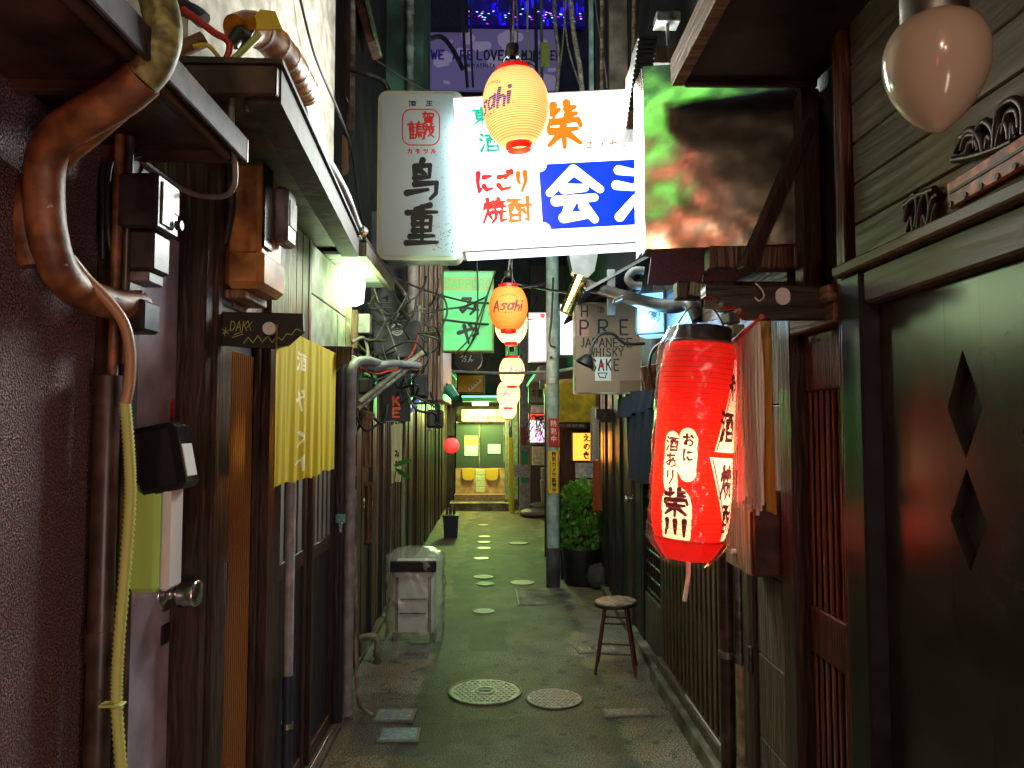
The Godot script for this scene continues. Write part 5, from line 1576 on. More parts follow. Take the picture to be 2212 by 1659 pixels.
	tube(o, "cable", [v(-0.775, 1.2, 4.06), v(-0.77, 0.7, 4.08), v(-0.765, 0.3, 4.1), v(-0.74, 0.08, 4.06), v(-0.66, 0.02, 4.02)], 0.011, M.cream)
	tube(o, "cable", [v(-0.785, 0.9, 4.08), v(-0.775, 0.4, 4.1), v(-0.75, 0.06, 4.1), v(-0.70, 0.02, 4.12)], 0.009, M.greycable)
	# boards and poles on the narrow fronts
	o = thing("name_board", "small blank wooden board hung on the narrow timber front", "signboard", at(793, 1010, 4.45))
	ob(o, "board", at(793, 955, 4.42), Vector3(0.045, 0.30, 0.02), M.tan)
	o = thing("slanted_board", "short pale plank tilted over the narrow timber front", "plank", at(790, 895, 4.40))
	ob(o, "board", at(791, 896, 4.42), Vector3(0.10, 0.045, 0.03), M.tan, Basis(Vector3(0, 0, 1), -0.3))
	o = thing("door_bar", "round brown wooden door pull on the narrow timber front", "handle", at(795, 1170, 4.5))
	cyl(o, "grip", at(796, 1170, 4.46), at(796, 1050, 4.46), 0.022, M.redwood)
	for y in [1048, 1170]:
		cyl(o, "end_knob", at(788, y, 4.46), at(804, y, 4.46), 0.022, M.redwood)
	o = thing("bamboo_pole", "greenish bamboo pole leaning upright against the narrow fronts", "pole", v(-0.86, 0, 6.8))
	tube(o, "stalk", [v(-0.86, 0.0, 6.8), v(-0.865, 0.8, 6.82), v(-0.87, 1.6, 6.85), v(-0.87, 2.0, 6.87)], 0.02, mat("bamboo", lin(0.2, 0.2, 0.1), 0.5))
	for y in [0.5, 0.95, 1.4]:
		cyl(o, "node_ring", v(-0.862, y, 6.815), v(-0.862, y + 0.012, 6.815), 0.023, M.bamboo)
	o = thing("cloth_strip", "narrow cream cloth strip with black marks hanging by the sake sign", "banner", at(857, 1050, 5.9))
	im = canvas(64, 200, Color(0.74, 0.69, 0.5))
	column(im, "みや", 18, 90, 28, 12, 3.0, Color(0.08, 0.06, 0.05))
	cloth(o, "strip", at(845, 918, 5.9), at(870, 914, 5.95), 0.46, 2.0, 0.008, print_mat("stripcloth", im, 0.85), 2.0, -0.2, 14, 12)
	o = thing("leafy_sprig", "green sprig of two broad leaves by the cream cloth strip", "plant", at(850, 1060, 5.8))
	for k in 2:
		var lf := [[868, 1022, 0.6], [868, 1000, -0.3]][k] as Array
		prism(o, "leaf", [Vector2(-0.07, 0.0), Vector2(-0.02, 0.025), Vector2(0.05, 0.02), Vector2(0.085, 0.0), Vector2(0.04, -0.02), Vector2(-0.02, -0.022)], 0.003, M.leaf, Transform3D(Basis(Vector3(0, 0, 1), -lf[2]) * Basis(Vector3.RIGHT, 0.5), at(lf[0], lf[1], 5.8)))
	tube(o, "stem", [at(850, 1060, 5.85), at(853, 1030, 5.82), at(857, 1012, 5.8)], 0.005, M.leaf)
	# utility box with round sticker
	o = thing("utility_box", "grey utility box with a round black and white sticker behind cables", "cabinet", at(870, 770, 5.3))
	bx(o, "case", at(805, 770, 5.3).x, at(904, 770, 5.3).x, at(805, 772, 5.3).y, at(805, 690, 5.3).y, 5.3, 5.55, M.greywall, 0.008)
	var st := at(858, 712, 5.298)
	im = canvas(96, 96, Color(0.72, 0.7, 0.64))
	for k in 18:
		var a := TAU * k / 18
		seg(im, Vector2(48, 48) + Vector2(cos(a), sin(a)) * 28, Vector2(48, 48) + Vector2(cos(a + 0.15), sin(a + 0.15)) * 40, 3, 2, Color(0.05, 0.05, 0.05))
	seg(im, Vector2(48, 48), Vector2(49, 48), 20, 20, Color(0.2, 0.2, 0.2))
	seg(im, Vector2(48, 48), Vector2(49, 48), 13, 13, Color(0.68, 0.62, 0.58))
	prism(o, "sticker", rounded(0.088, 0.088, 0.0438), 0.003, print_mat("roundsticker", im, 0.6), Transform3D(Basis(), st))
	o = thing("meter_box", "small white meter box with wires beside the bright wall lamp", "meter", at(782, 720, 4.6))
	ob(o, "case", at(782, 700, 4.6), Vector3(0.11, 0.12, 0.08), M.pvc)
	ob(o, "side_board", at(763, 712, 4.55), Vector3(0.06, 0.24, 0.05), M.tan)
	# upper pipe and panels
	o = thing("vent_pipe", "pale cream pipe curving in under the plaster storey", "pipe", at(755, 330, 4.6))
	tube(o, "pipe", [at(757, -120, 4.6), at(757, 100, 4.6), at(756, 250, 4.6), at(752, 300, 4.6), at(742, 335, 4.6), at(724, 352, 4.6)], 0.030, M.cream, 14)
	o = thing("soil_pipe", "grey-green vertical pipe on the dark green upper wall", "pipe", at(886, 190, 6.4))
	cyl(o, "shaft", at(886, 470, 6.4), at(886, -200, 6.4), 0.034, mat("mintpipe", lin(0.3, 0.36, 0.3), 0.5, 0.0, "grime", 2.0, 0.2), 16)
	for y in [110, 30]:
		cyl(o, "joint", at(886, y, 6.4), at(886, y - 8, 6.4), 0.039, M.mintpipe, 16)
	o = thing("slanted_sign", "slanted red and green edge of a high sign on the left", "sign", at(805, 105, 5.2))
	ob(o, "red_side", at(788, 40, 5.2), Vector3(0.06, 0.5, 0.25), mat("dullred", lin(0.2, 0.07, 0.06), 0.6, 0.0, "grime", 3.0), Basis(Vector3(0, 0, 1), 0.28))
	ob(o, "green_face", at(801, 36, 5.15), Vector3(0.02, 0.46, 0.3), mat("dullgreen", lin(0.2, 0.33, 0.13), 0.6, 0.0, "grime", 3.0), Basis(Vector3(0, 0, 1), 0.24))
	o = thing("plum_panel", "dull plum panel on the dark green upper wall", "panel", at(785, 195, 6.3))
	ob(o, "board", at(785, 145, 6.38), Vector3(0.17, 0.42, 0.04), mat("plumboard", lin(0.10, 0.06, 0.06), 0.7, 0.0, "grime", 2.0))
	o = thing("round_cover", "round tan cover plate at the foot of the cream pipe", "cover", at(738, 350, 4.5))
	prism(o, "plate", rounded(0.10, 0.26, 0.049), 0.03, mat("tancover", lin(0.4, 0.3, 0.22), 0.6), Transform3D(Basis(Vector3(0, 0, 1), 0.08), at(734, 335, 4.5)))
	# orange sleeve and cables on the eave
	o = thing("cable_sleeve", "orange rubber sleeve with silver tape over the eave edge", "sleeve", at(600, 140, 2.2))
	var sp := [at(512, 70, 1.98), at(548, 62, 2.03), at(590, 92, 2.12), at(622, 132, 2.22), at(645, 172, 2.34), at(660, 200, 2.44)]
	tube(o, "sleeve", sp, 0.047, M.sleeve, 18)
	var pth := smooth_path(sp, 6)
	for k in [8, 13, 17, 21, 25, 28]:
		var t: Vector3 = (pth[k + 1] - pth[k - 1]).normalized()
		cyl(o, "silver_tape", pth[k] - t * 0.005, pth[k] + t * 0.005, 0.0485, M.tape, 18)
	prism(o, "torn_flap", [Vector2(-0.05, -0.02), Vector2(0.0, 0.035), Vector2(0.04, 0.03), Vector2(0.06, -0.02)], 0.006, M.yellowcable, Transform3D(Basis(), at(563, 48, 1.98)))
	o = thing("eave_conduit", "dull grey pipe running down along the eave below the orange sleeve", "pipe", at(700, 360, 2.9))
	tube(o, "pipe", [at(650, 212, 2.46), at(662, 260, 2.56), at(690, 322, 2.75), at(725, 380, 3.0), at(750, 430, 3.2), at(768, 480, 3.4), at(778, 498, 3.46)], 0.021, M.dullsteel, 12)
	cyl(o, "end_ring", at(776, 496, 3.44), at(784, 500, 3.5), 0.026, M.steel)
	for q in [[[at(395, 20, 1.95), at(430, 45, 1.95), at(462, 70, 1.95), at(495, 92, 1.95), at(488, 130, 1.95), at(455, 170, 1.93), at(430, 198, 1.90)], 0.010, "redcable", "red cable looping below the orange sleeve"], [[at(418, 100, 1.9), at(448, 98, 1.9), at(470, 120, 1.92), at(485, 140, 1.93)], 0.006, "yellowcable", "yellow wire arching to the cable knot at the eave"], [[at(560, 75, 1.97), at(530, 105, 1.95), at(495, 138, 1.93), at(465, 160, 1.92), at(432, 190, 1.9)], 0.010, "hose", "striped lime cable hanging from the orange sleeve"], [[at(365, 116, 1.92), at(395, 105, 1.93), at(440, 85, 1.95)], 0.022, "wrap", "short ribbed orange pipe end behind the canopy"], [[at(330, -30, 2.0), at(385, 10, 2.0), at(420, 28, 2.0), at(440, 45, 2.0)], 0.024, "darkpipe", "dark red pipe end with tie above the canopy"], [[at(535, 240, 1.92), at(528, 175, 1.9), at(515, 162, 1.88), at(504, 175, 1.87), at(500, 260, 1.86), at(508, 370, 1.88), at(500, 412, 1.9), at(470, 425, 1.95), at(415, 418, 1.98), at(350, 385, 1.95), at(290, 340, 1.9)], 0.0075, "greycable", "grey-brown cable drooping in a loop from canopy to meter"], [[at(500, 95, 1.96), at(520, 70, 1.97), at(545, 80, 1.98)], 0.02, "rubber", "black rubber boot inside the orange sleeve mouth"]]:
		o = thing("cable", q[3], "cable", q[0][0], "cables at the left eave")
		tube(o, "strand", q[0], q[1], M[q[2]], 8)
	o = thing("cable", "black cable pair curling down behind the meter under the canopy", "cable", v(-0.9, 1.9, 1.8), "cables at the left eave")
	tube(o, "strand", [at(300, 330, 1.86), at(270, 345, 1.84), at(240, 350, 1.82), at(232, 420, 1.80), at(236, 520, 1.80), at(255, 590, 1.82)], 0.007, M.rubber)
	tube(o, "strand", [at(305, 338, 1.86), at(260, 352, 1.84), at(224, 362, 1.82), at(222, 450, 1.80), at(222, 560, 1.80)], 0.006, M.rubber)

# ---------------------------------------------------------------- right fittings
func right_fittings() -> void:
	var o := thing("carved_bracket", "dark stepped timber bracket carrying the rope curtain", "bracket", v(1.0, 1.86, 2.12))
	prism(o, "beam", [Vector2(0.72, 1.86), Vector2(1.06, 1.86), Vector2(1.06, 1.955), Vector2(0.60, 1.955), Vector2(0.60, 1.925), Vector2(0.64, 1.92), Vector2(0.66, 1.895), Vector2(0.70, 1.89)], 0.05, M.dkwoodh, Transform3D(Basis(), v(0, 0, 2.13)))
	prism(o, "white_disc", rounded(0.042, 0.05, 0.02), 0.004, M.whiteplastic, Transform3D(Basis(), at(1691, 640, 2.10)))
	ob(o, "plate", at(1803, 648, 2.1), Vector3(0.05, 0.045, 0.006), M.tan)
	cyl(o, "plate_stud", at(1806, 648, 2.1), at(1806, 648, 2.085), 0.007, M.brass)
	tube(o, "ring_hook", [at(1632, 612, 2.1), at(1645, 625, 2.095), at(1650, 640, 2.095), at(1640, 650, 2.095), at(1630, 642, 2.095)], 0.003, M.brass, 6)
	o = thing("under_bracket", "short red-brown timber stub under the canopy behind the red lantern hook", "bracket", at(1530, 640, 2.45))
	beam(o, "stub", at(1500, 622, 2.50), at(1580, 640, 2.35), 0.05, 0.05, M.redwood)
	beam(o, "stub", at(1530, 655, 2.45), at(1590, 660, 2.35), 0.045, 0.04, M.redwood)
	# rope curtain and ochre cloth
	o = thing("rope_curtain", "cream rope-string shop curtain beside the red lantern", "curtain", v(0.80, 1.3, 2.45))
	cyl(o, "rod", at(1578, 742, 2.62), at(1645, 684, 2.10), 0.008, M.redcable)
	for k in 28:
		var t := k / 27.0
		var p := at(lerpf(1584, 1640, t), lerpf(738, 688, t), lerpf(2.58, 2.14, t))
		var L := rng.randf_range(0.53, 0.585) if k > 1 else 0.45
		var j := rng.randf_range(-0.012, 0.012)
		tube(o, "string", [p, p + Vector3(j * 0.5, -0.1, j), p + Vector3(j, -L * 0.5, 0.0), p + Vector3(j * 0.3, -L, -j)], 0.005, M.string, 5, 4)
	o = thing("ochre_cloth", "plain ochre cloth hanging behind the rope curtain", "curtain", v(0.88, 1.3, 2.4))
	cloth(o, "panel", at(1632, 694, 2.34), at(1664, 680, 2.12), 0.57, 2.0, 0.007, M.ochrecloth, 2.0, 0.06, 30, 16)
	# brown wall box
	o = thing("wall_box", "red-brown metal wall box with latch below the rope curtain", "cabinet", v(0.92, 1.02, 2.6))
	bx(o, "case", 0.86, 0.974, 1.04, 1.33, 2.50, 2.78, mat("redbox", lin(0.14, 0.05, 0.035), 0.35, 0.0, "grime", 2.0, 0.15), 0.008)
	bx(o, "side_plate", 0.852, 0.859, 1.045, 1.325, 2.505, 2.775, M.tan, 0.002)
	cyl(o, "latch", v(0.852, 1.10, 2.66), v(0.838, 1.10, 2.66), 0.010, M.brass)
	o = thing("drainpipe", "dark brown drainpipe with clamp beside the slatted wall", "pipe", v(0.93, 0, 3.1))
	cyl(o, "shaft", v(0.925, 0.1, 3.02), v(0.925, 1.95, 3.02), 0.030, M.darkpipe, 18)
	cyl(o, "clamp", v(0.925, 0.62, 3.02), v(0.925, 0.645, 3.02), 0.035, M.dullsteel, 18)
	ob(o, "clamp_strap", v(0.955, 0.632, 2.985), Vector3(0.03, 0.02, 0.09), M.dullsteel)
	o = thing("drainpipe", "thin grey pipe next to the brown one by the hinge", "pipe", v(0.945, 0, 2.92))
	cyl(o, "shaft", v(0.945, 0.1, 2.92), v(0.945, 1.30, 2.92), 0.014, M.dullsteel, 12)
	cyl(o, "sleeve", v(0.945, 0.1, 2.92), v(0.945, 0.62, 2.92), 0.017, M.cream, 12)
	# gutter head and thick black pipe
	o = thing("gutter_pipe", "thick black drain pipe with hopper head crossing below the glowing sign", "pipe", at(1258, 600, 5.0))
	var c := at(1258, 577, 5.0)
	prism(o, "hopper", [Vector2(-0.10, 0.085), Vector2(0.10, 0.085), Vector2(0.075, -0.04), Vector2(0.03, -0.085), Vector2(-0.03, -0.085), Vector2(-0.075, -0.04)], 0.13, M.meter, Transform3D(Basis(), c))
	lathe(o, "hopper_rim", [Vector2(0.075, 0.012), Vector2(0.085, 0.0), Vector2(0.075, -0.012)], M.meter, Transform3D(Basis(), c + Vector3(0, 0.09, 0)), 20)
	tube(o, "pipe", [at(1262, 598, 5.0), at(1270, 615, 4.95), at(1320, 632, 4.6), at(1390, 652, 4.1), at(1450, 662, 3.8), at(1490, 655, 3.6), at(1510, 690, 3.55)], 0.038, M.meter, 14)
	ob(o, "strap", at(1352, 640, 4.35), Vector3(0.17, 0.022, 0.09), M.dullsteel, Basis(Vector3(0, 0, 1), 0.42))
	o = thing("brass_tube", "tilted shiny brass-coloured tube hanging by the hopper head", "tube", at(1222, 678, 4.9))
	cyl(o, "barrel", at(1254, 598, 4.9), at(1222, 676, 4.9), 0.045, M.gold, 22)
	for t in [0.12, 0.3, 0.72]:
		var a := at(1254, 598, 4.9).lerp(at(1222, 676, 4.9), t)
		var dd := (at(1222, 676, 4.9) - at(1254, 598, 4.9)).normalized()
		cyl(o, "ring", a - dd * 0.004, a + dd * 0.004, 0.047, M.rubber, 22)
	o = thing("flex_hose", "short grey ribbed hose elbow under the sign corner", "hose", at(1370, 600, 4.3))
	var hp := smooth_path([at(1390, 585, 4.3), at(1370, 585, 4.3), at(1357, 600, 4.3), at(1366, 615, 4.3), at(1385, 618, 4.3)], 8)
	put(o, "hose", tube_mesh(hp, 0.026, 12, 0.004), M.greycable, Transform3D(Basis(), hp[0]))
	o = thing("wood_plate", "wooden plate with cable clamp left of the red lantern", "plank", at(1425, 850, 3.6))
	ob(o, "board", at(1418, 812, 3.6), Vector3(0.14, 0.12, 0.02), M.tan, Basis(Vector3(0, 0, 1), 0.2))
	cyl(o, "clamp", at(1416, 808, 3.58), at(1416, 808, 3.55), 0.018, M.rubber)
	tube(o, "cable", [at(1432, 880, 3.55), at(1412, 835, 3.54), at(1402, 790, 3.55), at(1412, 755, 3.6), at(1440, 735, 3.65)], 0.009, M.rubber)
	o = thing("navy_curtain", "bundled navy cloth curtain over the dark bar front", "curtain", at(1372, 1030, 5.0))
	cloth(o, "panel", at(1352, 846, 5.3), at(1412, 842, 4.72), 0.62, 3.5, 0.022, M.navycloth, 1.5, -0.1, 40, 18)
	cloth(o, "gathered_top", at(1335, 862, 5.3), at(1415, 835, 4.75), 0.14, 4.0, 0.035, M.navycloth, 4.0, 0.0, 40, 8)
	o = thing("hanging_cloth", "white cloth with red lower half hanging above the ivy", "banner", at(1285, 1100, 6.9))
	cloth(o, "white_part", at(1276, 880, 6.9), at(1293, 878, 6.86), 0.50, 1.5, 0.010, M.whitecloth, 1.0, 0.1, 14, 12)
	cloth(o, "red_part", at(1281, 996, 6.91), at(1297, 995, 6.87), 0.46, 1.2, 0.010, M.orangecloth, 2.0, 0.25, 14, 12)
	o = thing("beam_end", "dark timber beam end with a bored hole above the white cloth", "beam", at(1320, 900, 6.6))
	prism(o, "beam", [Vector2(-0.12, 0.06), Vector2(0.2, 0.06), Vector2(0.2, -0.06), Vector2(-0.07, -0.06), Vector2(-0.12, -0.02)], 0.06, M.dkwoodh, Transform3D(Basis(), at(1316, 898, 6.6)))
	cyl(o, "hole_plug", at(1305, 896, 6.57), at(1305, 896, 6.56), 0.02, M.black)
	# carvings on the siding, and a plate with orange light painted in
	for k in 2:
		o = thing("carved_ornament", ["large dark carved wave ornament on the board siding under the drop lamp", "small dark carved ornament on the board siding left of the slotted plate"][k], "ornament", atx([2130, 1990][k], [330, 500][k], 0.965))
		var pts := [[[2065, 330], [2080, 300], [2100, 280], [2120, 300], [2128, 330]], [[2080, 325], [2090, 295], [2110, 290]], [[2110, 320], [2112, 285], [2130, 262], [2150, 285], [2150, 320]], [[2150, 300], [2160, 240], [2190, 215], [2212, 235], [2214, 290]], [[2170, 290], [2180, 245], [2200, 240], [2206, 275]], [[2060, 345], [2100, 338], [2150, 322], [2190, 305]], [[2090, 332], [2098, 310], [2112, 305], [2118, 325]], [[2135, 320], [2138, 295], [2146, 300]], [[2190, 300], [2192, 262], [2198, 290]], [[2158, 315], [2166, 275], [2178, 268], [2184, 300]], [[2070, 318], [2074, 300], [2086, 292]]] if k == 0 else [[[1958, 480], [1965, 440], [1978, 420], [1985, 450], [1980, 490]], [[1985, 500], [1992, 440], [2005, 415], [2012, 450], [2005, 490]], [[2010, 470], [2018, 430], [2030, 420]], [[1955, 445], [1980, 425], [2020, 408]], [[1962, 500], [1972, 470], [1976, 500]], [[1996, 500], [1999, 465], [2008, 500]], [[2015, 490], [2022, 455], [2028, 440]]]
		for q in pts:
			var line := []
			for p in q:
				line.append(atx(p[0], p[1], 0.962))
			tube(o, "scroll", line, 0.0085, M.carved, 7, 4)
	o = thing("orangelit_plate", "worn slotted plate with orange light put into its colour along the board siding", "plate", atx(2130, 400, 0.962))
	var pa := atx(2052, 425, 0.962)
	var pb := atx(2230, 318, 0.962)
	beam(o, "board", pa, pb, 0.014, 0.06, mat("orangelitboard", lin(0.75, 0.17, 0.02), 0.35, 0.0, "grime", 5.0, 0.3))  # orange light on the plate is put into its colour
	beam(o, "slot", pa.lerp(pb, 0.05) - Vector3(0.0075, -0.004, 0), pb - Vector3(0.0075, -0.004, 0), 0.003, 0.008, M.black)
	for k in 5:
		var q := pa.lerp(pb, 0.06 + 0.2 * k)
		cyl(o, "bolt", q + Vector3(-0.006, -0.02, 0), q + Vector3(-0.010, -0.02, 0), 0.006, M.black, 8)
	# conduit and switch under the canopy
	o = thing("switch_stack", "pale stacked electrical plugs under the red-bottomed canopy", "plug", at(1575, 680, 2.6))
	for k in 3:
		ob(o, "plug", at(1568 + k * 10, 662 + k * 26, 2.62), Vector3(0.05, 0.04, 0.05), M.metergrey if k % 2 else M.cream, Basis(Vector3.UP, 0.4))
	tube(o, "cable", [at(1570, 690, 2.64), at(1600, 730, 2.66), at(1640, 760, 2.7)], 0.006, M.rubber)
	o = thing("roof_lamp", "small unlit floodlight on the roof edge above the metal canopy", "lamp", at(1440, 60, 3.6))
	ob(o, "housing", at(1440, 45, 3.6), Vector3(0.12, 0.05, 0.1), M.dullsteel)
	cyl(o, "stem", at(1440, 50, 3.6), Vector3(at(1440, 50, 3.6).x, 3.24, -3.5), 0.01, M.dullsteel)

# ---------------------------------------------------------------- overhead cables
func overhead() -> void:
	var n := 0
	var spans := [
		[[[800, 575, 5.2], [900, 620, 5.5], [1000, 650, 5.8], [1060, 655, 6.0]], 0.008, "rubber", "black cable crossing the top of the green sign"],
		[[[900, 680, 5.6], [960, 668, 5.7], [1010, 660, 5.8], [1080, 630, 6.2], [1180, 612, 7.0]], 0.008, "rubber", "black cable running from the left tangle to the green pole"],
		[[[955, 690, 5.8], [1010, 697, 5.9], [1070, 700, 6.1], [1150, 690, 7.1]], 0.010, "rubber", "double black cable low across the green sign"],
		[[[1030, 560, 5.9], [1032, 640, 5.9], [1026, 720, 5.9], [990, 790, 6.2]], 0.007, "rubber", "black wire falling down the right half of the green sign"],
		[[[1070, 585, 5.9], [1050, 650, 5.9], [1030, 720, 5.9], [1005, 760, 6.0]], 0.006, "rubber", "thin wire slanting over the green sign from upper right"],
		[[[1062, 610, 5.9], [1020, 720, 5.9], [985, 762, 5.9]], 0.006, "rubber", "second thin wire slanting over the green sign lower down"],
		[[[955, 800, 7.9], [1010, 803, 8.0], [1100, 806, 8.1], [1190, 803, 7.4], [1240, 795, 7.2]], 0.016, "polegreen", "dull green bar crossing behind the lanterns"],
		[[[1110, 610, 7.0], [1150, 620, 7.1], [1220, 632, 6.0], [1250, 640, 5.0]], 0.010, "rubber", "black cable from green pole to hopper head"],
		[[[1195, 600, 7.1], [1192, 680, 7.1], [1187, 740, 7.1], [1200, 750, 7.1]], 0.010, "rubber", "black cable hanging down the green pole"],
		[[[1180, 612, 7.1], [1120, 622, 7.4], [1060, 600, 8.0]], 0.007, "rubber", "thin black cable looping behind the lanterns to the pole"],
		[[[1060, 690, 8.0], [1100, 700, 8.2], [1150, 665, 8.6], [1160, 640, 9.0]], 0.006, "rubber", "thin black cable left of the tall white lit sign"],
		[[[640, -40, 3.0], [680, 120, 3.2], [735, 250, 3.6], [760, 330, 4.0], [790, 500, 4.3], [880, 690, 4.8]], 0.006, "rubber", "long black wire falling past the plaster wall"],
		[[[800, 120, 5.5], [860, 160, 5.8], [915, 190, 6.2], [960, 205, 6.6]], 0.008, "darkpipe", "brown wire across the dark green upper wall"],
		[[[785, 545, 4.4], [820, 660, 4.7], [850, 740, 4.8], [885, 850, 4.9]], 0.005, "palecable", "pale thin wire slanting through the left cable tangle"],
		[[[800, 545, 4.9], [835, 590, 5.0], [870, 630, 5.1], [880, 655, 5.1]], 0.024, "darkpipe", "thick brown branch-like pipe above the grey utility box"],
		[[[905, 660, 5.5], [903, 720, 5.5], [895, 760, 5.4], [860, 790, 5.2], [800, 800, 4.8]], 0.018, "greycable", "grey lagged pipe down the right of the utility box"],
		[[[775, 870, 4.3], [800, 850, 4.4], [860, 800, 4.7], [915, 760, 5.0]], 0.017, "cream", "cream pipe rising diagonally through the left tangle"],
		[[[772, 885, 4.28], [800, 862, 4.4], [850, 822, 4.6], [905, 775, 5.0]], 0.013, "palecable", "second pale pipe beside the cream diagonal one"],
		[[[760, 775, 4.2], [800, 792, 4.4], [850, 785, 4.6], [905, 790, 4.9]], 0.024, "pvc", "pale horizontal pipe through the left tangle"],
		[[[770, 790, 4.2], [810, 808, 4.3], [840, 802, 4.4], [860, 798, 4.5]], 0.006, "redcable", "red wire across the left tangle"],
		[[[870, 778, 4.9], [885, 770, 4.9], [900, 740, 5.0], [905, 710, 5.0]], 0.006, "redcable", "red wire curling right of the utility box"],
		[[[805, 690, 5.1], [850, 712, 5.1], [890, 690, 5.2], [900, 640, 5.2]], 0.008, "rubber", "black cable sagging before the utility box"],
		[[[790, 740, 4.6], [815, 700, 4.7], [840, 690, 4.8], [870, 660, 4.9]], 0.008, "rubber", "black cable rising left of the round sticker"],
		[[[835, 780, 4.8], [825, 740, 4.8], [845, 715, 4.8], [865, 705, 4.9], [890, 740, 5.0]], 0.008, "rubber", "black looped cable below the round sticker"],
		[[[760, 740, 4.3], [785, 730, 4.4], [795, 765, 4.4], [780, 790, 4.3]], 0.010, "greycable", "grey cable loop beside the small meter box"],
		[[[925, 660, 5.6], [955, 640, 5.6], [965, 680, 5.6], [935, 730, 5.6], [925, 690, 5.6]], 0.008, "rubber", "black coil of cable hung on the bay battens"],
		[[[770, 900, 4.3], [790, 930, 4.35], [820, 915, 4.5], [850, 910, 4.8]], 0.008, "rubber", "black cable hanging under the left tangle"],
		[[[890, 810, 5.6], [908, 840, 5.6], [900, 870, 5.6], [885, 890, 5.6]], 0.014, "bluecable", "violet-blue curved tube right of the sake sign"],
		[[[930, 850, 6.0], [945, 880, 6.0], [940, 910, 6.0], [925, 930, 6.0]], 0.014, "cream", "cream curved hose beyond the sake sign"],
		[[[1112, -60, 9.0], [1118, 60, 9.0], [1115, 200, 9.0]], 0.010, "palecable", "pale cable falling behind the big lantern"],
		[[[1155, -60, 9.0], [1158, 80, 9.0], [1160, 300, 9.0]], 0.022, "rubber", "thick black cable left of the vertical bundle"],
		[[[1140, -60, 9.0], [1140, 80, 9.0], [1148, 300, 9.0]], 0.013, "hose", "lime cable in the vertical bundle"],
		[[[1168, -60, 9.0], [1170, 80, 9.0], [1172, 300, 9.0]], 0.020, "greycable", "brown cable in the vertical bundle"],
		[[[1195, -60, 7.0], [1200, 60, 7.0], [1207, 120, 7.0], [1203, 200, 7.0]], 0.020, "palecable", "thick pale weathered cable dropping to the sign top"],
		[[[1228, -60, 6.0], [1238, 60, 6.0], [1252, 140, 6.0], [1258, 200, 6.0]], 0.022, "palecable", "thickest pale cable dropping to the right of the sign top"],
		[[[1215, -60, 6.5], [1222, 60, 6.5], [1232, 120, 6.5], [1255, 190, 6.5]], 0.008, "palecable", "thin pale cable joining the thickest one"],
		[[[1280, -60, 6.0], [1290, 40, 6.0], [1305, 130, 6.0], [1312, 190, 6.0]], 0.006, "greycable", "thin grey cable right of the vertical bundle"],
		[[[1225, -40, 8.0], [1215, 100, 8.0], [1205, 180, 8.0]], 0.008, "hose", "thin lime wire slanting through the vertical bundle"],
		[[[1010, 190, 9.0], [1003, 100, 9.0], [1000, 20, 9.0], [998, -60, 9.0]], 0.020, "rubber", "black vertical cable before the printed hoarding"],
		[[[1022, 190, 9.0], [1018, 100, 9.0], [1014, -60, 9.0]], 0.014, "rubber", "second black vertical cable before the printed hoarding"],
		[[[925, 85, 9.0], [955, 80, 9.0], [980, 110, 9.0], [1000, 150, 9.0]], 0.030, "navywood", "thick dark hose curving before the printed hoarding"],
	]
	mat("bluecable", lin(0.22, 0.2, 0.75), 0.4)
	for s in spans:
		var pts := []
		for q in s[0]:
			pts.append(at(q[0], q[1], q[2]))
		var o := thing("cable", s[3], "cable", pts[0], "cables strung over the alley")
		tube(o, "strand", pts, s[1], M[s[2]], 7)
		n += 1
	# the snarl above the narrow fronts: cables that no one could tell apart
	for k in 30:
		var pts := []
		var p := Vector2(rng.randf_range(775, 930), rng.randf_range(620, 880))
		var d := rng.randf_range(4.5, 5.5)
		for i in 5:
			pts.append(at(p.x, p.y, d))
			p += Vector2(rng.randf_range(-45, 55), rng.randf_range(-42, 46))
			p = p.clamp(Vector2(768, 600), Vector2(948, 930))
			d = clampf(d + rng.randf_range(-0.15, 0.15), 4.4, 5.6)
		var o := thing("cable", "dark cable twisting through the snarl above the narrow timber fronts", "cable", pts[0], "cables in the snarl above the narrow fronts")
		tube(o, "strand", pts, rng.randf_range(0.005, 0.010), M[["rubber", "rubber", "rubber", "darkpipe"][k % 4]], 6, 5)
	for q in [[908, 835, 5.0, 0.10, 0.16, "dark cable housing at the right of the snarl"], [835, 775, 4.9, 0.12, 0.07, "dark junction case in the middle of the snarl"], [940, 905, 5.7, 0.12, 0.14, "dark box under the bay beside the sake sign"], [790, 835, 4.5, 0.08, 0.10, "dark fuse case at the left of the snarl"]]:
		var o := thing("junction_case", q[5], "junction box", at(q[0], q[1], q[2]) - Vector3(0, q[4] / 2, 0))
		ob(o, "case", at(q[0], q[1], q[2]), Vector3(q[3], q[4], 0.09), M.meter, Basis(Vector3.UP, 0.3), 0.012)
		ob(o, "lid", at(q[0], q[1], q[2]) + Vector3(0, 0, 0.048), Vector3(q[3] * 0.8, q[4] * 0.8, 0.012), M.dark, Basis(Vector3.UP, 0.3), 0.004)
	var rp := thing("riser_pipe", "pinkish-grey riser pipe standing beside the bay battens", "pipe", at(890, 760, 5.62))
	cyl(rp, "shaft", at(891, 800, 5.62), at(891, 560, 5.62), 0.045, mat("pinkpipe", lin(0.3, 0.22, 0.18), 0.55, 0.0, "soft", 3.0, 0.2), 16)
	cyl(rp, "joint", at(891, 700, 5.62), at(891, 690, 5.62), 0.050, M.pinkpipe, 16)
	var sg := thing("green_spotlight", "green bullet-shaped spotlight case below the bay", "lamp", at(985, 850, 6.3))
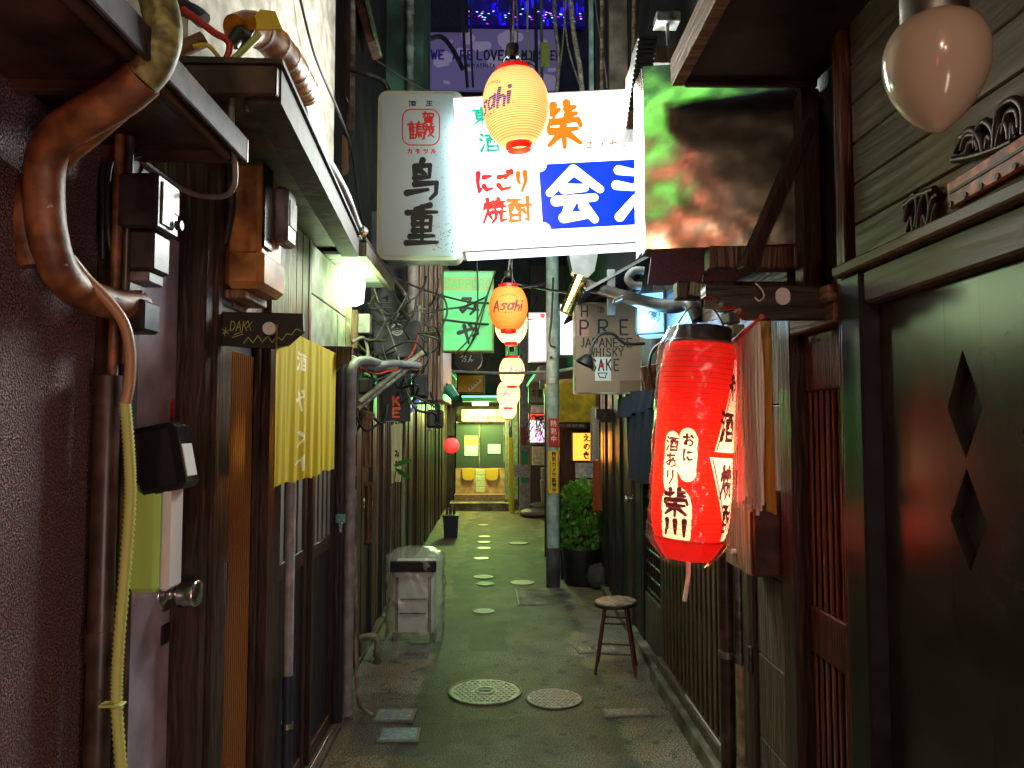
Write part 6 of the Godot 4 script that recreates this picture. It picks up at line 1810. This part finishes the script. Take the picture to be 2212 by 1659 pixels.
	cyl(sg, "barrel", at(968, 838, 6.3), at(985, 860, 6.25), 0.05, mat("spotgreen", lin(0.03, 0.22, 0.12), 0.3), 14, 0.036)
	cyl(sg, "arm", at(962, 825, 6.4), at(968, 838, 6.3), 0.012, M.rubber, 8)
	for k in 4:
		var pts := []
		var c := at(1130 + k * 4, 145 + k * 14, 9.0)
		for i in 13:
			var a := TAU * i / 12 + k
			pts.append(c + Vector3(cos(a) * (0.17 - 0.02 * k), sin(a) * (0.10 + 0.03 * (k % 2)), 0.03 * sin(a * 2)))
		var o := thing("cable_coil", ["uppermost black cable coil behind the big lantern", "second black cable coil behind the big lantern", "third black cable coil behind the big lantern", "lowest black cable coil behind the big lantern"][k], "cable", c, "black cable coils behind the lantern")
		tube(o, "strand", pts, 0.009, M.rubber, 6)
	# weathered leaves and lime box in the bundle
	var lb := thing("junction_box", "lime yellow junction box in the vertical cable bundle", "junction box", at(1178, 120, 8.8))
	ob(lb, "case", at(1178, 118, 8.9), Vector3(0.12, 0.28, 0.08), M.hose)
	ob(lb, "lid", at(1178, 118, 8.85), Vector3(0.10, 0.24, 0.02), M.hose)
	# green pole
	var o := thing("utility_pole", "pale green steel pole with safety stickers on the right", "pole", v(0.536, 0, 7.2))
	cyl(o, "foot", v(0.536, 0, 7.2), v(0.536, 0.38, 7.2), 0.068, M.greywall, 20)
	cyl(o, "shaft", v(0.536, 0.38, 7.2), v(0.536, 4.4, 7.2), 0.063, M.polegreen, 20)
	var im := canvas(90, 360, Color(0.88, 0.70, 0.02))
	column(im, "防犯カメラ監視中", 34, 8, 38, 6, 3.2, Color(0.05, 0.05, 0.05))
	for k in 22:
		seg(im, Vector2(18, 90 + k * 11), Vector2(20, 94 + k * 11), 3.0, 2.0, Color(0.35, 0.28, 0.02))
	sheet_face(o, "yellow_plate", at(1195, 1020, 7.13), 0.095, 0.405, print_mat("bouhan", im, 0.5))
	im = canvas(64, 160, Color(0.68, 0.04, 0.04))
	column(im, "防火中", 14, 12, 36, 8, 3.0, Color(0.9, 0.75, 0.7)) if G.has("火") else column(im, "防犯中", 14, 12, 36, 8, 3.0, Color(0.9, 0.75, 0.7))
	sheet_face(o, "red_plate", at(1196, 934, 7.13), 0.10, 0.27, print_mat("redplate", im, 0.5))
	sheet_face(o, "white_tag", at(1193, 822, 7.13), 0.06, 0.055, M.paper)
	cyl(o, "bolt", at(1190, 772, 7.14), at(1190, 772, 7.1), 0.014, M.rubber, 10)
	# yellow awning and far bits
	o = thing("yellow_awning", "domed yellow fabric awning behind the green pole", "awning", at(1235, 905, 8.4))
	var rows := []
	for r in 11:
		var a := PI / 2 * r / 10
		var row := []
		for c in 9:
			row.append(v(lerpf(fx(1180, 8.4), fx(1320, 8.4), c / 8.0), fy(905, 8.4) + 0.48 * sin(a) * (1.0 - 0.15 * pow(absf(c / 4.0 - 1.0), 3.0)), 8.4 + 0.35 * (1.0 - cos(a))))
		rows.append(row)
	var mb := MB.new()
	mb.grid(rows)
	put(o, "fabric", mb.mesh(), M.yellowawning, Transform3D())
	bx(o, "valance", fx(1182, 8.4), fx(1320, 8.4), fy(912, 8.4), fy(905, 8.4), 8.39, 8.40, M.yellowawning)
	o = thing("paper_row", "row of small cream paper slips under the yellow awning", "paper slips", at(1230, 920, 8.3))
	for k in 4:
		ob(o, "slip", at(1214 + k * 14, 919, 8.3), Vector3(0.06, 0.035, 0.003), M.cream)
	ob(o, "board", at(1236, 921, 8.32), Vector3(0.34, 0.06, 0.02), M.dkwoodh)
	o = thing("tinsel_wreath", "dark grass-like hanging decoration left of the green pole", "decoration", at(1165, 950, 10.5))
	for k in 22:
		var p := at(1165 + rng.randf_range(-8, 8), 905 + rng.randf_range(-4, 4), 10.5)
		tube(o, "blade", [p, p + Vector3(rng.randf_range(-0.12, 0.12), 0.02, rng.randf_range(-0.05, 0.05)), p + Vector3(rng.randf_range(-0.2, 0.2), rng.randf_range(-0.4, -0.15), 0)], 0.006, M.rubber, 4, 3)

# ---------------------------------------------------------------- things on the ground
func gp(px: float, py: float) -> Vector3:
	var r := ray(px, py)
	return cam.position + r * (-cam.position.y / r.y)

func cover(label: String, px: float, py: float, r: float, pattern: int, m: Material, group := "") -> void:
	var c := gp(px, py) + Vector3(0, -0.001, 0)
	var o := thing("manhole_cover", label, "manhole cover", c, group)
	lathe(o, "rim", [Vector2(r * 1.06, 0.0), Vector2(r * 1.05, 0.006), Vector2(r, 0.006), Vector2(r * 0.985, -0.002)], M.iron, Transform3D(Basis(), c), 36)
	cyl(o, "plate", c - Vector3(0, 0.01, 0), c + Vector3(0, 0.003, 0), r * 0.985, m, 36)
	if pattern == 0:
		return
	var stud := MB.new()
	var step := r / 6.5
	for i in range(-7, 8):
		for j in range(-7, 8):
			var p := Vector2(i * step + (step / 2 if j % 2 else 0.0), j * step)
			if p.length() < r * 0.9 and not (pattern == 1 and p.length() < r * 0.32):
				var h := step * 0.3
				var a := Vector3(p.x - h, 0.0032, p.y); var b := Vector3(p.x, 0.0032, p.y - h); var e := Vector3(p.x + h, 0.0032, p.y); var f := Vector3(p.x, 0.0032, p.y + h)
				var u := Vector3(0, 0.0035, 0)
				stud.quad(a + u, b + u, e + u, f + u, Vector3.UP)
				stud.quad(a, b, b + u, a + u, Vector3(-1, 0, -1)); stud.quad(b, e, e + u, b + u, Vector3(1, 0, -1))
				stud.quad(e, f, f + u, e + u, Vector3(1, 0, 1)); stud.quad(f, a, a + u, f + u, Vector3(-1, 0, 1))
	var s := put(o, "raised_studs", stud.mesh(), m, Transform3D(Basis(), c))
	s.set_meta("kind", "stuff")
	if pattern == 1:
		lathe(o, "emblem_ring", [Vector2(r * 0.3, 0.003), Vector2(r * 0.29, 0.009), Vector2(r * 0.22, 0.009), Vector2(r * 0.21, 0.003)], m, Transform3D(Basis(), c), 24)
		ob(o, "emblem_bar", c + Vector3(0, 0.007, 0), Vector3(r * 0.34, 0.008, r * 0.07), m)

func plate(label: String, px: float, py: float, w: float, l: float, m: Material, slots: int, turn := 0.0, called := "access_cover", category := "cover") -> void:
	var c := gp(px, py) + Vector3(0, -0.003, 0)
	var o := thing(called, label, category, c)
	var b := Basis(Vector3.UP, turn)
	ob(o, "frame", c, Vector3(w + 0.03, 0.016, l + 0.03), M.iron, b, 0.003)
	ob(o, "lid", c + Vector3(0, 0.004, 0), Vector3(w, 0.016, l), m, b, 0.003)
	for k in slots:
		ob(o, "slot_bar", c + b * Vector3(w * (-0.42 + 0.84 * k / maxf(1.0, slots - 1.0)), 0.0125, 0), Vector3(w * 0.35 / slots, 0.004, l * 0.7), M.ironlight if slots < 8 else M.rubber, b, 0.001)

func street_things() -> void:
	cover("large round patterned manhole cover with emblem in mid alley", 1048, 1493, 0.205, 1, M.ironlight)
	cover("smaller round studded manhole cover right of the large one", 1197, 1508, 0.155, 2, M.ironlight)
	var k := 0
	for q in [[1045, 1320, "nearest"], [1048, 1261, "second"], [1044, 1246, "third"], [1040, 1206, "fourth"], [1046, 1184, "fifth"], [1046, 1171, "sixth"], [1046, 1159, "seventh"], [1044, 1134, "farthest"]]:
		cover("small shiny round cap in the paving, %s of the row" % q[2], q[0], q[1], 0.088 if k != 2 else 0.10, 2 if k < 3 else 0, M.brass, "round caps down the alley middle")
		k += 1
	cover("plain round lid by the green pole", 1128, 1258, 0.12, 0, M.ironlight)
	cover("plain round lid on the right far up the alley", 1120, 1173, 0.13, 0, M.ironlight)
	plate("blue-grey meter lid by the left doors, farther of two", 852, 1546, 0.19, 0.15, M.bluelid, 3)
	plate("blue-grey meter lid by the left doors, nearer of two", 862, 1588, 0.18, 0.14, M.bluelid, 0)
	plate("slotted drain grate before the wrapped cart", 896, 1416, 0.15, 0.10, M.iron, 9, 0.0, "drain_grate", "drain")
	plate("second slotted drain grate close under the wrapped cart", 905, 1394, 0.12, 0.08, M.iron, 9, 0.0, "drain_grate", "drain")
	plate("pale rectangular cover at the right wall foot", 1356, 1540, 0.24, 0.085, M.ironlight, 7, 0.05)
	plate("worn rectangular cover beside the stool", 1290, 1404, 0.26, 0.12, M.concrete, 5, 0.1)
	plate("flat concrete slab lid left of the stool", 1178, 1288, 0.50, 0.62, M.concrete, 0, 0.03)
	# stool
	var c := v(0.755, 0, 4.78)
	var o := thing("stool", "round wooden stool with thin dark red legs by the dark front", "stool", c)
	lathe(o, "seat", [Vector2(0.0, 0.438), Vector2(0.125, 0.438), Vector2(0.133, 0.432), Vector2(0.133, 0.416), Vector2(0.12, 0.410), Vector2(0.0, 0.410)], M.seat, Transform3D(Basis(Vector3(0, 0, 1), 0.05), c + Vector3(0.021, 0, 0)), 36)
	lathe(o, "seat_band", [Vector2(0.1335, 0.430), Vector2(0.136, 0.428), Vector2(0.136, 0.412), Vector2(0.1335, 0.410)], M.rubber, Transform3D(Basis(Vector3(0, 0, 1), 0.05), c + Vector3(0.021, 0, 0)), 36)
	var feet := []
	for i in 4:
		var a := PI / 4 + PI / 2 * i + 0.2
		var p := Vector3(cos(a), 0, sin(a))
		feet.append(p)
		cyl(o, "leg", c + p * 0.092 + Vector3(0, 0.412, 0), c + p * 0.175 + Vector3(0, 0.004, 0), 0.012, M.stoolred, 10, 0.010)
	for i in 4:
		for y in [0.13, 0.31]:
			if (i % 2 == 0) or y < 0.2:
				var t: float = 1.0 - y / 0.412
				var rr := lerpf(0.092, 0.175, t)
				cyl(o, "stretcher", c + feet[i] * rr + Vector3(0, y + 0.02 * (i % 2), 0), c + feet[(i + 1) % 4] * rr + Vector3(0, y + 0.02 * (i % 2), 0), 0.006, M.stoolred, 8)
	# plastic-wrapped board on the left
	c = v(-0.605, 0, 5.55)
	o = thing("wrapped_cart", "signboard cart wrapped in pale clear plastic against the left wall", "cart", c)
	bx(o, "board", -0.75, -0.46, 0.06, 0.56, 5.42, 5.62, M.whiteplastic, 0.01)
	bx(o, "top_board", -0.77, -0.44, 0.50, 0.58, 5.38, 5.41, M.black, 0.008)
	for x in [-0.735, -0.50]:
		bx(o, "red_stripe", x, x + 0.022, 0.07, 0.46, 5.408, 5.418, M.redwood, 0.002)
	for y in [0.20, 0.30]:
		bx(o, "cross_bar", -0.70, -0.51, y, y + 0.008, 5.408, 5.418, M.black, 0.001)
	for x in [-0.74, -0.47]:
		bx(o, "foot", x - 0.02, x + 0.02, 0.0, 0.058, 5.44, 5.6, M.black)
	var rows := []
	var f := FastNoiseLite.new()
	f.seed = 4
	f.frequency = 5.0
	for r in 31:
		var t := r / 30.0
		var y := 0.66 - t * 0.65
		var row := []
		for q in 57:
			var a := TAU * (q % 56) / 56
			var e := pow(pow(absf(cos(a)), 4.0) + pow(absf(sin(a)), 4.0), -0.25)
			var top := sqrt(clampf(t / 0.10, 0.0, 1.0))
			var p := Vector3(cos(a) * 0.205 * e * (0.25 + 0.75 * top), y, sin(a) * 0.165 * e * (0.25 + 0.75 * top))
			var nn := f.get_noise_3d(p.x * 2.5, p.y * 1.3, p.z * 2.5) * 0.05 + f.get_noise_3d(p.x * 9, p.y * 4, p.z * 9 + 5.0) * 0.022
			row.append(p * Vector3(1.0 + nn * 3.0, 1.0, 1.0 + nn * 3.0))
		rows.append(row)
	var mb := MB.new()
	mb.grid(rows, true, false)
	put(o, "plastic_wrap", mb.mesh(), M.plasticwrap, Transform3D(Basis(), c))
	# dark bin
	c = gp(974, 1160)
	o = thing("bin", "dark navy plastic bin with flat lid against the far left fronts", "bin", c)
	var b0 := c
	loft(o, "body", [b0 + Vector3(-0.09, 0, 0.08), b0 + Vector3(0.09, 0, 0.08), b0 + Vector3(0.09, 0, -0.12), b0 + Vector3(-0.09, 0, -0.12)], [b0 + Vector3(-0.105, 0.28, 0.1), b0 + Vector3(0.105, 0.28, 0.1), b0 + Vector3(0.105, 0.28, -0.14), b0 + Vector3(-0.105, 0.28, -0.14)], M.bin)
	ob(o, "lid", b0 + Vector3(0, 0.295, -0.02), Vector3(0.235, 0.028, 0.27), M.bin, Basis(), 0.008)
	for i in 3:
		cyl(o, "bottle", b0 + Vector3(-0.06 + 0.05 * i, 0.31, -0.04), b0 + Vector3(-0.06 + 0.05 * i, 0.31 + 0.10 + 0.05 * (i % 2), -0.04), 0.022, M.pane, 10, 0.012)
	# sandbags
	c = gp(1155, 1116)
	o = thing("sandbag", "slumped white sandbag on the paving at the alley end", "bag", c)
	for i in 2:
		rows = []
		for r in 13:
			var t := PI * r / 12
			var row := []
			for q in 25:
				var a := TAU * (q % 24) / 24
				var p := Vector3(cos(a) * sin(t) * [0.24, 0.15][i], 0.075 + cos(t) * [0.075, 0.05][i], sin(a) * sin(t) * [0.16, 0.1][i])
				p += Vector3(1, 0.5, 1) * f.get_noise_3d(p.x * 3 + i * 4, p.y * 3, p.z * 3) * 0.05
				row.append(p)
			rows.append(row)
		mb = MB.new()
		mb.grid(rows, true, false)
		put(o, "sack", mb.mesh(), M.bag, Transform3D(Basis(), c + Vector3(0.0 + 0.06 * i, 0.12 * i, -0.05 * i)))
	# stacked white tubs by the pole
	c = gp(1177, 1112)
	o = thing("tub_stack", "narrow stack of white tubs behind the green pole", "tubs", c)
	for i in 4:
		lathe(o, "tub", [Vector2(0.0, 0.20), Vector2(0.08, 0.20), Vector2(0.085, 0.19), Vector2(0.072, 0.0)], M.bag, Transform3D(Basis(), c + Vector3(0.01 * (i % 2), 0.205 * i, 0)), 18)
	# ivy planter
	c = v(0.83, 0, 7.35)
	o = thing("ivy_planter", "dark pot overgrown with trailing ivy beside the green pole", "plant", c)
	lathe(o, "pot", [Vector2(0.19, 0.36), Vector2(0.20, 0.35), Vector2(0.17, 0.02), Vector2(0.16, 0.0), Vector2(0.0, 0.0)], M.black, Transform3D(Basis(), c), 24)
	lathe(o, "soil", [Vector2(0.0, 0.34), Vector2(0.185, 0.33)], M.dark, Transform3D(Basis(), c), 16)
	bx(o, "crate", 0.64, 1.0, 0.0, 0.30, 7.56, 7.62, M.navywood)
	var ivy := MB.new()
	for i in 760:
		var a := rng.randf() * TAU
		var hgt := 0.28 + 0.72 * pow(rng.randf(), 0.8)
		var rad := 0.21 * (1.0 - 0.35 * pow(absf(hgt - 0.6) / 0.45, 2.0)) * sqrt(rng.randf_range(0.45, 1.1))
		var p := Vector3(cos(a) * rad * 1.02, hgt + 0.03 * sin(a * 3), sin(a) * rad)
		var b := Basis(Vector3.UP, rng.randf() * TAU) * Basis(Vector3.RIGHT, rng.randf_range(0.2, 1.3))
		if rng.randf() < 0.7:
			b = Basis(Vector3.UP, PI / 2 - a + rng.randf_range(-0.7, 0.7)) * Basis(Vector3.RIGHT, rng.randf_range(-0.1, 0.9))
		var s := rng.randf_range(0.018, 0.034)
		var L := [Vector3(0, -1.1, 0), Vector3(0.55, -0.5, 0.1), Vector3(1.0, 0.1, 0.0), Vector3(0.42, 0.3, 0.12), Vector3(0, 1.1, -0.1), Vector3(-0.42, 0.3, 0.12), Vector3(-1.0, 0.1, 0.0), Vector3(-0.55, -0.5, 0.1)]
		for j in range(1, 7):
			ivy.tri(p + b * (L[0] * s), p + b * (L[j] * s), p + b * (L[j + 1] * s), b.z)
	put(o, "ivy_leaves", ivy.mesh(), M.leaf, Transform3D(Basis(), c)).set_meta("kind", "stuff")
	for i in 7:
		var a := TAU * i / 7
		tube(o, "stem", [c + Vector3(cos(a) * 0.08, 0.33, sin(a) * 0.08), c + Vector3(cos(a) * 0.1, 0.6, sin(a) * 0.1), c + Vector3(cos(a + 1) * 0.12, 0.9, sin(a + 1) * 0.1)], 0.006, M.dkwood, 5, 3)
	o = thing("grey_bag", "crumpled dark bag slumped under the ivy", "bag", v(0.95, 0, 7.1))
	rows = []
	for r in 11:
		var t := PI * r / 10
		var row := []
		for q in 21:
			var a := TAU * (q % 20) / 20
			var p := Vector3(cos(a) * sin(t) * 0.11, 0.12 + cos(t) * 0.12, sin(a) * sin(t) * 0.09)
			row.append(p * (1.0 + 0.25 * f.get_noise_3d(p.x * 6, p.y * 6, p.z * 6)))
		rows.append(row)
	mb = MB.new()
	mb.grid(rows, true, false)
	put(o, "sack", mb.mesh(), M.greywall, Transform3D(Basis(), v(0.95, 0.0, 7.1)))
